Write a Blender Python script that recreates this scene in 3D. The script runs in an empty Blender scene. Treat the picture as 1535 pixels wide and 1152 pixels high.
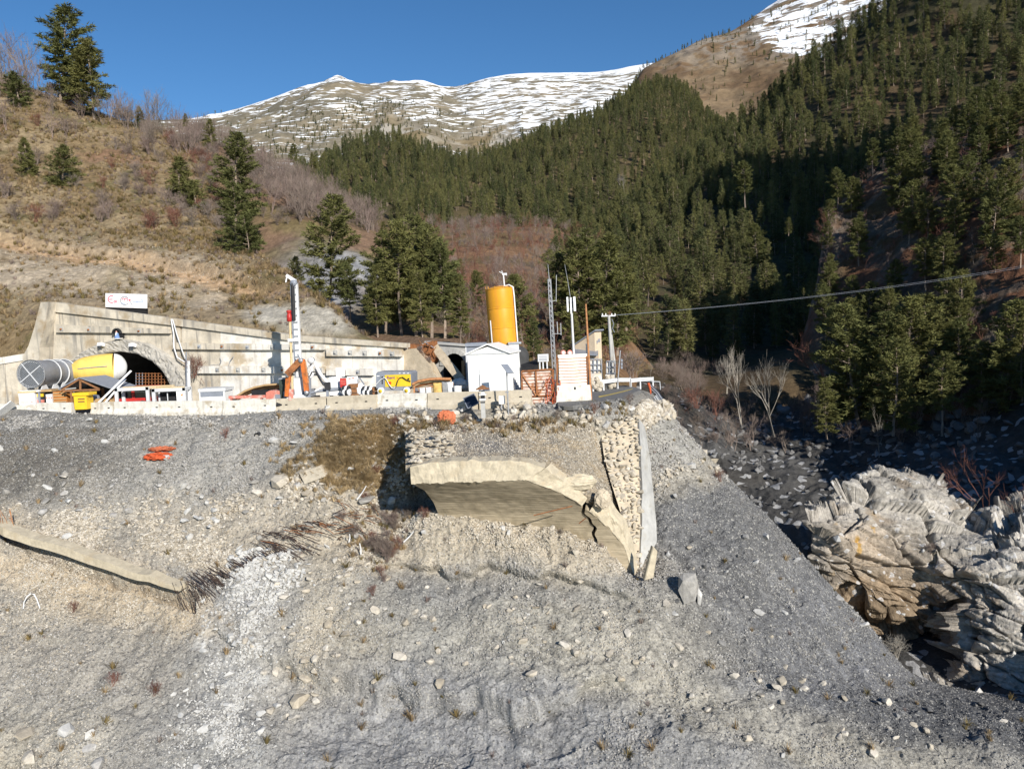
import bpy, bmesh, math, random
import numpy as np
from mathutils import Vector, Matrix, Euler

R = math.radians
SC = bpy.context.scene
COL = SC.collection
rng = np.random.default_rng(7)
random.seed(7)

# ------------------------------------------------------------------ camera
F, CX, CY = 1150.0, 767.5, 576.0            # focal length and centre of the photograph, in its pixels
cam_d = bpy.data.cameras.new('camera'); cam = bpy.data.objects.new('camera', cam_d); COL.objects.link(cam)
cam_d.sensor_width = 36.0; cam_d.lens = 36.0 * F / 1535.0
cam_d.clip_start = 0.5; cam_d.clip_end = 20000
CROT = (Matrix.Rotation(R(90 - 4.28), 3, 'X') @ Matrix.Rotation(R(-2.5), 3, 'Z'))
cam.matrix_world = CROT.to_4x4()
SC.camera = cam
CR = np.array([list(r) for r in CROT])

# ------------------------------------------------------------------ sky, sun, exposure
SUN_EL, SUN_AZ = R(24), R(28)               # azimuth: to the right of straight behind the camera
to_sun = Vector((math.sin(SUN_AZ) * math.cos(SUN_EL), -math.cos(SUN_AZ) * math.cos(SUN_EL), math.sin(SUN_EL)))
w = bpy.data.worlds.new('World'); SC.world = w; w.use_nodes = True
wn = w.node_tree.nodes; wl = w.node_tree.links
bg = wn['Background']; sky = wn.new('ShaderNodeTexSky'); sky.sky_type = 'NISHITA'
sky.sun_disc = False; sky.sun_elevation = SUN_EL
sky.sun_rotation = math.atan2(to_sun.x, to_sun.y)
sky.altitude = 1500; sky.air_density = 1.0; sky.dust_density = 0.1; sky.ozone_density = 3.5
hs_ = wn.new('ShaderNodeHueSaturation'); hs_.inputs['Saturation'].default_value = 1.18; wl.new(sky.outputs[0], hs_.inputs['Color']); wl.new(hs_.outputs[0], bg.inputs[0]); bg.inputs[1].default_value = 0.085
sd = bpy.data.lights.new('sun', 'SUN'); sun = bpy.data.objects.new('sun', sd); COL.objects.link(sun)
sd.energy = 4.6; sd.angle = R(0.5); sd.color = (1.0, 0.945, 0.86)
sun.rotation_euler = to_sun.to_track_quat('Z', 'Y').to_euler()
sun.location = (60, -60, 60)
SC.view_settings.view_transform = 'Standard'; SC.view_settings.look = 'None'
SC.view_settings.exposure = 0.45; SC.view_settings.gamma = 1.0; SC.view_settings.use_curve_mapping = False
SC.cycles.max_bounces = 5; SC.cycles.diffuse_bounces = 3; SC.cycles.transparent_max_bounces = 4
SC.cycles.use_denoising = True

# ------------------------------------------------------------------ pixel <-> place (used only to measure the photograph)
def unproj(px, py, d):
    """points at forward distance d (world y) seen at photograph pixel px, py"""
    px, py, d = np.broadcast_arrays(np.asarray(px, float), np.asarray(py, float), np.asarray(d, float))
    v = np.stack([(px - CX) / F, -(py - CY) / F, -np.ones_like(px)], -1)
    wv = v @ CR.T
    return wv * (d / wv[..., 1])[..., None]
def proj(p):
    c = np.asarray(p, float) @ CR
    z = -c[..., 2]
    return CX + F * c[..., 0] / z, CY - F * c[..., 1] / z
def py_for(px, d, z):
    e = z / d; cx = (px - CX) / F
    cy = (e * (CR[1, 0] * cx - CR[1, 2]) - (CR[2, 0] * cx - CR[2, 2])) / (CR[2, 1] - e * CR[1, 1])
    return CY - F * cy
def P(px, py, d): return Vector(unproj(px, py, d).tolist())
def PZ(px, d, z): return Vector(unproj(px, py_for(px, d, z), d).tolist())

# ------------------------------------------------------------------ noise
def _h(ix, iy, iz, seed):
    h = (ix.astype(np.uint32) * np.uint32(374761393) + iy.astype(np.uint32) * np.uint32(668265263)
         + iz.astype(np.uint32) * np.uint32(2147483647) + np.uint32((seed * 1274126177) & 0xffffffff))
    h = (h ^ (h >> np.uint32(13))) * np.uint32(1274126177)
    h ^= h >> np.uint32(16)
    return (h & np.uint32(0xffff)).astype(np.float32) / 32767.5 - 1.0
def vnoise(p, seed=0):
    p = np.asarray(p, np.float32); i = np.floor(p).astype(np.int64); f = p - i; f = f * f * f * (f * (f * 6 - 15) + 10)
    x, y, z = i[..., 0], i[..., 1], i[..., 2]; fx, fy, fz = f[..., 0], f[..., 1], f[..., 2]
    def L(a, b, t): return a + (b - a) * t
    return L(L(L(_h(x, y, z, seed), _h(x + 1, y, z, seed), fx), L(_h(x, y + 1, z, seed), _h(x + 1, y + 1, z, seed), fx), fy),
             L(L(_h(x, y, z + 1, seed), _h(x + 1, y, z + 1, seed), fx), L(_h(x, y + 1, z + 1, seed), _h(x + 1, y + 1, z + 1, seed), fx), fy), fz)
def fbm(p, octv=4, seed=0, gain=.5, lac=2.03):
    p = np.asarray(p, np.float32); a = 1.0; s = 0; t = 0
    for k in range(octv):
        s = s + a * vnoise(p, seed + k * 17); t += a; a *= gain; p = p * lac
    return s / t
def ridged(p, octv=4, seed=0, gain=.5):
    p = np.asarray(p, np.float32); a = 1.0; s = 0; t = 0
    for k in range(octv):
        s = s + a * (1 - 2 * np.abs(vnoise(p, seed + k * 13))); t += a; a *= gain; p = p * 2.1
    return s / t
def sstep(a, b, x):
    t = np.clip((x - a) / (b - a), 0, 1); return t * t * (3 - 2 * t)

# ------------------------------------------------------------------ materials
def nodes(m):
    m.use_nodes = True; return m.node_tree.nodes, m.node_tree.links, m.node_tree.nodes['Principled BSDF']
MATS = {}
def mat(name, c, rough=.85, var=.25, scale=3.0, bump=.0, bscale=20.0, metal=0.0, dirt=None, dscale=.8, dth=.52, streak=None, spec=.3, rand=0.0, stretch=(1, 1, 1), c2=None):
    """base colour with grain, optional second (dirt / rust) colour in patches, optional vertical streaks"""
    m = bpy.data.materials.new(name); n, l, b = nodes(m); MATS[name] = m
    b.inputs['Roughness'].default_value = rough; b.inputs['Metallic'].default_value = metal
    b.inputs['Specular IOR Level'].default_value = spec
    geo = n.new('ShaderNodeNewGeometry'); mp = n.new('ShaderNodeMapping'); mp.inputs['Scale'].default_value = stretch
    l.new(geo.outputs['Position'], mp.inputs[0])
    t = n.new('ShaderNodeTexNoise'); t.inputs['Scale'].default_value = scale; t.inputs['Detail'].default_value = 5; t.inputs['Roughness'].default_value = .65
    l.new(mp.outputs[0], t.inputs['Vector'])
    cr = n.new('ShaderNodeMapRange'); cr.inputs['From Min'].default_value = .3; cr.inputs['From Max'].default_value = .7
    cr.inputs['To Min'].default_value = 1 - var; cr.inputs['To Max'].default_value = 1 + var
    l.new(t.outputs[0], cr.inputs[0])
    last = cr.outputs[0]
    if rand:
        oi = n.new('ShaderNodeObjectInfo'); rr = n.new('ShaderNodeMapRange'); rr.inputs['To Min'].default_value = 1 - rand; rr.inputs['To Max'].default_value = 1 + rand
        l.new(oi.outputs['Random'], rr.inputs[0]); mu = n.new('ShaderNodeMath'); mu.operation = 'MULTIPLY'
        l.new(last, mu.inputs[0]); l.new(rr.outputs[0], mu.inputs[1]); last = mu.outputs[0]
    base = n.new('ShaderNodeMix'); base.data_type = 'RGBA'; base.blend_type = 'MIX'
    base.inputs['A'].default_value = (*c, 1); base.inputs['B'].default_value = (*(c2 or c), 1); base.inputs['Factor'].default_value = 0
    if c2:
        oi2 = n.new('ShaderNodeObjectInfo'); l.new(oi2.outputs['Random'], base.inputs['Factor'])
    mx = n.new('ShaderNodeVectorMath'); mx.operation = 'SCALE'; l.new(base.outputs['Result'], mx.inputs[0]); l.new(last, mx.inputs['Scale'])
    out = mx.outputs[0]
    def overlay(col, vec_scale, nscale, th, soft):
        nonlocal out
        mp2 = n.new('ShaderNodeMapping'); mp2.inputs['Scale'].default_value = vec_scale; l.new(geo.outputs['Position'], mp2.inputs[0])
        t2 = n.new('ShaderNodeTexNoise'); t2.inputs['Scale'].default_value = nscale; t2.inputs['Detail'].default_value = 6; t2.inputs['Roughness'].default_value = .6
        l.new(mp2.outputs[0], t2.inputs['Vector'])
        r2 = n.new('ShaderNodeMapRange'); r2.inputs['From Min'].default_value = th; r2.inputs['From Max'].default_value = th + soft; l.new(t2.outputs[0], r2.inputs[0])
        mm = n.new('ShaderNodeMix'); mm.data_type = 'RGBA'; l.new(r2.outputs[0], mm.inputs['Factor']); l.new(out, mm.inputs['A']); mm.inputs['B'].default_value = (*col, 1)
        out = mm.outputs['Result']
    if dirt: overlay(dirt, (1, 1, 1), dscale, dth, .12)
    if streak: overlay(streak, (2.2, 2.2, .18), 1.0, .52, .16)
    l.new(out, b.inputs['Base Color'])
    if bump:
        t3 = n.new('ShaderNodeTexNoise'); t3.inputs['Scale'].default_value = bscale; t3.inputs['Detail'].default_value = 4; l.new(mp.outputs[0], t3.inputs['Vector'])
        bp = n.new('ShaderNodeBump'); bp.inputs['Strength'].default_value = bump; bp.inputs['Distance'].default_value = .05
        l.new(t3.outputs[0], bp.inputs['Height']); l.new(bp.outputs[0], b.inputs['Normal'])
    return m

def terrain_mat(name, detail=2.0, dvar=.3, bump=.6, bdist=.15, bscale=4.0, speck=None, rough=.95, spec=.12, grain2=None):
    """vertex colour of the ground times grain, with bump; speck = (colour, scale, threshold) for pale or dark chips"""
    m = bpy.data.materials.new(name); n, l, b = nodes(m); MATS[name] = m
    b.inputs['Roughness'].default_value = rough; b.inputs['Specular IOR Level'].default_value = spec
    at = n.new('ShaderNodeAttribute'); at.attribute_name = 'Col'
    geo = n.new('ShaderNodeNewGeometry')
    t = n.new('ShaderNodeTexNoise'); t.inputs['Scale'].default_value = detail; t.inputs['Detail'].default_value = 8; t.inputs['Roughness'].default_value = .72
    l.new(geo.outputs['Position'], t.inputs['Vector'])
    cr = n.new('ShaderNodeMapRange'); cr.inputs['From Min'].default_value = .3; cr.inputs['From Max'].default_value = .7
    cr.inputs['To Min'].default_value = 1 - dvar; cr.inputs['To Max'].default_value = 1 + dvar; l.new(t.outputs[0], cr.inputs[0])
    mx = n.new('ShaderNodeVectorMath'); mx.operation = 'SCALE'; l.new(at.outputs['Color'], mx.inputs[0]); l.new(cr.outputs[0], mx.inputs['Scale'])
    out = mx.outputs[0]
    for sp in (speck or []):
        col, sc, th = sp
        v = n.new('ShaderNodeTexVoronoi'); v.inputs['Scale'].default_value = sc; l.new(geo.outputs['Position'], v.inputs['Vector'])
        sx = n.new('ShaderNodeSeparateColor'); l.new(v.outputs['Color'], sx.inputs[0])
        r2 = n.new('ShaderNodeMath'); r2.operation = 'GREATER_THAN'; r2.inputs[1].default_value = th; l.new(sx.outputs[0], r2.inputs[0])
        mm = n.new('ShaderNodeMix'); mm.data_type = 'RGBA'; mm.inputs['B'].default_value = (*col, 1)
        k = n.new('ShaderNodeMath'); k.operation = 'MULTIPLY'; k.inputs[1].default_value = .65; l.new(r2.outputs[0], k.inputs[0])
        l.new(k.outputs[0], mm.inputs['Factor']); l.new(out, mm.inputs['A']); out = mm.outputs['Result']
    l.new(out, b.inputs['Base Color'])
    t3 = n.new('ShaderNodeTexNoise'); t3.inputs['Scale'].default_value = bscale; t3.inputs['Detail'].default_value = 7; t3.inputs['Roughness'].default_value = .7
    l.new(geo.outputs['Position'], t3.inputs['Vector'])
    bp = n.new('ShaderNodeBump'); bp.inputs['Strength'].default_value = bump; bp.inputs['Distance'].default_value = bdist
    l.new(t3.outputs[0], bp.inputs['Height']); l.new(bp.outputs[0], b.inputs['Normal'])
    return m

# ------------------------------------------------------------------ mesh collector and scene bookkeeping
class MB:
    def __init__(s): s.v = []; s.f = []; s.sm = []
    def add(s, vs, fs, smooth=False):
        o = len(s.v); s.v += [tuple(v) for v in vs]; s.f += [tuple(i + o for i in f) for f in fs]; s.sm += [smooth] * len(fs); return s
    def box(s, c, size, rot=None, taper=1.0):
        """c = centre; rot = 3x3 Matrix"""
        hx, hy, hz = size[0] / 2, size[1] / 2, size[2] / 2; c = Vector(c); vs = []
        for z in (-hz, hz):
            t = taper if z > 0 else 1
            for x, y in ((-hx, -hy), (hx, -hy), (hx, hy), (-hx, hy)):
                p = Vector((x * t, y * t, z)); vs.append(c + (rot @ p if rot else p))
        return s.add(vs, [(0, 3, 2, 1), (4, 5, 6, 7), (0, 1, 5, 4), (1, 2, 6, 5), (2, 3, 7, 6), (3, 0, 4, 7)])
    def quadbar(s, a, b, wdt, hgt, up=(0, 0, 1)):
        """rectangular bar from a to b"""
        a = Vector(a); b = Vector(b); d = (b - a); L = d.length; d.normalize(); u = Vector(up)
        if abs(d.dot(u)) > .98: u = Vector((0, 1, 0))
        x = d.cross(u).normalized(); y = x.cross(d)
        return s.box((a + b) / 2, (wdt, L, hgt), Matrix((x, d, y)).transposed())
    def tube(s, pts, r, n=6, r1=None, caps=True, closed=False):
        pts = [Vector(p) for p in pts]; k = len(pts); vs = []; fs = []
        ref = None
        for i, p in enumerate(pts):
            d = (pts[min(i + 1, k - 1)] - pts[max(i - 1, 0)]).normalized()
            if ref is None: ref = Vector((0, 0, 1)) if abs(d.z) < .9 else Vector((1, 0, 0))
            x = d.cross(ref).normalized(); y = d.cross(x); ref = x.cross(d) if False else ref
            rr = r if r1 is None else r + (r1 - r) * i / (k - 1)
            for j in range(n):
                a = 2 * math.pi * j / n; vs.append(p + x * math.cos(a) * rr + y * math.sin(a) * rr)
        for i in range(k - 1):
            for j in range(n):
                j2 = (j + 1) % n; fs.append((i * n + j, i * n + j2, (i + 1) * n + j2, (i + 1) * n + j))
        s.add(vs, fs, n > 5)
        if caps: s.add(vs[:n], [tuple(range(n))]); s.add(vs[-n:], [tuple(range(n))[::-1]])
        return s
    def prism(s, poly, org, u, v, nrm, depth):
        """polygon of (a, b) in the plane org + a*u + b*v, extruded by depth along nrm"""
        org, u, v, nrm = Vector(org), Vector(u), Vector(v), Vector(nrm); k = len(poly)
        lo = [org + u * a + v * b for a, b in poly]; hi = [p + nrm * depth for p in lo]
        s.add(lo + hi, [tuple(range(k))[::-1], tuple(range(k, 2 * k))] + [(i, (i + 1) % k, k + (i + 1) % k, k + i) for i in range(k)])
        return s
    def lathe(s, prof, c, n=16, axis=None, smooth=True):
        """prof = [(r, h)] about axis through c"""
        rot = (Vector(axis).to_track_quat('Z', 'Y').to_matrix() if axis else Matrix.Identity(3)); c = Vector(c); vs = []; fs = []
        for r_, h in prof:
            for j in range(n):
                a = 2 * math.pi * j / n; vs.append(c + rot @ Vector((r_ * math.cos(a), r_ * math.sin(a), h)))
        for i in range(len(prof) - 1):
            for j in range(n):
                j2 = (j + 1) % n; fs.append((i * n + j, i * n + j2, (i + 1) * n + j2, (i + 1) * n + j))
        return s.add(vs, fs, smooth)
    def build(s, name, m, parent=None, origin=None, **props):
        me = bpy.data.meshes.new(name)
        o = Vector(origin) if origin is not None else (ORG.get(parent.name, Vector((0, 0, 0))) if parent else Vector((0, 0, 0)))
        me.from_pydata([(v[0] - o.x, v[1] - o.y, v[2] - o.z) for v in s.v], [], s.f)
        me.polygons.foreach_set('use_smooth', s.sm); me.materials.append(m)
        bm = bmesh.new(); bm.from_mesh(me); bmesh.ops.recalc_face_normals(bm, faces=bm.faces); bm.to_mesh(me); bm.free()
        ob = bpy.data.objects.new(name, me); COL.objects.link(ob)
        if parent: ob.parent = parent; ORG[ob.name] = o
        else: ob.location = o; ORG[ob.name] = o
        for k, val in props.items(): ob[k] = val
        return ob
ORG = {}
def thing(name, label, cat, loc, group=None):
    o = bpy.data.objects.new(name, None); COL.objects.link(o); o.location = loc; o['label'] = label; o['category'] = cat; o.empty_display_size = .2
    if group: o['group'] = group
    ORG[o.name] = Vector(loc); return o
def tag(o, label, cat, group=None, kind=None):
    o['label'] = label; o['category'] = cat
    if group: o['group'] = group
    if kind: o['kind'] = kind
    return o
def copy_thing(src, loc, rotz=0, scale=1.0, label=None, group=None, tilt=(0, 0)):
    c = src.copy(); COL.objects.link(c); c.location = loc; c.rotation_euler = (tilt[0], tilt[1], rotz); c.scale = (scale,) * 3 if not hasattr(scale, '__len__') else scale
    if label: c['label'] = label
    if group: c['group'] = group
    for ch in src.children:
        d = ch.copy(); COL.objects.link(d); d.parent = c
        for g in ch.children:
            e = g.copy(); COL.objects.link(e); e.parent = d
    return c

# ------------------------------------------------------------------ lofted land
def pchip(x, y, xi):
    x = np.asarray(x, float); y = np.asarray(y, float); h = np.diff(x); dl = np.diff(y) / h; m = np.zeros_like(y)
    for i in range(1, len(x) - 1):
        if dl[i - 1] * dl[i] > 0:
            w1 = 2 * h[i] + h[i - 1]; w2 = h[i] + 2 * h[i - 1]; m[i] = (w1 + w2) / (w1 / dl[i - 1] + w2 / dl[i])
    m[0] = dl[0]; m[-1] = dl[-1]
    k = np.clip(np.searchsorted(x, xi) - 1, 0, len(x) - 2); t = (xi - x[k]) / h[k]; t2 = t * t; t3 = t2 * t
    return (2 * t3 - 3 * t2 + 1) * y[k] + (t3 - 2 * t2 + t) * h[k] * m[k] + (-2 * t3 + 3 * t2) * y[k + 1] + (t3 - t2) * h[k] * m[k + 1]
class Land:
    """ground lofted through rows of measured points: each row is [(px, py, distance)] or [(px, None, distance, height)];
    a row given as ('behind', dd, dz) repeats the row before it, dd further off and dz lower"""
    def __init__(s, rows, us, segs, smooth=True):
        us = np.asarray(us, float); K = []
        for r_ in rows:
            if r_[0] == 'behind':
                q = K[-1].copy(); q2 = q.copy(); q2[:, 1] += r_[1]; sc = q2[:, 1] / q[:, 1]; q2[:, 0] *= sc; q2[:, 2] = q[:, 2] - r_[2]; K.append(q2); continue
            pts = []
            for p in r_:
                py = p[1] if p[1] is not None else py_for(p[0], p[2], p[3])
                pts.append((p[0], py, p[2]))
            x = [p[0] for p in pts]
            K.append(unproj(us, pchip(x, [p[1] for p in pts], us), pchip(x, [p[2] for p in pts], us)))
        K = np.array(K); G = []
        for i in range(len(K) - 1):
            t = np.linspace(0, 1, segs[i], endpoint=(i == len(K) - 2))[:, None, None]
            p0 = K[max(i - 1, 0)]; p1 = K[i]; p2 = K[i + 1]; p3 = K[min(i + 2, len(K) - 1)]
            d1 = np.linalg.norm(p2 - p1, axis=1)[:, None] + 1e-6
            m1 = (p2 - p0) / (np.linalg.norm(p1 - p0, axis=1)[:, None] + d1) * d1
            m2 = (p3 - p1) / (np.linalg.norm(p3 - p2, axis=1)[:, None] + d1) * d1
            if i == 0: m1 = p2 - p1
            if i == len(K) - 2: m2 = p2 - p1
            if smooth:
                G.append((2 * t**3 - 3 * t**2 + 1) * p1 + (t**3 - 2 * t**2 + t) * m1 + (-2 * t**3 + 3 * t**2) * p2 + (t**3 - t**2) * m2)
            else: G.append(p1 + (p2 - p1) * t)
        s.g = np.concatenate(G, 0); s.nv, s.nu = s.g.shape[:2]
        s.base = s.g.copy()
    def pix(s, g=None): return proj(s.g if g is None else g)
    def normals(s):
        du = np.gradient(s.g, axis=1); dv = np.gradient(s.g, axis=0); n = np.cross(du, dv); n /= (np.linalg.norm(n, axis=-1, keepdims=True) + 1e-9)
        n[n[..., 2] < 0] *= -1 if False else 1
        return n
    def freeze(s):
        s.px, s.py = s.pix(); s.n = s.normals()
    def build(s, name, m, col, kind='structure', hole=None):
        me = bpy.data.meshes.new(name); nv, nu = s.nv, s.nu
        idx = np.arange(nv * nu).reshape(nv, nu)
        q = np.stack([idx[:-1, :-1], idx[:-1, 1:], idx[1:, 1:], idx[1:, :-1]], -1).reshape(-1, 4)
        if hole is not None: q = q[~hole.ravel()[q].any(1)]
        me.vertices.add(nv * nu); me.vertices.foreach_set('co', s.g.astype(np.float32).ravel())
        me.loops.add(q.size); me.loops.foreach_set('vertex_index', q.ravel().astype(np.int32))
        me.polygons.add(len(q)); me.polygons.foreach_set('loop_start', (np.arange(len(q)) * 4).astype(np.int32))
        try: me.polygons.foreach_set('loop_total', np.full(len(q), 4, np.int32))
        except Exception: pass
        me.polygons.foreach_set('use_smooth', np.ones(len(q), bool))
        me.update(); me.validate()
        a = me.color_attributes.new('Col', 'FLOAT_COLOR', 'POINT')
        c4 = np.ones((nv * nu, 4), np.float32); c4[:, :3] = col.reshape(-1, 3); a.data.foreach_set('color', c4.ravel())
        me.materials.append(m); ob = bpy.data.objects.new(name, me); COL.objects.link(ob); ob['kind'] = kind
        return ob
    def at(s, px, py):
        """the ground seen at this pixel (nearest grid point, front one first)"""
        d2 = (s.px - px) ** 2 + (s.py - py) ** 2; k = np.argpartition(d2.ravel(), 12)[:12]
        dist = s.g[..., 1].ravel()[k]; ok = d2.ravel()[k] < max(36., d2.ravel()[k].min() * 4)
        k = k[ok]; j = k[np.argmin(s.g[..., 1].ravel()[k])]
        return Vector(s.g.reshape(-1, 3)[j].tolist())
    def below(s, x, y):
        """height of the ground under x, y (nearest grid point)"""
        d2 = (s.g[..., 0] - x) ** 2 + (s.g[..., 1] - y) ** 2; j = np.argmin(d2); return float(s.g.reshape(-1, 3)[j, 2])
    def sample(s, n, weight=None, seed=1, r0=0, r1=None):
        """n random places, weight per grid point (None: by area); returns points, normals, pixel positions"""
        r1 = r1 or s.nv; g = s.g[r0:r1]; du = np.linalg.norm(np.gradient(g, axis=1), axis=-1); dv = np.linalg.norm(np.gradient(g, axis=0), axis=-1)
        wt = du * dv
        if weight is not None: wt = wt * weight[r0:r1]
        wt = wt.ravel(); wt = wt / wt.sum(); rg = np.random.default_rng(seed)
        k = rg.choice(len(wt), n, p=wt)
        i, j = np.unravel_index(k, g.shape[:2]); i2 = np.clip(i + 1, 0, g.shape[0] - 1); j2 = np.clip(j + 1, 0, g.shape[1] - 1)
        a = rg.random((n, 1)); b_ = rg.random((n, 1))
        p = g[i, j] * (1 - a) * (1 - b_) + g[i2, j] * a * (1 - b_) + g[i, j2] * (1 - a) * b_ + g[i2, j2] * a * b_
        return p, s.n[r0:r1][i, j], s.px[r0:r1][i, j], s.py[r0:r1][i, j]

def blend_cols(px, py, base, blobs, warp=18, wseed=3, world=None, wscale=.35):
    """ground colour: gaussian patches of soil kinds (px, py, rx, ry, angle in degrees, colour, weight), edges broken up by noise"""
    q = world * wscale
    wx = px + warp * fbm(q, 4, wseed); wy = py + warp * fbm(q, 4, wseed + 50)
    c = np.zeros(px.shape + (3,)); wsum = np.full(px.shape, .12)
    c += np.array(base) * .12
    for bx, by, rx, ry, an, col, wgt in blobs:
        a = math.radians(an); dx = wx - bx; dy = wy - by; u = dx * math.cos(a) + dy * math.sin(a); v = -dx * math.sin(a) + dy * math.cos(a)
        k = wgt * np.exp(-np.power((u / rx) ** 2 + (v / ry) ** 2, 1.6)); wsum += k; c += k[..., None] * np.array(col)
    return c / wsum[..., None]

# ------------------------------------------------------------------ instanced masses (kind = stuff) by geometry nodes
SRC = {}
def source_collection(name, meshes):
    c = bpy.data.collections.new(name)
    for i, me in enumerate(meshes):
        o = bpy.data.objects.new(f'{name}_{i}', me); c.objects.link(o)
    SRC[name] = c; return c
def scatter(name, src, pts, eul, scl, idx):
    me = bpy.data.meshes.new(name); n = len(pts); me.vertices.add(n); me.vertices.foreach_set('co', np.asarray(pts, np.float32).ravel())
    for nm, tp, dat in (('eul', 'FLOAT_VECTOR', eul), ('scl', 'FLOAT_VECTOR', scl)):
        a = me.attributes.new(nm, tp, 'POINT'); a.data.foreach_set('vector', np.asarray(dat, np.float32).ravel())
    a = me.attributes.new('idx', 'INT', 'POINT'); a.data.foreach_set('value', np.asarray(idx, np.int32))
    ob = bpy.data.objects.new(name, me); COL.objects.link(ob); ob['kind'] = 'stuff'
    g = bpy.data.node_groups.new(name + '_nodes', 'GeometryNodeTree')
    g.interface.new_socket('Geometry', in_out='INPUT', socket_type='NodeSocketGeometry'); g.interface.new_socket('Geometry', in_out='OUTPUT', socket_type='NodeSocketGeometry')
    gi = g.nodes.new('NodeGroupInput'); go = g.nodes.new('NodeGroupOutput'); ip = g.nodes.new('GeometryNodeInstanceOnPoints')
    ci = g.nodes.new('GeometryNodeCollectionInfo'); ci.inputs['Collection'].default_value = SRC[src]; ci.inputs['Separate Children'].default_value = True; ci.inputs['Reset Children'].default_value = True
    def attr(nm, dt):
        a = g.nodes.new('GeometryNodeInputNamedAttribute'); a.data_type = dt; a.inputs['Name'].default_value = nm; return a.outputs['Attribute']
    g.links.new(gi.outputs[0], ip.inputs['Points']); g.links.new(ci.outputs[0], ip.inputs['Instance']); ip.inputs['Pick Instance'].default_value = True
    g.links.new(attr('idx', 'INT'), ip.inputs['Instance Index']); g.links.new(attr('scl', 'FLOAT_VECTOR'), ip.inputs['Scale'])
    e2r = g.nodes.new('FunctionNodeEulerToRotation'); g.links.new(attr('eul', 'FLOAT_VECTOR'), e2r.inputs[0]); g.links.new(e2r.outputs[0], ip.inputs['Rotation'])
    g.links.new(ip.outputs[0], go.inputs[0])
    md = ob.modifiers.new('scatter', 'NODES'); md.node_group = g
    return ob
# ================================================================== LAND
# soil and rock colours (albedo)
GREY = (.34, .325, .295); BEIGE = (.45, .385, .29); SHALE = (.165, .164, .163); PALE = (.60, .58, .53); BROWNGR = (.155, .142, .122)
SAND = (.50, .41, .29); DARKGR = (.115, .117, .122); MID = (.29, .28, .26)
us_in = np.concatenate([np.linspace(-260, -10, 60, endpoint=False), np.linspace(-10, 1545, 960, endpoint=False), np.linspace(1545, 1900, 50)])

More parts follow.
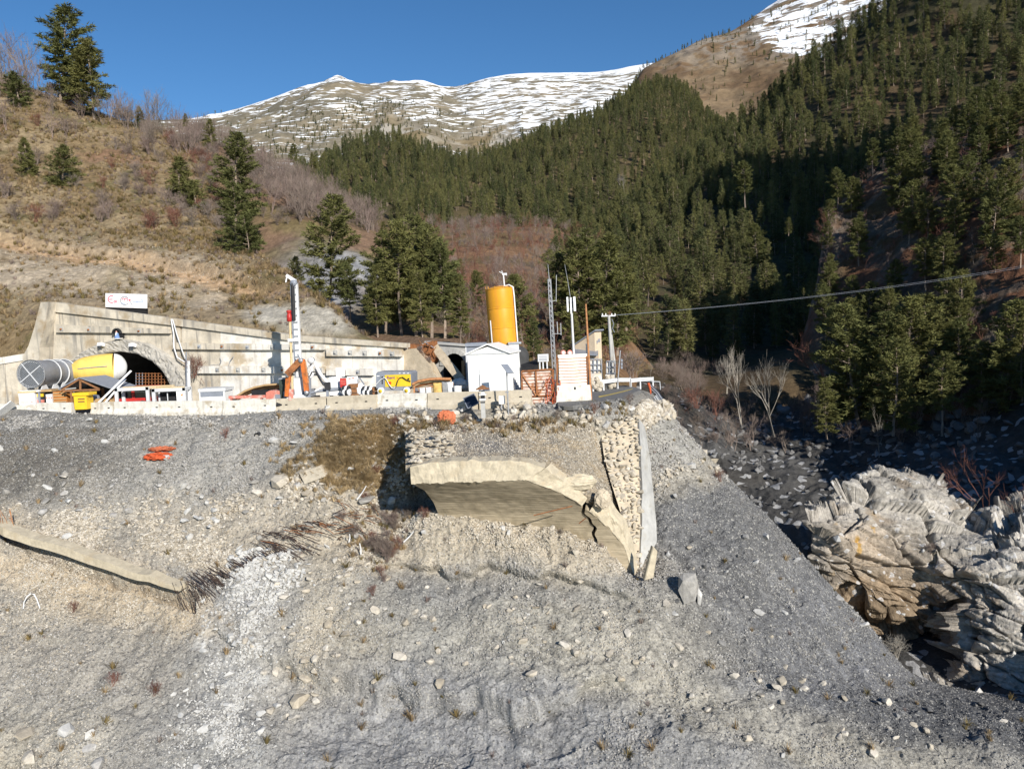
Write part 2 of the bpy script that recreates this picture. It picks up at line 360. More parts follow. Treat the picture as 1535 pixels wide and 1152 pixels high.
# ---------------- rubble slope in front of the site, platform behind its edge, ridge down to the ravine on the right
rows = [
 [(-300, 1500, 26), (300, 1480, 25.5), (767, 1460, 25), (1200, 1440, 25.5), (1900, 1430, 26)],
 [(-300, 1330, 32), (0, 1330, 31), (450, 1330, 29.8), (767, 1330, 29), (1100, 1330, 29), (1535, 1310, 29.8), (1900, 1310, 30)],
 [(-300, 1165, 36), (0, 1152, 35), (300, 1152, 34), (600, 1152, 33), (767, 1152, 32), (1000, 1152, 31.5), (1300, 1152, 33), (1535, 1152, 33.5), (1900, 1160, 33.5)],
 [(-300, 1020, 40), (0, 1005, 39.5), (300, 1000, 38.5), (450, 1000, 37.6), (600, 1000, 37), (767, 1000, 36.2), (900, 1010, 35.7), (1100, 1040, 35.8), (1300, 1070, 36.3), (1400, 1080, 36.8), (1535, 1092, 36.8), (1900, 1120, 36)],
 [(-300, 900, 44), (0, 890, 43.5), (150, 905, 42.6), (280, 895, 41.9), (400, 870, 41.6), (600, 870, 40.8), (700, 868, 40.9), (767, 872, 40.6), (850, 884, 40.0), (900, 892, 39.5), (1000, 905, 39.3), (1100, 932, 39.6), (1200, 967, 39.5), (1300, 1002, 40), (1380, 1036, 40.2), (1535, 1062, 39), (1900, 1090, 38)],
 [(-300, 800, 47.5), (0, 792, 47), (150, 830, 45), (280, 862, 43.3), (400, 810, 44), (500, 800, 43.8), (600, 790, 44.2), (650, 768, 43.7), (700, 776, 43.3), (760, 786, 42.85), (850, 806, 42.3), (906, 830, 42.1), (950, 864, 42.2), (1000, 832, 43), (1100, 832, 43.2), (1200, 892, 42.8), (1300, 956, 42.3), (1380, 1024, 41.4), (1535, 1054, 39.9), (1900, 1080, 38.6)],
 [(-300, 690, 52.5), (0, 690, 51.5), (150, 695, 50.4), (300, 705, 48.7), (450, 705, 47.4), (540, 715, 46.5), (600, 750, 46.2), (640, 764, 47.2), (660, 768, 47.4), (750, 775, 47.2), (880, 792, 46.4), (940, 805, 45.6), (985, 760, 46.0), (1020, 745, 46.5), (1100, 770, 46), (1200, 850, 45), (1300, 944, 43.2), (1380, 1019, 42), (1535, 1051, 40.3), (1900, 1076, 39)],
 [(-300, 618, 58), (0, 622, 56.4), (150, 629, 54.8), (300, 632, 52.8), (450, 624, 51.3), (560, 622, 49.8), (620, 640, 47.6), (700, 640, 47.6), (767, 640, 46.9), (850, 634, 46.2), (900, 628, 46.6), (930, 624, 47.6), (965, 650, 49.5), (1000, 662, 50.5), (1060, 703, 49.8), (1100, 739, 48.8), (1200, 833, 46.2), (1300, 937, 43.8), (1380, 1017, 42.2), (1535, 1049.5, 40.5), (1900, 1074, 39.3)],
 [(-300, 609, 59), (0, 612, 57.4), (150, 621, 55.4), (300, 623, 53.7), (450, 613, 52.4), (600, 611, 50.6), (700, 613, 49.2), (767, 614, 48.0), (836, 613, 46.9), (870, 611, 47.1), (900, 606.5, 48.2), (945, 595, 52.2), (985, 598, 56), (1020, 640, 54.6), (1060, 682, 52.5), (1100, 726, 50.6), (1150, 774, 48.6), (1200, 828, 46.8), (1300, 934, 44.2), (1380, 1015, 42.5), (1535, 1048, 40.9), (1900, 1072, 39.8)],
 [(-300, None, 66, -4.7), (0, None, 64, -4.75), (300, None, 60, -5.0), (600, None, 56, -5.0), (767, None, 54, -5.05), (850, None, 55, -5.2), (900, None, 58, -5.25), (940, None, 61, -5.4), (975, None, 62, -6.3), (1020, None, 60, -12), (1060, None, 57, -15), (1150, None, 52, -18.5), (1300, None, 47, -22.5), (1400, None, 45, -23), (1900, None, 42.5, -23)],
 [(-300, None, 80, -4.7), (0, None, 78, -4.75), (300, None, 74, -5.0), (600, None, 72, -5.0), (767, None, 74, -5.0), (850, None, 78, -5.0), (900, None, 78, -5.6), (940, None, 76, -8), (975, None, 72, -14), (1020, None, 66, -17), (1060, None, 61, -20), (1150, None, 55, -22), (1300, None, 49.5, -24), (1400, None, 47.5, -24), (1900, None, 45, -24)],
]
slope = Land(rows, us_in, [14, 40, 120, 110, 90, 100, 80, 50, 26, 26])
px, py = slope.pix(); W = slope.g
plat = sstep(-6.2, -5.3, W[..., 2]) * sstep(48.3, 49.5, W[..., 1] + .0)       # level ground of the site
q = W.copy()
rough = (1 - .93 * plat) * (1 - .82 * np.exp(-(((px - 840) / 150) ** 2 + ((py - 603) / 27) ** 2) ** 3))
abut = np.exp(-(((px - 800) / 190) ** 2 + ((py - 660) / 50) ** 2) ** 2)
A = .42 * fbm(q / 5.0, 3, 11) + .24 * fbm(q / 1.6, 3, 12) + .15 * ridged(q / .7, 4, 13) + .06 * fbm(q / .16, 2, 14)
# erosion runnels down the slope
run = ridged(np.stack([q[..., 0] / 1.1 + .35 * fbm(q / 2.5, 2, 21), q[..., 1] / 9, q[..., 2] / 9], -1), 3, 22)
runmask = np.exp(-(((px - 720) / 330) ** 2 + ((py - 1080) / 110) ** 2)) + np.exp(-(((px - 1130) / 120) ** 2 + ((py - 860) / 110) ** 2))
A = A + .14 * runmask * run
# undercut bank below the ledge of finer soil, bottom middle
edge = 1000 + 45 * np.sin((px - 480) / 160) + 26 * fbm(np.stack([px / 60, px * 0, px * 0], -1), 4, 5)
led = np.exp(-((px - 640) / 300) ** 4) * sstep(edge - 2, edge + 5, py) * (1 - sstep(edge + 50, edge + 170, py))
edge2 = np.interp(px, [560, 620, 760, 900, 960], [850, 846, 852, 880, 900]) + 7 * vnoise(np.stack([px / 25, px * 0, px * 0], -1), 6)
led2 = np.exp(-((px - 760) / 190) ** 6) * sstep(edge2 - 2, edge2 + 4, py) * (1 - sstep(edge2 + 14, edge2 + 60, py))
ridge_keep = 1 - .75 * sstep(985, 1010, px) * np.exp(-((W[..., 1] - np.interp(px, [985, 1020, 1060, 1150, 1200, 1300, 1380, 1535], [56, 54.6, 52.5, 48.6, 46.8, 44.2, 42.5, 40.9])) / 1.6) ** 2)
wallz = np.exp(-(((px - 790) / 165) ** 2 + ((py - 822 - .12 * (px - 790)) / 34) ** 2) ** 2); A = A + .30 * wallz * ridged(q / np.array([.9, .9, 1.1]), 4, 18)
slope.g[..., 1] += -.30 * wallz * ridged(q / .7, 4, 19)
slope.g[..., 2] += A * rough * ridge_keep * (1 - .7 * abut) - .95 * led - .5 * led2
slope.g[..., 1] += (.15 + .75 * sstep(-.2, .4, fbm(q / 1.6, 3, 16))) * np.exp(-((px - 640) / 300) ** 4) * sstep(edge - 1, edge + 6, py) * (1 - sstep(edge + 9, edge + 40, py)) + .55 * np.exp(-((px - 760) / 190) ** 6) * sstep(edge2 - 1, edge2 + 4, py) * (1 - sstep(edge2 + 6, edge2 + 24, py)) + .5 * np.exp(-((py - np.interp(px, [-60, 0, 15, 80, 160, 230, 275, 300], [760, 780, 793, 818, 848, 868, 882, 890]) - 12) / 8) ** 2) * (px < 292)
slope.g[..., 1] += .35 * fbm(q / 1.3, 3, 15) * rough * ridge_keep * (1 - .8 * abut)
by = np.interp(px, [-60, 0, 15, 80, 160, 230, 275, 300], [760, 780, 793, 818, 848, 868, 882, 890])
slope.g[..., 2] -= 1.1 * np.exp(-((py - by - 14) / 10) ** 2) * (px < 296) + .6 * np.exp(-((py - np.interp(px, [330, 400, 450, 530], [842, 822, 806, 786]) - 4) / 9) ** 2) * sstep(330, 350, px) * (1 - sstep(520, 545, px))
slope.freeze()
blobs = [
 (50, 668, 150, 62, 0, BROWNGR, 3.4), (10, 715, 80, 42, 0, BROWNGR, 2.0), (220, 650, 150, 36, 0, GREY, 1.0), (330, 720, 200, 80, 5, GREY, 1.1), (430, 660, 110, 40, 0, GREY, .8),
 (150, 770, 170, 50, 12, GREY, .7), (330, 800, 190, 45, 8, BEIGE, 1.2), (90, 800, 120, 24, 18, BEIGE, .9), (470, 770, 90, 60, 0, BEIGE, 1.3), (150, 890, 190, 34, 14, SAND, 1.3), (80, 960, 190, 70, 8, (.36, .325, .27), 1.1),
 (150, 1050, 200, 90, 0, (.33, .31, .275), 1.2), (60, 1110, 110, 60, 0, (.40, .36, .28), .8), (120, 1125, 70, 40, 0, PALE, .35), (380, 950, 60, 130, 18, (.40, .395, .38), 1.5), (330, 1090, 75, 120, 12, (.33, .325, .31), 1.6),
 (500, 900, 90, 110, 0, (.40, .36, .29), 1.2), (430, 1000, 60, 90, 15, (.40, .36, .29), 1.0), (560, 830, 80, 40, 0, BEIGE, .8), (640, 800, 150, 40, 8, (.45, .40, .32), 1.2), (790, 822, 180, 34, 7, (.45, .39, .30), 2.2),
 (720, 870, 200, 32, 4, (.25, .245, .235), 1.4), (620, 900, 120, 40, 0, (.24, .24, .235), 1.0), (900, 940, 190, 70, 16, (.38, .355, .30), 1.2), (700, 960, 170, 60, 8, (.34, .325, .285), 1.0),
 (660, 1080, 290, 80, 6, (.31, .305, .30), 2.0), (900, 1090, 170, 50, 12, (.31, .305, .295), 1.4), (1000, 1040, 260, 32, 18, (.37, .345, .29), 1.3), (1240, 1100, 190, 26, 12, (.37, .345, .29), 1.2),
 (1130, 860, 130, 170, -42, SHALE, 2.2), (1060, 800, 80, 80, 0, SHALE, 1.6), (1240, 960, 150, 100, -40, (.19, .192, .2), 2.0), (1400, 1080, 190, 38, 6, DARKGR, 2.4), (1300, 1040, 90, 50, -20, (.16, .16, .165), 1.2), (1500, 1060, 120, 28, 4, DARKGR, 2.0),
 (1010, 640, 40, 55, -40, (.42, .40, .35), 1.2), (1030, 715, 60, 22, -25, (.46, .41, .32), 1.5), (980, 600, 30, 30, 0, (.42, .36, .27), 1.2), (1010, 690, 45, 40, 0, (.36, .35, .32), .9),
 (770, 650, 170, 30, 0, (.36, .325, .26), 1.4), (560, 690, 90, 50, 0, (.22, .175, .11), .9), (1000, 900, 60, 60, 30, (.34, .32, .28), .9),
]
col = blend_cols(px, py, MID, blobs, 26, 3, W, .4)
pn = sstep(.34, .5, fbm(W / .9, 4, 31)) * (np.exp(-(((px - 375) / 55) ** 2 + ((py - 900) / 75) ** 2)) + np.exp(-(((px - 345) / 70) ** 2 + ((py - 1060) / 120) ** 2)) + .8 * np.exp(-(((px - 290) / 30) ** 2 + ((py - 775) / 30) ** 2)) + .6 * np.exp(-(((px - 400) / 60) ** 2 + ((py - 670) / 30) ** 2)))
col = col * (1 - np.clip(pn, 0, 1)[..., None]) + np.array((.52, .515, .49)) * np.clip(pn, 0, 1)[..., None]
col = np.where(plat[..., None] > .5, col * .3 + np.array((.24, .235, .225)) * .7, col)
col *= (1 + .22 * fbm(W / 1.2, 4, 41) + .16 * fbm(W / .28, 3, 42))[..., None]
a_ = np.radians(np.where(px > 900, 50, 24)); su = (px * np.cos(a_) + py * np.sin(a_)); sv = (-px * np.sin(a_) + py * np.cos(a_))
strk = fbm(np.stack([su / 95, sv / 7, px * 0], -1), 4, 44); sk = np.exp(-(((px - 1080) / 330) ** 2 + ((py - 960) / 170) ** 2)) + .8 * np.exp(-(((px - 800) / 420) ** 2 + ((py - 1040) / 90) ** 2))
col *= (1 + .38 * strk * np.clip(sk, 0, 1))[..., None]
slope.col = col
terrain_mat('rubble_soil', detail=9.0, dvar=.55, bump=1.0, bdist=.12, bscale=12.0, speck=[((.50, .48, .43), 13, .92), ((.09, .09, .09), 11, .93)])
ob_slope = slope.build('rubble_slope', MATS['rubble_soil'], np.clip(col, .02, .8))

# ---------------- ravine bed and the foot of the far bank
us_r = np.concatenate([np.linspace(920, 1545, 330, endpoint=False), np.linspace(1545, 2500, 90)])
rows = [  # right row ends raised as an added, unseen wall to shade the bed
 [(920, None, 30, -23.5), (1300, None, 30, -23.5), (1900, None, 30, -23), (2500, None, 30, -22)],
 [(920, None, 52, -21.5), (1100, None, 52, -21), (1300, None, 50, -22.5), (1562, None, 50, -21), (1640, None, 49.5, -13), (1800, None, 49, -7), (2100, None, 48, 0), (2500, None, 44, 10)],
 [(920, None, 75, -20), (1000, None, 70, -22), (1100, None, 66, -22), (1200, None, 62, -22), (1350, None, 58, -21), (1562, None, 56, -18), (1640, None, 55, -7), (1800, None, 53, -2), (2100, None, 50, 4), (2500, None, 46, 12)],
 [(920, None, 105, -9), (1000, None, 96, -11), (1060, 656, 88), (1150, 738, 76), (1250, 764, 70), (1350, 742, 66), (1450, 742, 63), (1560, 740, 61), (1800, None, 58, 0), (2100, None, 55, 6), (2500, None, 50, 14)],
 [(920, 560, 140), (1000, 574, 120), (1060, 614, 103), (1150, 660, 92), (1300, 672, 84), (1400, 676, 78), (1560, 655, 69), (1800, None, 66, 1), (2100, None, 62, 7), (2500, None, 58, 15)],
 [(920, 540, 165), (1000, 555, 150), (1060, 580, 130), (1150, 610, 112), (1300, 610, 98), (1400, 600, 90), (1560, 560, 79), (1800, None, 76, 3), (2100, None, 72, 9), (2500, None, 68, 17)],
 ('behind', 12, -1),
]
ravine = Land(rows, us_r, [20, 60, 70, 70, 50, 20])
px, py = ravine.pix(); W = ravine.g.copy()
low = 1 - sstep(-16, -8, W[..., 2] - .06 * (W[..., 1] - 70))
ravine.g[..., 2] += .9 * fbm(W / 7, 3, 61) + .5 * ridged(W / 2.6, 3, 62) * low + .18 * fbm(W / .8, 3, 63)
ravine.g[..., 1] += .8 * fbm(W / 4, 3, 64)
ravine.freeze()
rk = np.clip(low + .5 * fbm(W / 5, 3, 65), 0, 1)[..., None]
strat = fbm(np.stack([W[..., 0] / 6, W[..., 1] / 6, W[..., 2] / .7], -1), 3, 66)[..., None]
ravine.col = np.clip(np.array((.085, .083, .08)) * rk * (1 + .5 * strat) + np.array((.05, .042, .03)) * (1 - rk), .02, .7)  # rock and bank colours kept very dark to stand in for cast shade
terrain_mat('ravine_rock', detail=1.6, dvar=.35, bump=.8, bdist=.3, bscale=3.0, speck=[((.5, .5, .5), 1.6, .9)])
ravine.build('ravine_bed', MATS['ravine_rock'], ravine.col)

# ---------------- bedrock outcrop on the right
us_o = np.concatenate([np.linspace(1213, 1545, 430, endpoint=False), np.linspace(1545, 1900, 110)])
rows = [
 [(1165, 1120, 46), (1300, 1120, 46), (1400, 1120, 45), (1535, 1120, 42.6), (1900, 1150, 41)],
 [(1165, 985, 47.5), (1250, 1000, 47), (1300, 1012, 46.8), (1370, 1028, 46), (1400, 1032, 45.4), (1450, 1034, 44), (1535, 1036, 42.6), (1900, 1060, 41)],
 [(1165, 930, 48.5), (1240, 925, 48.4), (1290, 935, 50), (1340, 960, 50.8), (1385, 970, 50.5), (1425, 965, 48), (1455, 955, 45.2), (1500, 960, 43.8), (1535, 960, 43.2), (1900, 980, 41.5)],
 [(1165, 835, 50), (1215, 832, 48.6), (1250, 858, 47.8), (1290, 880, 47.8), (1340, 900, 48), (1390, 885, 48.6), (1425, 870, 47.3), (1470, 865, 45.8), (1535, 860, 45), (1900, 860, 43)],
 [(1165, 802, 51), (1215, 785, 49.4), (1250, 812, 48.4), (1290, 822, 48.2), (1340, 840, 48.4), (1390, 835, 48.6), (1425, 830, 48.2), (1480, 830, 47.4), (1535, 805, 47.5), (1900, 790, 45)],
 [(1165, 796, 52), (1215, 777, 50.6), (1250, 770, 50.2), (1290, 765, 50.2), (1340, 780, 50), (1390, 785, 50.2), (1425, 785, 50.4), (1480, 800, 50), (1535, 775, 50.5), (1900, 730, 48)],
 [(1165, 792, 54), (1215, 770, 52.5), (1240, 764, 52.6), (1262, 733, 53.6), (1290, 714, 54.6), (1320, 704, 55.4), (1370, 714, 55), (1420, 738, 54.5), (1460, 768, 53.6), (1535, 745, 54.5), (1900, 690, 52)],
 ('behind', 4, 3.5), ('behind', 3, 9),
]
crag = Land(rows, us_o, [16, 60, 60, 50, 60, 70, 24, 12])
px, py = crag.pix(); W = crag.g.copy(); n = crag.normals()
n *= np.where(n[..., 1:2] > 0, -1, 1)
# tilted beds, blocks and open joints
tilt = W[..., 2] + .38 * W[..., 0] + .25 * W[..., 1]
bed = tilt / .8 + 1.9 * fbm(W / 2.6, 4, 71); fr = bed - np.floor(bed)
step = (sstep(.0, .8, fr) - .5) * .55 * (1 + .8 * fbm(W / 1.8, 2, 72))
bed2 = tilt / .3 + 1.5 * fbm(W / 1.1, 4, 78); fr2 = bed2 - np.floor(bed2)
step = step + (sstep(0, .75, fr2) - .5) * .16
blk = ridged(np.stack([W[..., 0] / 2.2 + .5 * tilt, W[..., 1] / 2.5, W[..., 2] / 3.5], -1), 3, 73)
st_ = np.stack([W[..., 0] / 1.9 + fbm(W / 2, 2, 68), W[..., 1] / 1.9, tilt / .42], -1); plate2 = ridged(st_ * 2.6, 3, 64)
# angular blocks: nearest of many seeds in a space flattened across the beds, each block with its own push and tilt
rgc = np.random.default_rng(12); lo_ = W.reshape(-1, 3).min(0); hi_ = W.reshape(-1, 3).max(0)
def blocks(nsd, flat, seed, push, tl, crk):
    rg = np.random.default_rng(seed); S = rg.uniform(lo_, hi_, (nsd, 3)); M = np.stack([W[..., 0], W[..., 1], tilt * flat], -1).reshape(-1, 3) + .25 * np.stack([fbm(W / 1.5, 3, seed + k).ravel() for k in range(3)], -1)
    T = np.stack([S[:, 0], S[:, 1], (S[:, 2] + .38 * S[:, 0] + .25 * S[:, 1]) * flat], -1); d1 = np.full(len(M), 1e9); d2 = d1.copy(); k1 = np.zeros(len(M), int)
    for k in range(nsd):
        d = np.linalg.norm(M - T[k], axis=1); m1 = d < d1; d2 = np.where(m1, d1, np.minimum(d2, d)); k1 = np.where(m1, k, k1); d1 = np.where(m1, d, d1)
    pu = rg.normal(0, push, nsd)[k1]; tv = rg.normal(0, tl, (nsd, 3))[k1]; rel = W.reshape(-1, 3) - S[k1]
    return (pu + (tv * rel).sum(1) - crk * np.exp(-((d2 - d1) / .16) ** 2)).reshape(W.shape[:2]), rg.random(nsd)[k1].reshape(W.shape[:2]), np.exp(-((d2 - d1) / .12) ** 2).reshape(W.shape[:2])
bA, rA, kA = blocks(260, 1.7, 5, .36, .12, .45); bB, rB, kB = blocks(900, 2.4, 6, .16, .20, .16)
topk = sstep(-11.2, -14.0, W[..., 2]); disp = bA * (.3 + .7 * topk) + bB * (.5 + .5 * topk) + .35 * step + .30 * fbm(W / 3.0, 3, 74) + .05 * plate2 + .05 * ridged(W / .35, 3, 75)
crag.g += n * disp[..., None]
crag.freeze()
TAN = (.30, .225, .15); LIM = (.37, .345, .305)
und = np.clip(np.exp(-(((px - 1340) / 115) ** 2 + ((py - 910) / 75) ** 2) ** 1.3) + .55 * np.exp(-(((px - 1290) / 70) ** 2 + ((py - 810) / 35) ** 2)) + .5 * sstep(.15, .4, fbm(W / 2.2, 3, 76)), 0, 1)[..., None]
c = np.array(LIM) * (1 - und) + np.array(TAN) * und
c = c * (1 + .30 * fbm(W / .8, 4, 77) - .25 * np.exp(-(fr2 / .12) ** 2) + .16 * np.clip(plate2, -.6, .6) + .5 * (rB - .5) + .3 * (rA - .5) - .35 * kA)[..., None]
och = (sstep(.45, .6, fbm(W / 1.1, 3, 79)) * np.exp(-(((px - 1290) / 60) ** 2 + ((py - 805) / 50) ** 2)))[..., None]
crag.col = np.clip(c * (1 - och) + np.array((.42, .26, .08)) * och, .03, .7)
terrain_mat('crag_rock', detail=3.0, dvar=.40, bump=.9, bdist=.14, bscale=5.0, speck=[((.60, .59, .58), 4.0, .96)])
crag.build('rock_outcrop', MATS['crag_rock'], crag.col)

# ---------------- grassy hillside above the retaining wall
us_h = np.concatenate([np.linspace(-420, 0, 110, endpoint=False), np.linspace(0, 565, 460)])
rows = [
 [(-420, None, 71, -6), (0, None, 69, -6), (270, None, 66.5, -6), (560, None, 60.2, -6)],
 [(-420, 520, 72), (0, 528, 69.4), (58, 516, 68.9), (80, 474, 68.8), (270, 486, 66.4), (440, 504, 63.3), (565, 516, 60.8)],
 [(-420, 430, 79), (0, 440, 77), (80, 428, 78), (200, 432, 76), (300, 442, 73), (400, 457, 69), (450, 455, 67.6), (500, 477, 64.6), (545, 507, 61.7), (565, 514, 61.1)],
 [(-420, 330, 91), (0, 347, 92), (100, 368, 90), (200, 388, 87), (300, 407, 82), (350, 414, 79), (400, 428, 74), (450, 438, 70.6), (500, 467, 66), (545, 503, 62.4), (565, 512, 61.5)],
 [(-420, 200, 118), (0, 240, 112), (100, 262, 112), (200, 287, 110), (300, 332, 103), (350, 382, 90), (400, 405, 80), (450, 433, 73), (500, 464.5, 67.6), (545, 502, 63), (565, 511, 61.9)],
 [(-420, -60, 152), (0, 112, 145), (60, 138, 140), (150, 172, 138), (200, 188, 138), (260, 205, 140), (300, 228, 140), (330, 330, 118), (350, 372, 100), (400, 400, 86), (450, 431, 75.5), (500, 463, 69), (545, 501, 63.6), (565, 510.5, 62.3)],
 ('behind', 14, 5), ('behind', 16, 16),
]
hill = Land(rows, us_h, [12, 60, 90, 110, 110, 20, 14])
px, py = hill.pix(); W = hill.g.copy()
far = sstep(62, 75, W[..., 1])
hill_bare = np.exp(-(((py - np.interp(px, [-300, 0, 100, 200, 300, 400], [395, 400, 408, 418, 428, 440])) / 46) ** 2) ** 1.5) * (1 - sstep(270, 420, px))
hill.g[..., 2] += far * (1.0 * fbm(W / 14, 3, 81) + .35 * fbm(W / 3, 3, 82) + .14 * ridged(W / 1.0, 3, 83))
scar_y = np.interp(px, [-300, 0, 100, 200, 300, 400, 450], [330, 345, 366, 386, 405, 424, 434])
hill.g[..., 2] -= .9 * sstep(scar_y - 1, scar_y + 3, py) * (1 - sstep(scar_y + 3, scar_y + 40, py)) * (1 - sstep(380, 450, px)) * far
hill.freeze()
GRS = (.20, .145, .080); GRS2 = (.26, .20, .12); SOIL = (.36, .265, .165); OLV = (.12, .105, .045)
gmix = sstep(-.3, .35, fbm(W / 5, 4, 84))[..., None]
c = np.array(GRS) * gmix + np.array(GRS2) * (1 - gmix)
om = (sstep(.12, .4, fbm(W / 3.3, 4, 85)) * .7)[..., None]; c = c * (1 - om) + np.array(OLV) * om
rm = (sstep(.15, .45, fbm(W / 6, 4, 86)) * sstep(360, 250, py) * .6)[..., None]; c = c * (1 - rm) + np.array((.20, .11, .075)) * rm
sm = np.clip(hill_bare * (.75 + .8 * fbm(W / 2.5, 4, 87)), 0, 1)[..., None]; c = c * (1 - sm) + np.array((.40, .33, .245)) * sm
band = np.exp(-((py - scar_y - 9 - 5 * fbm(W / 3, 2, 88)) / 9) ** 2) * (1 - sstep(400, 470, px)); c = c * (1 - .8 * band[..., None]) + np.array((.50, .33, .19)) * .8 * band[..., None]
nose = np.exp(-(((px - 480) / 75) ** 2 + ((py - 478) / 26) ** 2) ** 2) * sstep(-8, 14, py - np.interp(px, [380, 400, 450, 500, 545], [400, 402, 432, 464, 502]))
rock2 = np.exp(-(((px - 395) / 32) ** 2 + ((py - 470) / 16) ** 2) ** 2)
nm = np.clip((nose * 1.1 + rock2) * (1 + .5 * fbm(W / 1.5, 3, 89)), 0, 1)[..., None]; c = c * (1 - nm) + np.array((.42, .385, .32)) * nm
hill.col = np.clip(c * (1 + .25 * fbm(W / .9, 4, 90))[..., None], .02, .7)
terrain_mat('hill_ground', detail=1.6, dvar=.45, bump=.9, bdist=.3, bscale=2.6)
hill.build('grassy_hillside', MATS['hill_ground'], hill.col, hole=(px > 108) & (px < 272) & (py > 519) & (W[..., 1] < 70))

# ---------------- second slope behind with the grey scree
us_s = np.linspace(215, 690, 260)
rows = [
 [(215, None, 70, -6), (400, None, 68, -6), (560, None, 66, -6), (690, None, 64, -5.6)],
 [(215, 500, 84), (400, 498, 80), (480, 502, 76), (560, 508, 72), (640, 513, 67), (690, 515, 65)],
 [(215, 470, 100), (400, 455, 96), (480, 462, 92), (560, 490, 84), (640, 508, 74), (690, 512, 70)],
 [(215, 360, 132), (400, 365, 117), (450, 372, 112), (520, 400, 106), (580, 445, 98), (640, 492, 86), (690, 507, 78)],
 [(215, 215, 178), (290, 210, 175), (345, 226, 172), (400, 258, 165), (480, 305, 150), (540, 335, 142), (575, 356, 136), (610, 412, 122), (640, 470, 104), (690, 503, 88)],
 ('behind', 16, 4), ('behind', 25, 22),
]
scree = Land(rows, us_s, [10, 26, 70, 80, 14, 10])
px, py = scree.pix(); W = scree.g.copy()
scree.g[..., 2] += sstep(66, 84, W[..., 1]) * (1.2 * fbm(W / 16, 3, 101) + .4 * ridged(W / 4, 3, 102))
scree.freeze()
gm = np.exp(-(((px - 500 + .9 * (py - 400)) / 105) ** 2 + ((py - 425) / 105) ** 2) ** 2) * sstep(-14, 14, py - np.interp(px, [380, 430, 480, 540, 600], [330, 335, 360, 385, 430]))
gm = np.clip(gm * (1.0 + .7 * fbm(W / 7, 3, 103)), 0, 1)[..., None]
g2 = sstep(-.2, .3, fbm(W / 7, 4, 104))[..., None]
c = np.array((.20, .13, .085)) * g2 + np.array((.17, .13, .065)) * (1 - g2)
rill = fbm(np.stack([W[..., 0] / 1.6 + W[..., 2] / 3, W[..., 1] / 9, W[..., 2] / 9], -1), 3, 105)[..., None]
scree.col = np.clip(c * (1 - gm) + np.array((.28, .28, .282)) * (1 + .45 * rill) * gm, .02, .6)
terrain_mat('scree_ground', detail=.9, dvar=.4, bump=.8, bdist=.4, bscale=1.6)
scree.build('scree_slope', MATS['scree_ground'], scree.col)

# ---------------- valley floor and brown brush slope between
us_v = np.linspace(520, 1120, 270)
rows = [
 [(520, None, 62, -5.6), (650, None, 61, -5.6), (767, None, 64, -5.6), (900, None, 74, -7.5), (985, None, 88, -13), (1120, None, 96, -18)],
 [(520, 505, 100), (650, 505, 92), (700, 505, 90), (767, 512, 90), (850, 532, 95), (930, 560, 105), (985, None, 110, -13), (1120, None, 115, -20)],
 [(520, 440, 150), (650, 445, 150), (767, 440, 160), (850, 455, 165), (930, 500, 158), (985, None, 150, -10), (1120, None, 150, -16)],
 [(520, 360, 280), (650, 368, 280), (767, 362, 300), (850, 372, 320), (930, 420, 270), (985, None, 230, -6), (1120, None, 220, -14)],
 [(520, 338, 360), (650, 343, 370), (767, 340, 380), (850, 348, 390), (930, 395, 330), (985, None, 300, -4), (1120, None, 290, -14)],
 ('behind', 60, -4),
]
vale = Land(rows, us_v, [20, 50, 70, 40, 10])
px, py = vale.pix(); W = vale.g.copy(); fv = sstep(75, 110, W[..., 1])
vale.g[..., 2] += fv * (1.6 * fbm(W / 22, 3, 111) + .5 * fbm(W / 6, 3, 112)); vale.freeze()
g2 = sstep(-.25, .3, fbm(W / 14, 4, 113))[..., None]
vale.col = np.clip(np.array((.21, .125, .07)) * g2 + np.array((.15, .11, .055)) * (1 - g2), .02, .6)
terrain_mat('brush_ground', detail=.5, dvar=.45, bump=.8, bdist=.6, bscale=.9)
vale.build('brush_slope', MATS['brush_ground'], vale.col)

# ---------------- spur on the right with rocks and sparse pines, its steep left edge shading the hollow
us_p = np.concatenate([np.linspace(1195, 1545, 190, endpoint=False), np.linspace(1545, 2900, 150)])
rows = [
 [(1195, 665, 98), (1300, 650, 90), (1400, 640, 84), (1535, 610, 76), (1900, 520, 70), (2900, 100, 56)],
 [(1195, 610, 106), (1240, 580, 106), (1300, 560, 102), (1400, 520, 94), (1535, 490, 84), (1900, 330, 78), (2900, -200, 64)],
 [(1195, 560, 114), (1225, 510, 116), (1250, 450, 120), (1300, 430, 117), (1400, 395, 108), (1535, 360, 96), (1900, 160, 92), (2900, -500, 78)],
 [(1195, 540, 118), (1220, 455, 124), (1238, 375, 130), (1255, 330, 135), (1290, 310, 136), (1340, 285, 134), (1400, 270, 128), (1535, 225, 116), (1900, 0, 112), (2900, -900, 96)],
 [(1195, 532, 121), (1220, 440, 128), (1238, 350, 135), (1255, 312, 140), (1290, 285, 144), (1340, 247, 147), (1400, 217, 150), (1535, 178, 152), (1900, -120, 140), (2900, -1500, 120)],
 ('behind', 10, 3), ('behind', 16, 16),
]
spur = Land(rows, us_p, [40, 60, 50, 30, 10, 10])
px, py = spur.pix(); W = spur.g.copy()
spur.g[..., 2] += 1.2 * fbm(W / 13, 3, 121) + .9 * ridged(W / 4.5, 3, 122) * sstep(-2, 8, W[..., 2]) + .25 * fbm(W / 1.2, 3, 123)
spur.g[..., 1] += .9 * fbm(W / 5, 3, 127); spur.freeze()
rk = np.clip(sstep(.36, .55, ridged(W / 6, 4, 124)) * .7 + np.exp(-((px - 1236) / 22) ** 2) * .7, 0, 1)[..., None]
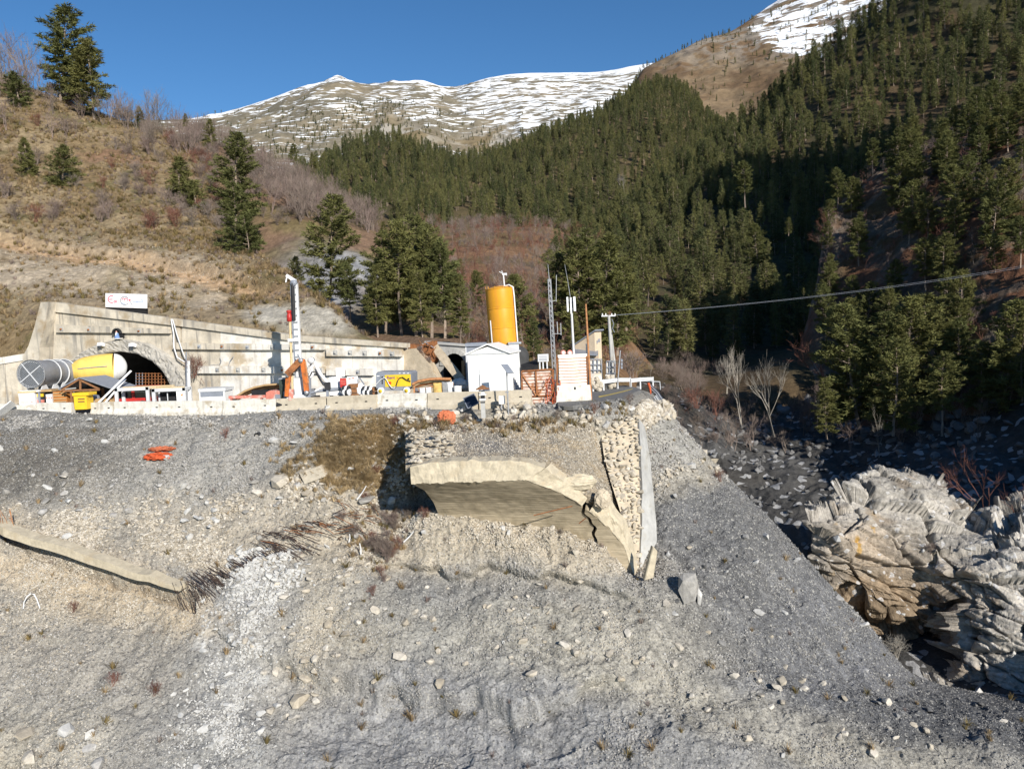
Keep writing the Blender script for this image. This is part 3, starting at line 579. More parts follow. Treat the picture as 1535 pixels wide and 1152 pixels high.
g2 = sstep(-.25, .3, fbm(W / 6, 4, 125))[..., None]
c = np.array((.17, .085, .05)) * g2 + np.array((.12, .08, .04)) * (1 - g2)
spur.col = np.clip(c * (1 - rk) + np.array((.16, .135, .105)) * (1 + .5 * fbm(W / 2, 3, 126))[..., None] * rk, .02, .6)
terrain_mat('spur_ground', detail=.9, dvar=.4, bump=.9, bdist=.5, bscale=1.5)
spur.build('rocky_spur', MATS['spur_ground'], spur.col)

# ---------------- right mountainside (hollow and forest)
us_m = np.concatenate([np.linspace(815, 1545, 300, endpoint=False), np.linspace(1545, 2100, 70)])
rows = [
 [(815, None, 96, -24), (930, None, 96, -26), (1060, None, 92, -28), (1200, None, 92, -28), (1535, None, 92, -28), (2100, None, 92, -28)],
 [(815, None, 110, -7), (930, None, 110, -9.5), (1060, None, 104, -12), (1200, None, 112, -8), (1535, None, 120, -4), (2100, None, 120, 10)],
 [(815, 545, 140), (930, 540, 160), (1050, 535, 172), (1200, 505, 196), (1300, 480, 215), (1535, 380, 230), (2100, 150, 230)],
 [(815, 470, 200), (930, 450, 225), (1050, 428, 238), (1150, 372, 262), (1250, 305, 290), (1350, 232, 300), (1535, 140, 295), (2100, -150, 290)],
 [(815, 410, 300), (900, 388, 330), (1000, 330, 345), (1100, 265, 352), (1200, 195, 362), (1300, 115, 372), (1535, 10, 355), (2100, -350, 350)],
 [(815, 385, 400), (900, 345, 450), (950, 308, 465), (1000, 270, 478), (1090, 204, 482), (1150, 166, 472), (1190, 120, 452), (1240, 80, 440), (1310, 24, 425), (1400, -60, 405), (1535, -170, 385), (2100, -520, 380)],
 ('behind', 30, 5), ('behind', 60, 60),
]
mside = Land(rows, us_m, [10, 30, 60, 60, 60, 8, 8])
px, py = mside.pix(); W = mside.g.copy()
mside.g[..., 2] += sstep(115, 150, W[..., 1]) * (3.0 * fbm(W / 45, 3, 131) + 1.2 * fbm(W / 12, 3, 132)); mside.freeze()
g2 = sstep(-.25, .3, fbm(W / 16, 4, 133))[..., None]
mside.col = np.clip(np.array((.10, .07, .04)) * g2 + np.array((.06, .055, .03)) * (1 - g2), .02, .6)
terrain_mat('forest_floor', detail=.4, dvar=.45, bump=.7, bdist=.6, bscale=.8)
mside.build('right_mountainside', MATS['forest_floor'], mside.col)

# ---------------- forested hill in the middle distance
us_f = np.linspace(380, 1240, 300)
rows = [
 [(380, None, 330, 40), (650, None, 330, 38), (850, None, 340, 32), (1240, None, 360, 20)],
 [(380, 325, 400), (560, 338, 400), (767, 350, 400), (850, 352, 420), (1000, 380, 430), (1240, 400, 430)],
 [(380, 300, 500), (600, 300, 520), (767, 295, 540), (850, 285, 560), (1000, 262, 570), (1240, 260, 540)],
 [(380, 280, 620), (474, 256, 660), (525, 229, 720), (580, 212, 760), (630, 226, 780), (690, 247, 790), (731, 238, 810), (800, 214, 830), (900, 172, 870), (960, 136, 905), (1000, 128, 900), (1090, 200, 800), (1240, 230, 700)],
 ('behind', 60, 8), ('behind', 120, 90),
]
fhill = Land(rows, us_f, [16, 50, 70, 8, 8])
px, py = fhill.pix(); W = fhill.g.copy()
fhill.g[..., 2] += sstep(345, 400, W[..., 1]) * (5.0 * fbm(W / 90, 3, 141) + 2.0 * fbm(W / 25, 3, 142)); fhill.freeze()
g2 = sstep(-.25, .3, fbm(W / 40, 4, 143))[..., None]
fhill.col = np.clip(np.array((.13, .095, .05)) * g2 + np.array((.07, .06, .03)) * (1 - g2), .02, .6)
fhill.build('forested_hill', MATS['forest_floor'], fhill.col)

# ---------------- brown meadow ridge rising to the snowy peak on the right
us_b = np.linspace(900, 1600, 280)
rows = [
 [(900, 260, 880), (1090, 240, 860), (1300, 200, 800), (1600, 150, 780)],
 [(900, 190, 1020), (1000, 175, 1020), (1090, 200, 960), (1200, 150, 980), (1600, 0, 980)],
 [(900, 190, 1200), (940, 160, 1205), (965, 132, 1210), (1030, 110, 1200), (1090, 110, 1180), (1150, 90, 1180), (1220, 70, 1180), (1600, -160, 1200)],
 [(900, 178, 1330), (930, 152, 1330), (950, 128, 1335), (965, 106, 1340), (1000, 88, 1340), (1050, 60, 1350), (1095, 47, 1360), (1130, 25, 1420), (1165, 2, 1460), (1250, -60, 1480), (1400, -160, 1500), (1600, -300, 1500)],
 ('behind', 80, 12), ('behind', 150, 120),
]
meadow = Land(rows, us_b, [30, 70, 80, 8, 8])
px, py = meadow.pix(); W = meadow.g.copy()
dr = sstep(900, 1000, W[..., 1]) * (1 - .6 * sstep(1290, 1340, W[..., 1]))
meadow.g[..., 2] += dr * (9 * fbm(W / 120, 3, 151) + 5 * ridged(W / 45, 3, 152)); meadow.freeze()
snowfield = np.clip(sstep(-35, 45, (px - 1095) * .9 - (py - 45) * 1.0 - 14 + 60 * fbm(W / 60, 4, 153)), 0, 1)  # snow cover of the right peak, edge broken up by noise
bare = sstep(.10, .38, fbm(np.stack([W[..., 0] / 60, W[..., 1] / 60, W[..., 2] / 16], -1), 4, 154))
snow = np.clip(snowfield * (1 - .35 * bare), 0, 1)
rock = (sstep(.2, .5, ridged(W / 25, 3, 155)) * sstep(120, 60, py) * .6)[..., None]
g2 = sstep(-.25, .3, fbm(W / 40, 4, 156))[..., None]
c = np.array((.145, .095, .055)) * g2 + np.array((.195, .14, .085)) * (1 - g2); c = c * (1 - rock) + np.array((.26, .24, .21)) * rock
meadow.col = np.clip(c, .02, .6)

# ---------------- snowy mountain range far behind
us_n = np.linspace(215, 1120, 360)
rows = [
 [(215, 280, 1150), (500, 300, 1150), (700, 290, 1200), (1120, 260, 1200)],
 [(215, 240, 1450), (400, 236, 1450), (500, 236, 1450), (600, 225, 1480), (700, 240, 1500), (800, 212, 1560), (960, 180, 1600), (1120, 160, 1600)],
 [(215, 208, 1850), (350, 195, 1850), (430, 172, 1850), (500, 160, 1800), (580, 172, 1800), (640, 160, 1840), (690, 176, 1880), (760, 160, 1900), (870, 142, 1950), (965, 128, 1980), (1120, 110, 1980)],
 [(215, 192, 2250), (290, 183, 2250), (350, 165, 2240), (430, 140, 2220), (470, 131, 2200), (500, 127, 2190), (540, 137, 2190), (580, 133, 2190), (625, 128, 2180), (670, 136, 2220), (740, 117, 2260), (800, 110, 2280), (870, 110, 2300), (965, 98, 2320), (1120, 80, 2320)],
 ('behind', 120, 20), ('behind', 300, 260),
]
range_ = Land(rows, us_n, [40, 110, 110, 8, 8])
px, py = range_.pix(); W = range_.g.copy()
dr = sstep(1200, 1450, W[..., 1]) * (1 - .8 * sstep(2080, 2190, W[..., 1]))
range_.g[..., 2] += dr * (26 * fbm(W / 330, 3, 161) + 18 * ridged(W / 170, 3, 162) + 3 * fbm(W / 30, 3, 163)); range_.freeze()
g2 = sstep(-.25, .3, fbm(W / 80, 4, 164))[..., None]
c = np.array((.215, .18, .125)) * g2 + np.array((.165, .145, .105)) * (1 - g2)
fs = (np.exp(-(((px - 585) / 70) ** 2 + ((py - 205) / 26) ** 2) ** 2) + np.exp(-(((px - 740) / 60) ** 2 + ((py - 212) / 20) ** 2) ** 2))
fs = np.clip(fs, 0, 1)
lim = (sstep(.25, .5, ridged(W / 60, 3, 165)) * fs)[..., None]
c = c * (1 - .7 * fs[..., None]) + np.array((.19, .14, .07)) * .7 * fs[..., None]; c = c * (1 - lim) + np.array((.36, .33, .28)) * lim
range_.col = np.clip(c, .02, .6)
# how much snow lies where: full on the right-hand peak, thin bands on the left
amt = .365 + .085 * sstep(660, 730, px) - .02 * sstep(420, 300, px) + .16 * np.exp(-((py - np.interp(px, [290, 350, 430, 500, 540, 625, 670, 740, 800, 965], [183, 165, 140, 127, 137, 128, 136, 117, 110, 98])) / 7) ** 2)
amt += .07 * np.exp(-(((px - 590) / 90) ** 2 + ((py - 155) / 30) ** 2)) - .25 * fs - .10 * np.exp(-(((px - 545) / 45) ** 2 + ((py - 140) / 14) ** 2))
rsnow = np.clip(amt, 0, 1)
def snow_mat(name, zs, sc):
    m = terrain_mat(name, detail=.06, dvar=.35, bump=.5, bdist=4.0, bscale=.06)
    n, l, b = nodes(m)
    at = n.new('ShaderNodeAttribute'); at.attribute_name = 'snow'; geo = n.new('ShaderNodeNewGeometry')
    mp = n.new('ShaderNodeMapping'); mp.inputs['Scale'].default_value = (sc, sc, zs); l.new(geo.outputs['Position'], mp.inputs[0])
    t = n.new('ShaderNodeTexNoise'); t.inputs['Scale'].default_value = 1; t.inputs['Detail'].default_value = 6; t.inputs['Roughness'].default_value = .62; t.inputs['Distortion'].default_value = .6; l.new(mp.outputs[0], t.inputs['Vector'])
    s = n.new('ShaderNodeMath'); s.operation = 'ADD'; l.new(at.outputs['Fac'], s.inputs[0]); l.new(t.outputs[0], s.inputs[1])
    r = n.new('ShaderNodeMapRange'); r.inputs['From Min'].default_value = .93; r.inputs['From Max'].default_value = .99; l.new(s.outputs[0], r.inputs[0])
    mm = n.new('ShaderNodeMix'); mm.data_type = 'RGBA'; src = b.inputs['Base Color'].links[0].from_socket
    l.new(r.outputs[0], mm.inputs['Factor']); l.new(src, mm.inputs['A']); mm.inputs['B'].default_value = (.84, .86, .88, 1); l.new(mm.outputs['Result'], b.inputs['Base Color'])
    return m
def snow_attr(ob, v):
    a = ob.data.attributes.new('snow', 'FLOAT', 'POINT'); a.data.foreach_set('value', v.astype(np.float32).ravel())
snow_mat('range_ground', .16, .026); snow_mat('peak_ground', .10, .028)
snow_attr(range_.build('snowy_mountain', MATS['range_ground'], range_.col), rsnow)
snow_attr(meadow.build('meadow_ridge', MATS['peak_ground'], meadow.col), snow * .49)
# ================================================================== PLANTS
def leaf_mat(name, c, c2, trans=.2, var=.35, scale=.5):
    m = bpy.data.materials.new(name); n, l, b = nodes(m); MATS[name] = m
    oi = n.new('ShaderNodeObjectInfo'); mm = n.new('ShaderNodeMix'); mm.data_type = 'RGBA'; mm.inputs['A'].default_value = (*c, 1); mm.inputs['B'].default_value = (*c2, 1); l.new(oi.outputs['Random'], mm.inputs['Factor'])
    geo = n.new('ShaderNodeNewGeometry'); t = n.new('ShaderNodeTexNoise'); t.inputs['Scale'].default_value = scale; t.inputs['Detail'].default_value = 4; l.new(geo.outputs['Position'], t.inputs['Vector'])
    cr = n.new('ShaderNodeMapRange'); cr.inputs['From Min'].default_value = .3; cr.inputs['From Max'].default_value = .7; cr.inputs['To Min'].default_value = 1 - var; cr.inputs['To Max'].default_value = 1 + var; l.new(t.outputs[0], cr.inputs[0])
    mx = n.new('ShaderNodeVectorMath'); mx.operation = 'SCALE'; l.new(mm.outputs['Result'], mx.inputs[0]); l.new(cr.outputs[0], mx.inputs['Scale'])
    l.new(mx.outputs[0], b.inputs['Base Color']); b.inputs['Roughness'].default_value = .8; b.inputs['Specular IOR Level'].default_value = .15
    if trans:
        tr = n.new('ShaderNodeBsdfTranslucent'); l.new(mx.outputs[0], tr.inputs[0]); ms = n.new('ShaderNodeMixShader'); ms.inputs[0].default_value = trans
        l.new(b.outputs[0], ms.inputs[1]); l.new(tr.outputs[0], ms.inputs[2]); l.new(ms.outputs[0], n['Material Output'].inputs[0])
    return m
leaf_mat('pine_needles', (.165, .16, .055), (.115, .125, .045))
leaf_mat('fir_needles', (.185, .18, .068), (.075, .090, .038), .25)
leaf_mat('bare_twigs', (.21, .155, .135), (.20, .165, .135), 0, .3)
leaf_mat('red_twigs', (.19, .085, .06), (.16, .08, .06), 0, .3)
leaf_mat('pale_twigs', (.33, .30, .25), (.27, .24, .2), 0, .3)
leaf_mat('straw', (.50, .385, .225), (.38, .28, .15), .3, .3)
leaf_mat('tussock_straw', (.36, .27, .155), (.28, .20, .11), .25, .3)
leaf_mat('straw_olive', (.16, .13, .05), (.22, .16, .07), .25, .3)
mat('pine_bark', (.26, .205, .16), var=.4, scale=6, rough=.95)
mat('grey_bark', (.30, .275, .24), var=.35, scale=6, rough=.95)

def mesh_from(name, v, f, m):
    me = bpy.data.meshes.new(name); me.from_pydata(v, [], f); me.materials.append(m); return me
def tubes3(segs):
    """segs = [(a, b, ra, rb)] -> three-sided tapered sticks"""
    v = []; f = []
    for a, b, ra, rb in segs:
        a = np.array(a); b = np.array(b); d = b - a; d = d / (np.linalg.norm(d) + 1e-9); x = np.cross(d, (0, 0, 1) if abs(d[2]) < .9 else (1, 0, 0)); x /= np.linalg.norm(x); y = np.cross(d, x); o = len(v)
        for p, r_ in ((a, ra), (b, rb)):
            for k in range(3):
                t = 2.0944 * k; v.append(tuple(p + (x * math.cos(t) + y * math.sin(t)) * r_))
        for k in range(3): f.append((o + k, o + (k + 1) % 3, o + 3 + (k + 1) % 3, o + 3 + k))
    return v, f
def pine_meshes(name, seed, h, rmax, base, kind='pine', nclump=5, nblade=9, csize=.5, needles='pine_needles', whorl=.055, lean=.03):
    """crown (needle clumps along the limbs) and trunk (with limbs) of one conifer, standing on its origin"""
    rg = np.random.default_rng(seed); V = []; Fc = []; segs = []
    lx, ly = rg.normal(0, lean, 2)
    def axis(z): return np.array([lx * z + .12 * math.sin(z * .5 + seed), ly * z + .12 * math.cos(z * .43 + seed), z])
    nz = 9; r0 = .010 * h + .045
    for i in range(nz): segs.append((axis(h * i / nz), axis(h * (i + 1) / nz), r0 * (1 - i / nz) + .02, r0 * (1 - (i + 1) / nz) + .015))
    z = base * h; side = rg.uniform(0, 6.28)
    while z < h * .985:
        t = (z - base * h) / (h * (1 - base))
        prof = (1 - t) ** .75 * (.55 + .45 * min(1, t / .18)) if kind == 'fir' else (math.sin(math.pi * min(1, (t * .80 + .20))) ** .75) * (1 - .25 * t)
        nb = 6 if kind == 'fir' else 5
        a0 = rg.uniform(0, 6.28)
        for j in range(nb):
            a = a0 + 6.28 * j / nb + rg.normal(0, .25)
            L = rmax * prof * rg.uniform(.55, 1.12) * (1 + .18 * math.cos(a - side)); L = max(L, .25 * csize)
            if rg.random() < .10: continue
            up = (.25 + .5 * t) if kind == 'pine' else (.02 + .45 * t); dz = rg.normal(0, .08)
            p0 = axis(z); pts = [p0]
            for s_ in (.35, .7, 1.0):
                rise = L * s_ * (up - (.42 if kind == 'pine' else .55) * s_ * (1 - t) + .12 * s_ * s_ + dz); pts.append(p0 + np.array([math.cos(a + .1 * s_) * L * s_, math.sin(a + .1 * s_) * L * s_, rise]))
            br = .012 * h * (L / rmax) * .25 + .012
            for k in range(3): segs.append((pts[k], pts[k + 1], br * (1 - k / 3.2), br * (1 - (k + 1) / 3.2)))
            n = max(2, int(round(nclump * L / rmax + 1)))
            for k in range(n):
                s_ = .30 + .70 * (k + rg.uniform(.2, .9)) / n; q = s_ * 3 if False else None
                i0 = 0 if s_ < .35 else (1 if s_ < .7 else 2); lo = (0, .35, .7)[i0]; hi = (.35, .7, 1.0)[i0]; u = (s_ - lo) / (hi - lo)
                c = pts[i0] * (1 - u) + pts[i0 + 1] * u + rg.normal(0, .12 * csize, 3)
                sz = csize * rg.uniform(.7, 1.25) * (1.0 - .25 * t)
                out = np.array([math.cos(a), math.sin(a), .45])
                for b_ in range(nblade):
                    d = rg.normal(0, 1, 3) * np.array([1, 1, .55]) + out * .7; d /= np.linalg.norm(d)
                    w_ = np.cross(d, rg.normal(0, 1, 3)); w_ /= np.linalg.norm(w_); o = len(V); wd = sz * rg.uniform(.16, .30)
                    st = c + rg.normal(0, .22 * sz, 3)
                    V += [tuple(st - w_ * wd * .5), tuple(st + w_ * wd * .5), tuple(st + d * sz * rg.uniform(.6, 1.05))]; Fc.append((o, o + 1, o + 2))
        z += whorl * h * rg.uniform(.75, 1.25) * (1 - .35 * t)
    # leader tuft
    for b_ in range(14):
        d = rg.normal(0, 1, 3) * .5 + np.array([0, 0, 1]); d /= np.linalg.norm(d); w_ = np.cross(d, rg.normal(0, 1, 3)); w_ /= np.linalg.norm(w_); o = len(V); st = axis(h * rg.uniform(.93, 1.0))
        V += [tuple(st - w_ * .05 * csize), tuple(st + w_ * .05 * csize), tuple(st + d * csize * .8)]; Fc.append((o, o + 1, o + 2))
    v, f = tubes3(segs)
    crown = mesh_from(name + '_crown', V, Fc, MATS[needles]); trunk = mesh_from(name + '_trunk', v, f, MATS['pine_bark'])
    whole = bpy.data.meshes.new(name + '_whole'); o = len(V)
    whole.from_pydata(V + v, [], Fc + [tuple(i + o for i in q) for q in f]); whole.materials.append(MATS[needles]); whole.materials.append(MATS['pine_bark'])
    mi = np.zeros(len(Fc) + len(f), np.int32); mi[len(Fc):] = 1; whole.polygons.foreach_set('material_index', mi)
    return crown, trunk, whole, h
PINES = [pine_meshes('near_pine', 10, 14, 3.4, .22, 'pine', 10, 17, .64), pine_meshes('near_pine_b', 11, 14, 3.0, .16, 'pine', 10, 17, .60), pine_meshes('near_pine_c', 12, 14, 2.8, .34, 'pine', 9, 17, .62, whorl=.05),
         pine_meshes('near_pine_d', 13, 14, 3.9, .10, 'pine', 11, 17, .68)]
SMALLP = [pine_meshes('small_pine', 14, 5, 1.7, .06, 'fir', 6, 14, .42, whorl=.075), pine_meshes('small_pine_b', 15, 5, 1.9, .05, 'pine', 6, 14, .45, whorl=.08)]
FIRS = [pine_meshes('forest_fir', 20, 13, 2.5, .10, 'fir', 5, 7, .8, 'fir_needles', .06), pine_meshes('forest_fir_b', 21, 13, 2.2, .14, 'fir', 5, 7, .78, 'fir_needles', .06), pine_meshes('forest_fir_c', 22, 13, 2.8, .2, 'pine', 5, 7, .85, 'fir_needles', .06),
        pine_meshes('forest_fir_d', 23, 13, 2.4, .26, 'pine', 5, 8, .8, 'fir_needles', .06)]
TREECOUNT = [0]
def conifer(proto, loc, height, label, group=None, rotz=None, name='pine_tree', lean=0, wide=1.0):
    crown, trunk, whole, h = proto; s_ = height / h
    o = thing(name, label, 'tree', loc, group); o.rotation_euler = (0, R(lean), random.uniform(0, 6.28) if rotz is None else rotz); o.scale = (s_ * wide, s_ * wide, s_)
    for nm, me in (('trunk', trunk), ('crown', crown)):
        c = bpy.data.objects.new(nm, me); COL.objects.link(c); c.parent = o
    TREECOUNT[0] += 1
    return o
def conifer_px(proto, px, pyb, pyt, land, label, group=None, d=None, **k):
    loc = P(px, pyb, d) if d else land.at(px, pyb); hgt = (pyb - pyt) / F * loc.y * .98
    return conifer(proto, loc - Vector((0, 0, .25)), hgt, label, group, **k)

# --- the conifers near the site, one by one
G1 = 'conifers around the construction site'
conifer_px(PINES[3], 92, 152, 6, hill, 'tall dark pine on the top left skyline, the left and taller of the pair', G1, wide=1.25)
conifer_px(PINES[1], 142, 178, 56, hill, 'second tall pine of the top left skyline pair, leaning against its taller neighbour', G1, wide=1.3)
conifer_px(PINES[0], 118, 165, 75, hill, 'shorter dark pine half hidden between the tall skyline pair', G1, wide=1.3)
conifer_px(SMALLP[0], 40, 260, 203, hill, 'small pine on the grassy hillside beside bare pale stems near the left edge', G1)
conifer_px(SMALLP[1], 93, 278, 214, hill, 'bushy young pine in brown grass, low on the left hillside', G1, wide=1.25)
conifer_px(SMALLP[0], 268, 302, 230, hill, 'loose young pine in brown scrub on the middle of the hillside', G1, wide=1.25)
conifer_px(SMALLP[1], 32, 158, 108, hill, 'small pine below the skyline at the far left edge of the hillside', G1, wide=1.3)
conifer_px(SMALLP[0], 210, 193, 156, hill, 'small green pine among grey bare trees just under the skyline', G1)
conifer_px(SMALLP[1], 296, 312, 268, hill, 'low spreading pine at the right of the loose young pine', G1, wide=1.3)
conifer_px(SMALLP[0], 278, 187, 168, hill, 'tiny dark conifer alone at the right end of the hillside skyline', G1, d=140)
conifer_px(PINES[1], 318, 235, 176, scree, 'dark pine behind the hillside shoulder under the snowy ridge', G1, d=165)
conifer_px(PINES[3], 352, 330, 200, scree, 'tall pine standing above the shaggy pine at the hillside edge', G1, d=116, wide=1.2)
conifer_px(PINES[1], 362, 412, 270, hill, 'large shaggy pine at the right edge of the grassy hillside', G1, d=90, wide=1.3)
conifer_px(PINES[0], 375, 400, 318, hill, 'low broad pine tucked against the right of the shaggy pine', G1, d=87, wide=1.4)
conifer_px(PINES[3], 492, 455, 290, scree, 'tall lone pine standing in front of the grey scree', G1, d=84, wide=1.15)
conifer_px(PINES[2], 527, 482, 388, scree, 'thin crooked pine beside the lone pine of the grey scree', G1, d=80, wide=1.1)
conifer_px(PINES[0], 446, 452, 380, scree, 'short pine with bare base at the left foot of the lone scree pine', G1, d=86)
for i, (x, yb, yt, d, pr, lb) in enumerate([(580, 505, 338, 76, 1, 'pine at the left end of the clump behind the retaining wall'), (602, 508, 326, 74, 2, 'pale trunked pine second from the left in the clump behind the wall'),
    (622, 508, 318, 78, 0, 'tallest pine in the clump behind the retaining wall'), (648, 508, 332, 75, 2, 'pine in the middle of the clump behind the wall with a bare lower trunk'),
    (668, 510, 352, 74, 2, 'slim pine right of the middle of the clump behind the wall'), (690, 512, 404, 74, 1, 'lower pine at the right end of the clump behind the leaning block'),
    (566, 502, 392, 73, 0, 'short pine at the front left of the clump behind the wall'), (634, 505, 400, 71, 1, 'young pine in front of the clump behind the broken wall'), (596, 492, 350, 88, 3, 'broad pine at the back of the clump behind the wall'), (655, 495, 366, 90, 3, 'broad dark pine at the back right of the clump behind the wall')]):
    conifer_px(PINES[pr], x, yb, yt, vale, lb, G1, d=d, wide=1.05)
for x, yb, yt, d, pr, lb in [(690, 440, 385, 150, 1, 'round pine on the brown brush slope left of the silo'), (715, 470, 402, 120, 0, 'spreading pine on the brush slope just left of the silo top'), (786, 520, 405, 84, 3, 'dark pine close behind the right side of the orange silo'),
    (800, 540, 470, 74, 1, 'low pine behind the rust gate right of the silo'), (540, 350, 318, 140, 0, 'small pine on the ridge of bare brown trees above the scree'), (576, 372, 330, 135, 1, 'pine at the end of the brown ridge over the clump'),
    (845, 520, 372, 98, 2, 'pine behind the lattice mast left of the antenna pole'), (872, 520, 352, 96, 0, 'tall olive pine behind the antenna pole'), (900, 528, 348, 95, 3, 'broad tall pine behind the beige cabin'), (925, 530, 400, 94, 1, 'pine right of the beige cabin at the edge of the dark hollow'),
    (885, 500, 338, 112, 1, 'pine standing behind the pair over the beige cabin'), (940, 495, 382, 112, 2, 'pine with a long bare trunk at the edge of the shaded hollow'), (858, 545, 455, 76, 1, 'low dark pine behind the two round lamps'),
    (470, 262, 228, 230, 1, 'dark pine on the brown ridge in front of the far forest'), (440, 250, 215, 240, 0, 'leftmost dark pine on the brown ridge in front of the far forest')]:
    conifer_px(PINES[pr], x, yb, yt, vale, lb, G1, d=d, wide=1.1)
# shaded hollow and right bank
G2 = 'pines on the shaded right bank'
for x, yb, yt, d, pr, lb in [(1136, 398, 334, 190, 3, 'sunlit pine tip standing alone in the dark hollow'), (1182, 352, 324, 215, 1, 'small sunlit pine top higher in the dark hollow'), (1118, 310, 240, 205, 2, 'pine with a long pale bare trunk above the dark hollow'),
    (1288, 640, 446, 86, 3, 'slender pine with open whorls on the right bank above the outcrop'), (1322, 640, 458, 85, 1, 'pine next to the slender one on the right bank'), (1362, 625, 436, 86, 3, 'tallest pine of the right bank row'), (1396, 628, 432, 86, 0, 'bushy pine at the right end of the bank row'),
    (1340, 650, 500, 80, 3, 'wide low pine in front of the right bank row'), (1440, 620, 470, 84, 2, 'thin pine with bare lower trunk on the right bank'), (1500, 625, 442, 78, 3, 'large pine at the right edge of the photo'), (1532, 610, 470, 76, 1, 'pine cut by the right edge of the photo'),
    (1268, 640, 520, 88, 1, 'dark young pine below the red leafless bush'), (1240, 655, 560, 84, 1, 'small pine at the left end of the right bank row'), (1470, 630, 505, 80, 0, 'short spreading pine between the thin pine and the edge pine'), (1205, 440, 428, 120, 1, 'pine top poking up below the overhead wires'),
    (1410, 650, 520, 76, 2, 'bare trunked pine over the dark bank')]:
    conifer_px(PINES[pr], x, yb, yt, spur, lb, G2, d=d, wide=1.15)

def place_words(x, y, box, what, rel=True):
    u = (x - box[0]) / (box[2] - box[0]); v = (y - box[1]) / (box[3] - box[1])
    a = 'left' if u < .34 else ('right' if u > .66 else 'middle'); b = 'upper' if v < .34 else ('lower' if v > .66 else 'mid height')
    return f'{b} {a}' + (f' of {what}' if what else '')
# --- pines on the rocky spur
GS = 'sparse pines on the rocky spur'
def thin(p, cell):
    k = np.unique(np.round(p[:, :2] / cell).astype(int), axis=0, return_index=True)[1]; return k
wsp = ((spur.px > 1235) & (spur.px < 1900)).astype(float) * np.where(spur.py < 520, 1.0, .35) + ((spur.px >= 1900)).astype(float) * .5
p, n_, x_, y_ = spur.sample(700, wsp, 31, 30, 190); k = thin(p, 4.2); p, x_, y_ = p[k], x_[k], y_[k]
order = np.argsort(p[:, 1]); cnt = 0
for i in order:
    if cnt >= 92: break
    if not (1200 < x_[i] < 1640 and -80 < y_[i] < 640): continue
    hgt = random.uniform(4.5, 9.5)
    where = 'on the upper rocky spur' if y_[i] < 300 else ('on the middle of the rocky spur' if y_[i] < 450 else 'low on the rocky spur')
    pw_ = ('tall' if hgt > 8.2 else 'low') + ' olive green pine, ' + place_words(x_[i], y_[i], (1235, 150, 1535, 620), 'the rocky spur'); conifer(random.choice(PINES), Vector(p[i]) - Vector((0, 0, .3)), hgt, pw_, GS + ': ' + pw_, wide=1.1); cnt += 1

# --- forest: right mountainside and far hill; the largest 150 as things, the rest as one mass
wm = np.ones((mside.nv, mside.nu)) * (mside.px > 820) * (mside.px < 1750) * (mside.g[..., 1] > 150)
pm, nm_, xm, ym = mside.sample(9000, wm, 41); k = thin(pm, 5.0); pm, xm, ym = pm[k], xm[k], ym[k]
keep = np.random.default_rng(5).random(len(pm)) < np.where((pm[:, 1] < 250) & (xm < 1240), .50, .92); pm, xm, ym = pm[keep], xm[keep], ym[keep]
wf = np.ones((fhill.nv, fhill.nu)) * (fhill.px > 440) * (fhill.px < 1130) * (fhill.g[..., 1] > 385)
clear = np.exp(-(((fhill.px - 936) / 16) ** 2 + ((fhill.py - 262) / 26) ** 2)); wf = wf * (1 - .93 * clear)
thinup = 1 - .65 * np.exp(-(((fhill.px - 560) / 90) ** 2 + ((fhill.py - 215) / 14) ** 2)); wf = wf * thinup
pf, nf_, xf, yf = fhill.sample(16000, wf, 43); gapn = fbm(pf / 22, 3, 91) > -.28; pf, xf, yf = pf[gapn], xf[gapn], yf[gapn]; k = thin(pf, 6.4); pf, xf, yf = pf[k], xf[k], yf[k]
allp = np.concatenate([pm, pf]); rg = np.random.default_rng(77)
hs = np.concatenate([rg.uniform(8, 16, len(pm)), rg.uniform(8, 18, len(pf))]); hs *= np.where(rg.random(len(hs)) < .2, .55, 1)
xa, ya = proj(allp); size = hs / allp[:, 1] * ((xa > -10) & (xa < 1560) & (ya > 0) & (ya < 560))
big = np.argsort(-size)[:115]; GF = 'forest pines on the right mountainside'
for i in big:
    x, y = xa[i], ya[i]
    where = 'in the shaded hollow' if (y > 300 and x < 1260) else ('on the slope above the dark hollow' if x < 1260 else 'high on the slope at the upper right')
    pw_ = ('tall' if hs[i] > 12.5 else 'short') + ' dark forest pine, ' + place_words(x, y, (850, 300, 1260, 560) if y > 300 and x < 1260 else (1000, 0, 1535, 330), where.split(' ', 1)[1].replace('the slope at the upper right', 'the upper right forest')); conifer(FIRS[i % 4], Vector(allp[i]) - Vector((0, 0, .4)), float(hs[i]), pw_, GF + ': ' + pw_, wide=1.1)
rest = np.setdiff1d(np.arange(len(allp)), big)
source_collection('forest_source', [f[2] for f in FIRS])
def mass(name, src, P_, H, h0, label, cat, nvar, seed, wide=(.75, 1.05), tilt=.05):
    rg = np.random.default_rng(seed); n = len(P_); e = np.stack([rg.normal(0, tilt, n), rg.normal(0, tilt, n), rg.uniform(0, 6.28, n)], -1); s_ = H / h0; w_ = rg.uniform(*wide, n)
    ob = scatter(name, src, P_, e, np.stack([s_ * w_, s_ * w_, s_], -1), rg.integers(0, nvar, n)); ob['label'] = label; ob['category'] = cat; return ob
r1 = rest[rest < len(pm)]; r2 = rest[rest >= len(pm)]
mass('forest', 'forest_source', allp[r1] - np.array([0, 0, .4]), hs[r1], 13, 'dense dark pine forest covering the right mountainside', 'forest', 4, 1)
mass('forest', 'forest_source', allp[r2] - np.array([0, 0, .4]), hs[r2], 13, 'distant even pine forest on the hill below the snowy mountain', 'forest', 4, 2)
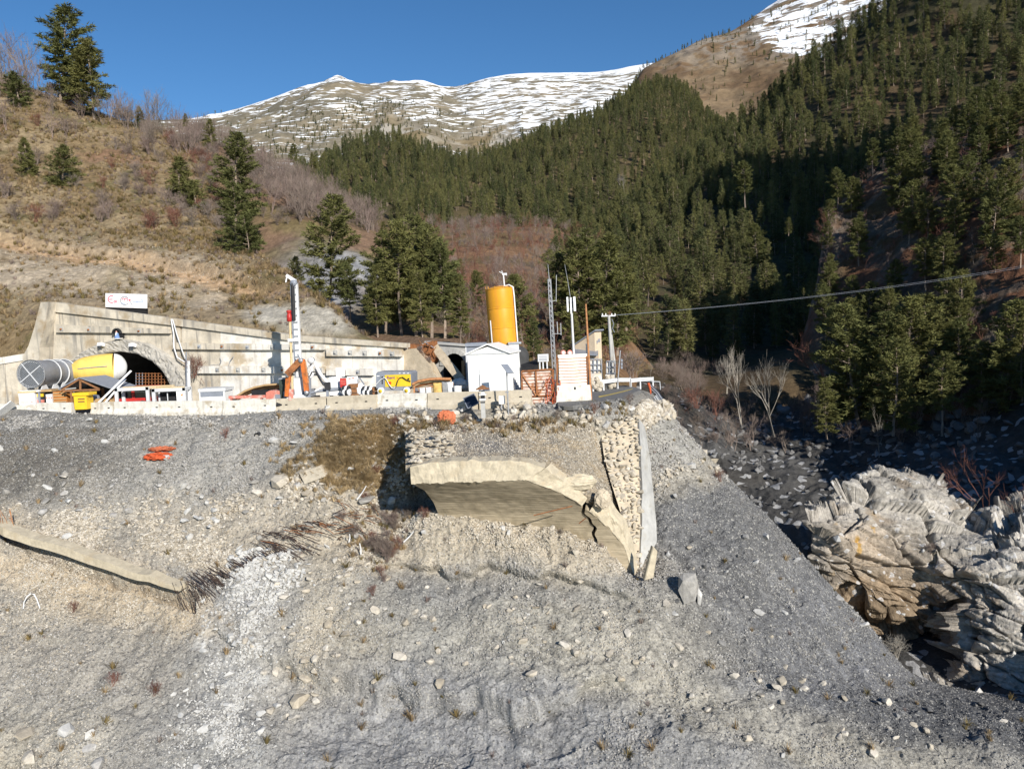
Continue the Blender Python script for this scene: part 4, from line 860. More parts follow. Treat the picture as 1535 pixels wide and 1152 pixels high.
# scattered trees on the snowy range and the meadow ridge
wr = np.exp(-(((range_.px - 490 + (range_.py - 190) * 1.9) / 60) ** 2)) * (range_.py > 150) + .10 * (range_.py > 165) + .9 * np.exp(-(((range_.px - 590) / 70) ** 2 + ((range_.py - 182) / 20) ** 2)) + .5 * np.exp(-(((range_.px - 760) / 80) ** 2 + ((range_.py - 205) / 14) ** 2))
wr = wr * (range_.g[..., 1] > 1300) * (range_.py < 260) * (range_.g[..., 1] < 2150)
pr_, a_, b_, c_ = range_.sample(950, wr, 51)
wb = 1.1 * (meadow.g[..., 1] > 950) * (meadow.g[..., 1] < 1400) + 6 * np.exp(-((meadow.g[..., 1] - 1335) / 18) ** 2) * (meadow.px < 1095)
pb_, a_, b_, c_ = meadow.sample(900, wb, 52)
both = np.concatenate([pr_, pb_]); hb = np.concatenate([rg.uniform(5, 12, len(pr_)), rg.uniform(3, 11, len(pb_))])
mass('scattered_trees', 'forest_source', both - np.array([0, 0, .5]), hb, 13, 'scattered dark trees dotting the snowy range and the brown meadow ridge', 'trees', 4, 3)

# --- leafless shrubs and trees
def twiggy(name, seed, h, nst, depth, m, spread=.5, r0=.03, trunk=0.0, up=.25, length=.42):
    rg = np.random.default_rng(seed); segs = []
    def grow(p, d, L, r_, k):
        n = 2; q = p
        for i in range(n):
            d = d + rg.normal(0, .13, 3) + np.array([0, 0, up * .25]); d = d / np.linalg.norm(d); e = q + d * L / n
            segs.append((q, e, r_ * (1 - i * .2), r_ * (.8 - i * .2))); q = e
        if k == 0: return
        for _ in range(int(rg.integers(2, 5))):
            dd = d + rg.normal(0, spread, 3); dd[2] += up * .4; dd = dd / np.linalg.norm(dd); grow(p + (q - p) * rg.uniform(.45, 1), dd, L * rg.uniform(.55, .85), max(r_ * .6, .009), k - 1)
    for s_ in range(nst):
        a = rg.uniform(0, 6.28); t = rg.uniform(.05, spread * 1.1) if nst > 1 else .05
        grow(np.array([rg.normal(0, .1), rg.normal(0, .1), 0.]), np.array([math.cos(a) * t, math.sin(a) * t, 1.0]), h * (length + (trunk if nst < 4 else 0)), r0, depth)
    v, f = tubes3(segs); return mesh_from(name, v, f, MATS[m])
SHRUB = [twiggy('shrub', 60 + i, 2.6, 11, 3, 'bare_twigs', .55, .022) for i in range(3)] + [twiggy('shrub', 66, 2.6, 11, 3, 'red_twigs', .55, .022)]
BARET = [twiggy('bare_tree', 70 + i, 6.5, 3, 4, 'bare_twigs', .40, .06, .05) for i in range(2)] + [twiggy('bare_tree', 73, 6.5, 3, 4, 'red_twigs', .40, .06, .05)]
PALET = [twiggy('pale_tree', 80 + i, 7, 2, 4, 'pale_twigs', .34, .075, .10, .4) for i in range(2)]
def plant(me, loc, s_, name, label, cat, group=None, rotz=None, wide=1.0):
    o = bpy.data.objects.new(name, me); COL.objects.link(o); o.location = loc; o.rotation_euler = (0, 0, random.uniform(0, 6.28) if rotz is None else rotz); o.scale = (s_ * wide, s_ * wide, s_)
    tag(o, label, cat, group); return o
GH = 'leafless shrubs on the grassy hillside'
scar_of = lambda x: float(np.interp(x, [-300, 0, 100, 200, 300, 400, 450], [330, 345, 366, 386, 405, 424, 434]))
wh = (hill.py < 345) * (hill.py > 90) * (hill.px > -40) * (hill.px < 345) * (.25 + sstep(-.1, .35, fbm(hill.g / 11, 3, 171))) * (1 + 2.2 * sstep(250, 170, hill.py) * (hill.px > 60)) * (1 + 1.5 * sstep(180, 300, hill.px))
p, n_, x_, y_ = hill.sample(255, wh, 61)
for i in range(len(p)):
    top = y_[i] < 235; s_ = random.uniform(.7, 1.25) if not top else random.uniform(.9, 1.5)
    where = 'under the skyline of the left hillside' if top else ('on the middle of the left hillside' if y_[i] < 300 else 'low on the left hillside')
    isred = random.random() < .3; where = place_words(x_[i], y_[i], (0, 120, 330, 345), 'the left hillside')
    if top and random.random() < .6: plant(random.choice(BARET[:2]), p[i], random.uniform(.45, .8), 'bare_tree', f'leafless grey brown tree, {where}', 'tree', 'leafless trees ' + where)
    else: plant(SHRUB[3] if isred else random.choice(SHRUB[:3]), p[i], s_, 'bare_shrub', f'leafless {"reddish" if isred else "purple grey"} shrub, {where}', 'shrub', ('reddish ' if isred else 'grey ') + GH + ' ' + where)
# a fringe of fine bare trees along the skyline
for i, x in enumerate(np.linspace(-10, 300, 24)):
    yy = float(np.interp(x, [0, 60, 150, 200, 260, 300], [112, 138, 172, 188, 205, 228])) + random.uniform(-2, 10)
    if 70 < x < 165: continue
    g = hill.at(x, yy); plant(random.choice(BARET[:2]), g, random.uniform(.75, 1.25) * (1.15 if x < 60 else .85), 'bare_tree', 'fine leafless tree standing against the blue sky on the left skyline', 'tree', 'leafless trees on the left skyline')
# --- dry grass
def tuft(name, seed, n, h, m, spread=.35, lean=(0, 0)):
    rg = np.random.default_rng(seed); v = []; f = []
    for i in range(n):
        a = rg.uniform(0, 6.28); d = np.array([math.cos(a), math.sin(a), 0]); b0 = d * rg.uniform(0, spread * .5) ; L = h * rg.uniform(.5, 1.1); t = rg.uniform(.15, .9)
        mid = b0 + d * L * t * .45 + np.array([lean[0] * .3, lean[1] * .3, L * .6]); tip = b0 + d * L * t * 1.0 + np.array([lean[0], lean[1], L * rg.uniform(.55, .95)])
        w_ = np.array([-d[1], d[0], 0]) * h * .03; o = len(v); v += [tuple(b0 - w_), tuple(b0 + w_), tuple(mid + w_ * .8), tuple(mid - w_ * .8), tuple(tip)]; f += [(o, o + 1, o + 2, o + 3), (o + 3, o + 2, o + 4)]
    return mesh_from(name, v, f, MATS[m])
source_collection('tussock_source', [tuft('tussock', 1, 34, .55, 'tussock_straw'), tuft('tussock', 2, 34, .55, 'tussock_straw'), tuft('tussock', 3, 30, .6, 'straw_olive'), tuft('tussock', 4, 26, .45, 'bare_twigs')])
# bare wood on the second ridge, counted mass
ws = (scree.py < 350) * (scree.px > 270) * (scree.px < 600) * (scree.g[..., 1] > 95) * sstep(8, -8, scree.py - np.interp(scree.px, [280, 345, 400, 480, 540, 600], [300, 310, 345, 352, 380, 430]) + 10)
ws = np.where(scree.py > 0, ws, 0)
p, n_, x_, y_ = scree.sample(400, ws, 62)
source_collection('bare_source', BARET[:2] + SHRUB[:2])
rgx = np.random.default_rng(3)
def massb(name, src, P_, S, label, cat, nv, seed, tilt=.1):
    rg = np.random.default_rng(seed); n = len(P_); ob = scatter(name, src, P_, np.stack([rg.normal(0, tilt, n), rg.normal(0, tilt, n), rg.uniform(0, 6.28, n)], -1), np.stack([S, S, S], -1), rg.integers(0, nv, n)); ob['label'] = label; ob['category'] = cat; return ob
massb('bare_wood', 'bare_source', p, rgx.uniform(.6, 1.0, len(p)), 'purple grey leafless wood along the ridge above the grey scree', 'woods', 4, 11)
source_collection('brush_source', [BARET[2], BARET[0], SHRUB[3], SHRUB[0]])
wv = ((vale.py < 485) & (vale.py > 340) & (vale.g[..., 1] > 110) & (vale.px > 640)).astype(float)
p, n_, x_, y_ = vale.sample(900, wv, 63)
massb('brown_brush', 'brush_source', p, rgx.uniform(.7, 1.15, len(p)), 'rust brown leafless brush filling the slope behind the silo', 'brush', 4, 12)
wu = ((vale.py < 545) & (vale.g[..., 1] > 66) & (vale.g[..., 1] < 135) & (vale.px > 545) & (vale.px < 1010)).astype(float)
p, n_, x_, y_ = vale.sample(420, wu, 68); massb('undergrowth', 'brush_source', p, rgx.uniform(.25, .7, len(p)), 'brown undergrowth below the trees behind the wall and the silo', 'undergrowth', 4, 21)
p, n_, x_, y_ = vale.sample(1800, wu, 69); massb('dry_grass', 'tussock_source', p, rgx.uniform(.5, 1.4, len(p)), 'dry grass on the valley floor behind the site', 'grass', 4, 22, .25)
# scrub on the spur and the bank
wq = (spur.px > 1230) * (spur.px < 1700) * (spur.g[..., 2] > -12)
p, n_, x_, y_ = spur.sample(1300, wq, 64)
massb('spur_scrub', 'brush_source', p, rgx.uniform(.2, .5, len(p)), 'low red brown scrub between the pines of the rocky spur', 'scrub', 4, 13)
wq = (ravine.px > 980) * (ravine.px < 1560) * (ravine.g[..., 1] > 74) * (ravine.py < 680)
p, n_, x_, y_ = ravine.sample(380, wq, 65)
massb('bank_scrub', 'bare_source', p, rgx.uniform(.25, .6, len(p)), 'dark scrub on the shaded foot of the right bank', 'scrub', 4, 14)
# named leafless trees of the right bank
def bare_px(me, h0, px_, pyb, pyt, d, label, name='bare_tree', wide=1.0, group=None, cat='tree'):
    loc = P(px_, pyb, d); plant(me, loc, (pyb - pyt) / F * d / h0, name, label, cat, group, wide=wide)
def height(me): return max(v.co.z for v in me.vertices)
for me, x, yb, yt, d, wd, lb in [(PALET[0], 1112, 642, 508, 88, .75, 'pale leafless tree with a forked crown at the left of the dark bank'), (PALET[1], 1090, 590, 515, 92, .9, 'small pale leafless tree beside the forked pale one'), (PALET[0], 1160, 655, 522, 84, .8, 'pale many stemmed leafless tree right of the forked pale one'),
        (PALET[1], 1225, 640, 585, 84, .6, 'short pale dead stems at the foot of the dark bank'), (BARET[2], 1236, 590, 488, 92, 1.25, 'round reddish leafless tree on the dark bank'), (PALET[1], 1318, 690, 600, 78, .5, 'thin pale trunk on the bank above the outcrop'),
        (BARET[2], 1480, 792, 662, 54, 1.0, 'dead brown conifer leaning over the right end of the outcrop'), (BARET[2], 1530, 800, 690, 52, 1.0, 'brown dead branches at the right edge above the outcrop'), (SHRUB[3], 1044, 612, 572, 84, 1.2, 'orange brown leafless bush at the left of the dark bank'), (SHRUB[3], 1072, 622, 575, 80, .8, 'narrow orange brown bush beside the left bank bush'),
        (SHRUB[0], 948, 572, 520, 66, 1.3, 'grey brown leafless bush behind the end of the road'), (PALET[0], 975, 565, 540, 68, .6, 'tiny pale leafless sapling past the end of the road'), (PALET[1], 752, 470, 400, 110, .7, 'pale leafless tree rising behind the top of the silo'), (PALET[0], 935, 300, 255, 520, 1.0, 'pale leafless tree in a gap of the far forest')]:
    bare_px(me, height(me), x, yb, yt, d, lb, 'bare_shrub' if me in SHRUB else 'bare_tree', wd, cat='shrub' if me in SHRUB else 'tree')

wg = ((hill.g[..., 1] > 63) & (hill.py < 530)) * (1 - .8 * np.clip(hill_bare, 0, 1)) * (1 - .85 * np.clip(nose + rock2, 0, 1)) * (hill.px > -60) * (.3 + sstep(-.3, .3, fbm(hill.g / 2.5, 3, 172)))
p, n_, x_, y_ = hill.sample(17000, wg, 66)
massb('dry_grass', 'tussock_source', p, rgx.uniform(.35, 1.35, len(p)), 'tawny dry grass tussocks covering the left hillside', 'grass', 4, 15, .25)
source_collection('long_grass_source', [tuft('long_grass', 5, 40, .7, 'straw', .5, (0, -.5)), tuft('long_grass', 6, 40, .75, 'straw', .5, (.2, -.55)), tuft('long_grass', 7, 34, .6, 'straw', .5, (-.1, -.4))])
wl_ = np.exp(-(((slope.px - 535) / 88) ** 2 + ((slope.py - 684 + .12 * (slope.px - 535)) / 46) ** 2) ** 1.6) * (slope.py > 626) * (.12 + sstep(-.2, .3, fbm(slope.g / 1.1, 3, 173)))
p, n_, x_, y_ = slope.sample(1900, wl_, 67)
massb('long_dry_grass', 'long_grass_source', p, rgx.uniform(.35, .75, len(p)), 'long straw coloured grass hanging down the bank left of the broken arch', 'grass', 3, 16, .2)
# ================================================================== SITE
G0 = -5.0
mat('concrete', (.52, .465, .375), var=.28, scale=.9, bump=.35, bscale=8, dirt=(.38, .30, .20), dscale=.5, dth=.55, streak=(.27, .25, .22))
mat('concrete_pale', (.70, .665, .60), var=.25, scale=1.1, bump=.3, bscale=8, dirt=(.46, .38, .27), dscale=.45, dth=.53, streak=(.44, .41, .37))
mat('concrete_grey', (.42, .415, .395), var=.22, scale=1.4, bump=.3, bscale=10, dirt=(.30, .28, .24), dscale=.7, dth=.55)
mat('shotcrete', (.40, .375, .33), var=.25, scale=3, bump=.8, bscale=7)
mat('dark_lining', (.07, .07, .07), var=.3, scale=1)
mat('barrier_white', (.64, .615, .55), var=.16, scale=3, bump=.2, bscale=15, dirt=(.42, .36, .27), dscale=1.3, dth=.54, streak=(.46, .42, .36))
mat('barrier_beige', (.50, .44, .34), var=.15, scale=2.5, bump=.25, bscale=15, dirt=(.38, .32, .24), dscale=1.1, dth=.58)
mat('galvanised', (.40, .41, .43), rough=.45, metal=.5, var=.15, scale=4)
mat('fan_grey', (.25, .26, .285), rough=.5, var=.15, scale=4)
mat('light_grey', (.60, .61, .62), rough=.5, var=.08)
mat('black_rubber', (.03, .03, .032), rough=.7, var=.3)
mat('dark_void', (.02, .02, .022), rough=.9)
mat('white_paint', (.80, .80, .78), rough=.5, var=.06, scale=4, dirt=(.62, .58, .52), dscale=1.2, dth=.64)
mat('white_clean', (.82, .82, .82), rough=.5, var=.03)
mat('yellow_duct', (.78, .54, .13), rough=.6, var=.12, scale=2)
mat('yellow_paint', (.76, .50, .03), rough=.45, var=.10, scale=4, dirt=(.50, .30, .05), dscale=2, dth=.62)
mat('silo_orange', (.68, .31, .02), rough=.45, var=.10, scale=1.2, dirt=(.42, .17, .035), dscale=1.6, dth=.60, streak=(.60, .27, .03))
mat('rust', (.28, .115, .045), rough=.9, var=.4, scale=6, dirt=(.14, .06, .03), dscale=3)
mat('rust_light', (.42, .20, .09), rough=.9, var=.35, scale=6)
mat('orange_paint', (.55, .15, .03), rough=.5, var=.25, scale=6, dirt=(.25, .09, .03), dscale=3)
mat('red_paint', (.45, .035, .03), rough=.4, var=.12, scale=4)
mat('pink_red', (.58, .20, .15), rough=.6, var=.15, scale=4, dirt=(.55, .45, .40), dscale=2, dth=.5)
mat('dark_green', (.04, .055, .045), rough=.5)
mat('timber', (.42, .28, .14), var=.25, scale=8, stretch=(1, 1, 4))
mat('timber_pale', (.62, .48, .28), var=.2, scale=8)
mat('timber_dark', (.23, .11, .05), var=.3, scale=8)
mat('chest_brown', (.44, .17, .04), var=.15, scale=4)
mat('slate_metal', (.23, .25, .29), rough=.4, var=.12, scale=4)
mat('solar_cell', (.025, .032, .05), rough=.25, spec=.5)
mat('glass_dark', (.03, .035, .04), rough=.1, spec=.6)
mat('beige_render', (.62, .50, .36), var=.10, scale=3, dirt=(.48, .38, .28), dscale=1, dth=.6)
mat('asphalt', (.17, .168, .165), var=.25, scale=6, bump=.4, bscale=40, dirt=(.17, .165, .155), dscale=.8)
mat('line_yellow', (.50, .38, .10), var=.35, scale=5)
mat('sandstone', (.46, .385, .28), var=.22, scale=2.2, bump=.5, bscale=7, dirt=(.37, .28, .17), dscale=1.3, dth=.55)
mat('sign_red', (.68, .10, .16), var=.03); mat('sign_grey', (.16, .17, .20), var=.03); mat('sign_blue', (.45, .52, .70), var=.08); mat('text_purple', (.16, .05, .20), var=.05); mat('text_orange', (.70, .22, .02), var=.05); mat('mark_red', (.75, .08, .02), var=.05)
mat('blue_cloth', (.16, .26, .50), var=.1); mat('plaster_white', (.78, .77, .74), var=.05)
mat('orange_net', (.52, .10, .035), var=.25, scale=9)
mat('tarp_orange', (.50, .15, .07), var=.25, scale=5)
mat('sack_yellow', (.60, .40, .13), var=.25, scale=4); mat('sack_white', (.70, .70, .69), var=.12, scale=4); mat('sack_grey', (.24, .25, .26), var=.2, scale=4)
mat('board_concrete', (.40, .335, .235), var=.22, scale=1.6, stretch=(.7, .7, 2.2), bump=.35, bscale=3.0, dirt=(.30, .25, .17), dscale=.7, dth=.52)
mat('fill_face', (.47, .40, .30), var=.25, scale=2.5, bump=.7, bscale=8)
mat('stone_cream', (.52, .46, .36), var=.2, scale=3, rand=.25, bump=.4, c2=(.40, .36, .30))

class Frame:
    """upright plane through two ground points; s runs along it, h above the site level, out is towards the camera"""
    def __init__(s, A, B):
        s.o = Vector((A.x, A.y, G0)); s.u = Vector((B.x - A.x, B.y - A.y, 0)).normalized(); s.z = Vector((0, 0, 1)); s.n = Vector((s.u.y, -s.u.x, 0))
        if s.n.y > 0: s.n = -s.n
        s.rot = Matrix((s.u, -s.n, s.z)).transposed()
    def hit(s, px, py):
        d = P(px, py, 1.0); t = s.o.dot(s.n) / d.dot(s.n); p = d * t - s.o
        return p.dot(s.u), p.z
    def pt(s, a, h, out=0.0): return s.o + s.u * a + s.z * h + s.n * out
    def px(s, x, y, out=0.0): a, h = s.hit(x, y); return s.pt(a, h, out)
    def poly(s, mb, pix, back, front=0.0):
        """prism over pixel outline, from 'back' behind the plane to 'front' proud of it"""
        return mb.prism([s.hit(x, y) for x, y in pix], s.o - s.n * back, s.u, s.z, s.n, back + front)
    def rect(s, mb, x0, y0, x1, y1, back, front=0.0):
        a0, h1 = s.hit(x0, y0); a1, h0 = s.hit(x1, y1); return mb.prism([(a0, h0), (a1, h0), (a1, h1), (a0, h1)], s.o - s.n * back, s.u, s.z, s.n, back + front)
    def box(s, mb, a, h, out, size): return mb.box(s.pt(a, h, out), size, s.rot)
def facing(x0, x1, d0, d1=None):
    """a frame across the view between two pixels at the given distances"""
    return Frame(PZ(x0, d0, G0), PZ(x1, d1 or d0, G0))
def gnd(px, d, z=G0): return PZ(px, d, z)
def GP(px, py, z):
    d = P(px, py, 1.0); return d * (z / d.z)

# ---------------- retaining wall with the tunnel portal
wf_ = Frame(PZ(80, 66, G0), PZ(620, 57, G0))
root = thing('retaining_wall', 'long stained concrete retaining wall with anchor beams and a sloping top around the tunnel portal', 'wall', wf_.pt(0, 0))
opening = [(263, 606), (262, 590), (258, 574), (248, 556), (232, 541), (210, 530), (185, 526), (160, 530), (140, 540), (126, 556), (119, 574), (116, 590), (115, 606)]
topy = lambda x: float(np.interp(x, [60, 82, 270, 440, 560, 620, 634], [452, 453.5, 479, 503, 511.5, 516, 519]))
mb = MB(); wf_.poly(mb, [(78, 606), (82, topy(82)), (155, topy(155)), (270, topy(270)), (272, 606)] + opening, .9); mb.build('wall_panel', MATS['concrete'], root)
for x0, x1 in [(272.4, 330), (330.4, 392), (392.4, 452), (452.4, 490), (490.4, 528), (528.4, 566), (566.4, 604)]:
    mb = MB(); wf_.poly(mb, [(x0, 606), (x0, topy(x0)), (x1, topy(x1)), (x1, 606)], .9); mb.build('wall_panel', MATS['concrete_pale' if x0 > 300 else 'concrete'], root)
for x0, x1 in [(81, 154), (154.4, 269), (269.4, 391), (391.4, 489), (489.4, 612)]:
    mb = MB(); n = 6; xs = np.linspace(x0, x1, n); th = lambda x: float(np.interp(x, [80, 270, 620], [13.5, 9.5, 5.5]))
    wf_.poly(mb, [(x, topy(x) - 1.0) for x in xs] + [(x, topy(x) + th(x)) for x in xs[::-1]], .35, .22); mb.build('coping', MATS['concrete'], root)
for pts in [[(88, 486), (156, 489), (156, 498.5), (88, 498)], [(156.5, 489), (258, 493), (258, 499.5), (156.5, 498.5)], [(262, 513), (380, 515), (380, 524), (262, 523)], [(380.5, 515), (489, 516), (489, 524), (380.5, 524)], [(300, 548), (395, 548), (395, 559), (300, 559)], [(395.5, 548), (489, 549), (489, 559), (395.5, 559)],
            [(492, 522), (604, 524), (604, 534), (492, 533)], [(492, 551), (562, 552), (562, 562), (492, 562)]]:
    mb = MB(); wf_.poly(mb, pts, .05, .32); mb.build('anchor_beam', MATS['concrete' if pts[0][0] < 300 else 'concrete_pale'], root)
for x, y in [(97, 493), (138, 494), (213, 496), (303, 519), (337, 519), (375, 520), (412, 520), (440, 520), (472, 520), (330, 554), (361, 554), (399, 554), (427, 554), (455, 554), (483, 554), (506, 528), (528, 528), (550, 529), (573, 529), (591, 530), (519, 557), (540, 557)]:
    mb = MB(); c = wf_.px(x, y, .32); mb.box(c + wf_.n * .02, (.34, .05, .34), wf_.rot); a = mb.build('anchor_plate', MATS['concrete_grey'], root)
    mb = MB(); mb.lathe([(.085, 0), (.085, .08), (.05, .14), (0, .15)], c + wf_.n * .04, 10, wf_.n); mb.build('anchor_head', MATS[random.choice(['rust', 'slate_metal', 'concrete_grey'])], a)
# rough sprayed ring round the opening
def resample(pts, n):
    p = np.array(pts, float); L = np.concatenate([[0], np.cumsum(np.linalg.norm(np.diff(p, axis=0), axis=1))]); t = np.linspace(0, L[-1], n); return np.stack([np.interp(t, L, p[:, i]) for i in range(p.shape[1])], -1)
inn = resample(opening, 90); outr = resample([(291, 606), (289, 588), (284, 568), (274, 551), (256, 532), (228, 515), (187, 507), (148, 514), (122, 528), (104, 546), (94, 568), (90, 588), (89, 606)], 90)
vs = []; fs = []; nr = 9
for i in range(90):
    for k in range(nr):
        t = k / (nr - 1); q = inn[i] * (1 - t) + outr[i] * t; w3 = np.array(wf_.px(*q)); nz = float(ridged(np.array([w3[0] * 2.4 + i * .35, w3[1], w3[2] * 1.1]), 3, 5)) * .12 + .06 * random.uniform(-1, 1)
        o = .34 + nz if 0 < k < nr - 1 else (.30 if k == 0 else -.05); vs.append(wf_.px(q[0], q[1], o))
for i in range(89):
    for k in range(nr - 1): a = i * nr + k; fs.append((a, a + 1, a + nr + 1, a + nr))
mb = MB(); mb.add(vs, fs); mb.build('portal_ring', MATS['shotcrete'], root)
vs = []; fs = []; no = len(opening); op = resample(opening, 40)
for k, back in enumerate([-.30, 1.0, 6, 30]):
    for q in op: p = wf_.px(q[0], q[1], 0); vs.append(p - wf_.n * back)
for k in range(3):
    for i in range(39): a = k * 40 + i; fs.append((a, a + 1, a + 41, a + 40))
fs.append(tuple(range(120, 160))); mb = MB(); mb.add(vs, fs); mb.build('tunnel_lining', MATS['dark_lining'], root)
# wing wall and buttress at the left
wl_f = Frame(PZ(-160, 67.2, G0), PZ(78, 66.2, G0))
root2 = thing('wing_wall', 'low beige concrete wall left of the tunnel portal behind the grey fan', 'wall', wl_f.pt(0, 0))
for x0, x1 in [(-160, -62), (-61.5, 8), (8.5, 54)]:
    yy = lambda x: float(np.interp(x, [-160, 0, 54], [556, 537, 528])); mb = MB(); wl_f.poly(mb, [(x0, 612), (x0, yy(x0)), (x1, yy(x1)), (x1, 612)], .7); mb.build('wall_panel', MATS['concrete'], root2)
    mb = MB(); wl_f.poly(mb, [(x0, yy(x0) - 1), (x1, yy(x1) - 1), (x1, yy(x1) + 9), (x0, yy(x0) + 9)], .3, .12); mb.build('coping', MATS['concrete_pale'], root2)
mb = MB(); wf_.poly(mb, [(76, 453), (87, 452.5), (83, 480), (74, 520), (73, 606), (46, 606), (50, 532), (58, 517), (66, 492)], 1.2, 1.0); tag(mb.build('buttress', MATS['concrete'], None, wf_.px(60, 606)), 'curved sloping concrete buttress at the left end of the tunnel portal wall', 'buttress')
# niche with a small statue over the portal, lamps, conduits
fx = wf_.px(181, 506); rn = thing('wall_niche', 'small arched wall niche over the centre of the tunnel arch', 'niche', fx)
mb = MB(); a0, h0 = wf_.hit(181, 500); rr = .36
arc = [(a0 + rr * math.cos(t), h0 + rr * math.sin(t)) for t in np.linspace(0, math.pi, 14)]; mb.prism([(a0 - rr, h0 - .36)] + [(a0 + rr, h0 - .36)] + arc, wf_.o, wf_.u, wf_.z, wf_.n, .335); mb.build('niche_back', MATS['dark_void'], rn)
hood = arc + [(a0 + (rr + .1) * math.cos(t), h0 + (rr + .1) * math.sin(t)) for t in np.linspace(math.pi, 0, 14)]; mb = MB(); mb.prism(hood, wf_.o + wf_.n * .33, wf_.u, wf_.z, wf_.n, .18); mb.build('niche_hood', MATS['black_rubber'], rn)
mb = MB(); wf_.box(mb, a0, h0 - .40, .45, (.9, .30, .08)); mb.build('niche_shelf', MATS['concrete_pale'], rn)
st = thing('statue', 'small white and blue statue standing in the niche above the tunnel', 'statue', wf_.pt(a0, h0 - .36, .46))
mb = MB(); c = wf_.pt(a0, h0 - .36, .46); mb.lathe([(.15, 0), (.14, .12), (.11, .3), (.10, .4), (.06, .46), (.055, .48)], c, 12); mb.build('robe', MATS['plaster_white'], st)
mb = MB(); mb.lathe([(.20, 0), (.19, .12), (.145, .3), (.14, .38), (.09, .42)], c - wf_.n * .04, 12); mb.build('mantle', MATS['blue_cloth'], st)
mb = MB(); mb.lathe([(0, -.08), (.05, -.06), (.068, 0), (.05, .06), (0, .08)], c + Vector((0, 0, .53)), 10); mb.build('head', MATS['pink_red'], st)
for x, y, lb in [(160, 516, 'white floodlight on the tunnel arch, left of the statue niche'), (207, 517, 'white floodlight on the tunnel arch, right of the statue niche')]:
    r_ = thing('floodlight', lb, 'floodlight', wf_.px(x, y, .42), 'floodlights on the tunnel arch'); mb = MB(); mb.box(wf_.px(x, y, .62), (.5, .3, .28), wf_.rot @ Matrix.Rotation(R(-20), 3, 'X')); mb.build('housing', MATS['white_clean'], r_)
    mb = MB(); mb.box(wf_.px(x, y + 2.2, .78), (.42, .04, .18), wf_.rot @ Matrix.Rotation(R(-20), 3, 'X')); mb.build('lens', MATS['glass_dark'], r_); mb = MB(); mb.quadbar(wf_.px(x, y, .3), wf_.px(x, y, .6), .08, .08); mb.build('bracket', MATS['galvanised'], r_)
mb = MB(); mb.tube([wf_.px(263, 478, .5), wf_.px(266, 500, .45), wf_.px(267, 520, .5), wf_.px(272, 535, .5), wf_.px(284, 542, .55)], .05, 6); tag(mb.build('hose', MATS['white_clean'], None, wf_.px(263, 478, .4)), 'thin white hose hanging from the wall top in a curve right of the arch', 'hose')
mb = MB(); mb.tube([wf_.px(265, 478, .5), wf_.px(271, 500, .48), wf_.px(279, 525, .48), wf_.px(288, 545, .5), wf_.px(292, 560, .5)], .05, 6); tag(mb.build('hose', MATS['light_grey'], None, wf_.px(265, 478, .4)), 'straight grey white hose slanting down the wall to the right of the arch', 'hose')
mb = MB(); mb.tube([wf_.px(290, 540, .6), wf_.px(291, 606, .6)], .13, 8); tag(mb.build('drainpipe', MATS['white_clean'], None, wf_.px(291, 606, .6)), 'white upright drainpipe at the right foot of the tunnel arch', 'pipe')
mb = MB(); mb.tube([wf_.px(286.5, 527, .6), wf_.px(287, 606, .6)], .05, 6); tag(mb.build('cable_pipe', MATS['slate_metal'], None, wf_.px(287, 606, .6)), 'thin dark upright pipe beside the white drainpipe', 'pipe')
for i, pts in enumerate([[(332, 535), (334, 541), (331, 546), (318, 547)], [(352, 534), (347, 541), (345, 548), (345, 556)]]):
    mb = MB(); mb.tube([wf_.px(x, y, .2) for x, y in pts], .025, 5); tag(mb.build('cable', MATS['slate_metal'], None, wf_.px(*pts[0], .2)), ['thin dark cable curling on the wall right of the hanging hoses', 'dark loose cable bending down to the lower anchor beam'][i], 'cable')
plant(SHRUB[3], wf_.px(297, 566, .5), .9, 'bare_shrub', 'rust brown dry shrub growing on the wall beside the drainpipe', 'shrub')

# ---------------- company sign above the wall
sf = Frame(PZ(158, 66.2, G0), PZ(219, 65.3, G0))
rs = thing('company_sign', 'white signboard with red lettering and a round emblem standing above the tunnel wall', 'sign', sf.px(190, 470))
mb = MB(); sf.poly(mb, [(158, 439.3), (219.5, 441), (219.5, 462), (158, 460)], .12); mb.build('board', MATS['white_clean'], rs)
mb = MB(); sf.poly(mb, [(156, 460.5), (216, 462.3), (216, 474), (156, 468)], .5, -.2); mb.build('support_base', MATS['dark_void'], rs)
def lettering(txt, fr, x, y, hpx, m, parent, out=.012, wide=1.0, name='lettering', yc=False):
    cu = bpy.data.curves.new(name, 'FONT'); cu.body = txt; a, h = fr.hit(x, y); _, h2 = fr.hit(x, y - hpx); cu.size = abs(h2 - h) / .70; cu.extrude = .003; cu.offset = cu.size * .02; cu.materials.append(m)
    tmp = bpy.data.objects.new(name, cu); COL.objects.link(tmp); bpy.context.view_layer.update(); me = bpy.data.meshes.new_from_object(tmp.evaluated_get(bpy.context.evaluated_depsgraph_get())); bpy.data.objects.remove(tmp); bpy.data.curves.remove(cu)
    ob = bpy.data.objects.new(name, me); COL.objects.link(ob); rot = Matrix((fr.u, fr.z, fr.n)).transposed().to_4x4()
    mw = Matrix.Translation(fr.pt(a, h, out)) @ rot @ Matrix.Diagonal((wide, 1, 1, 1))
    ob.parent = parent; ob.matrix_basis = Matrix.Translation(-ORG[parent.name]) @ mw; return ob
def strokeflat(fr, paths, wd, m, parent, name, out=.012):
    mb = MB()
    for pts in paths:
        for (x0, y0), (x1, y1) in zip(pts[:-1], pts[1:]): mb.quadbar(fr.px(x0, y0, out), fr.px(x1, y1, out), wd, .01, fr.n)
    return mb.build(name, m, parent)
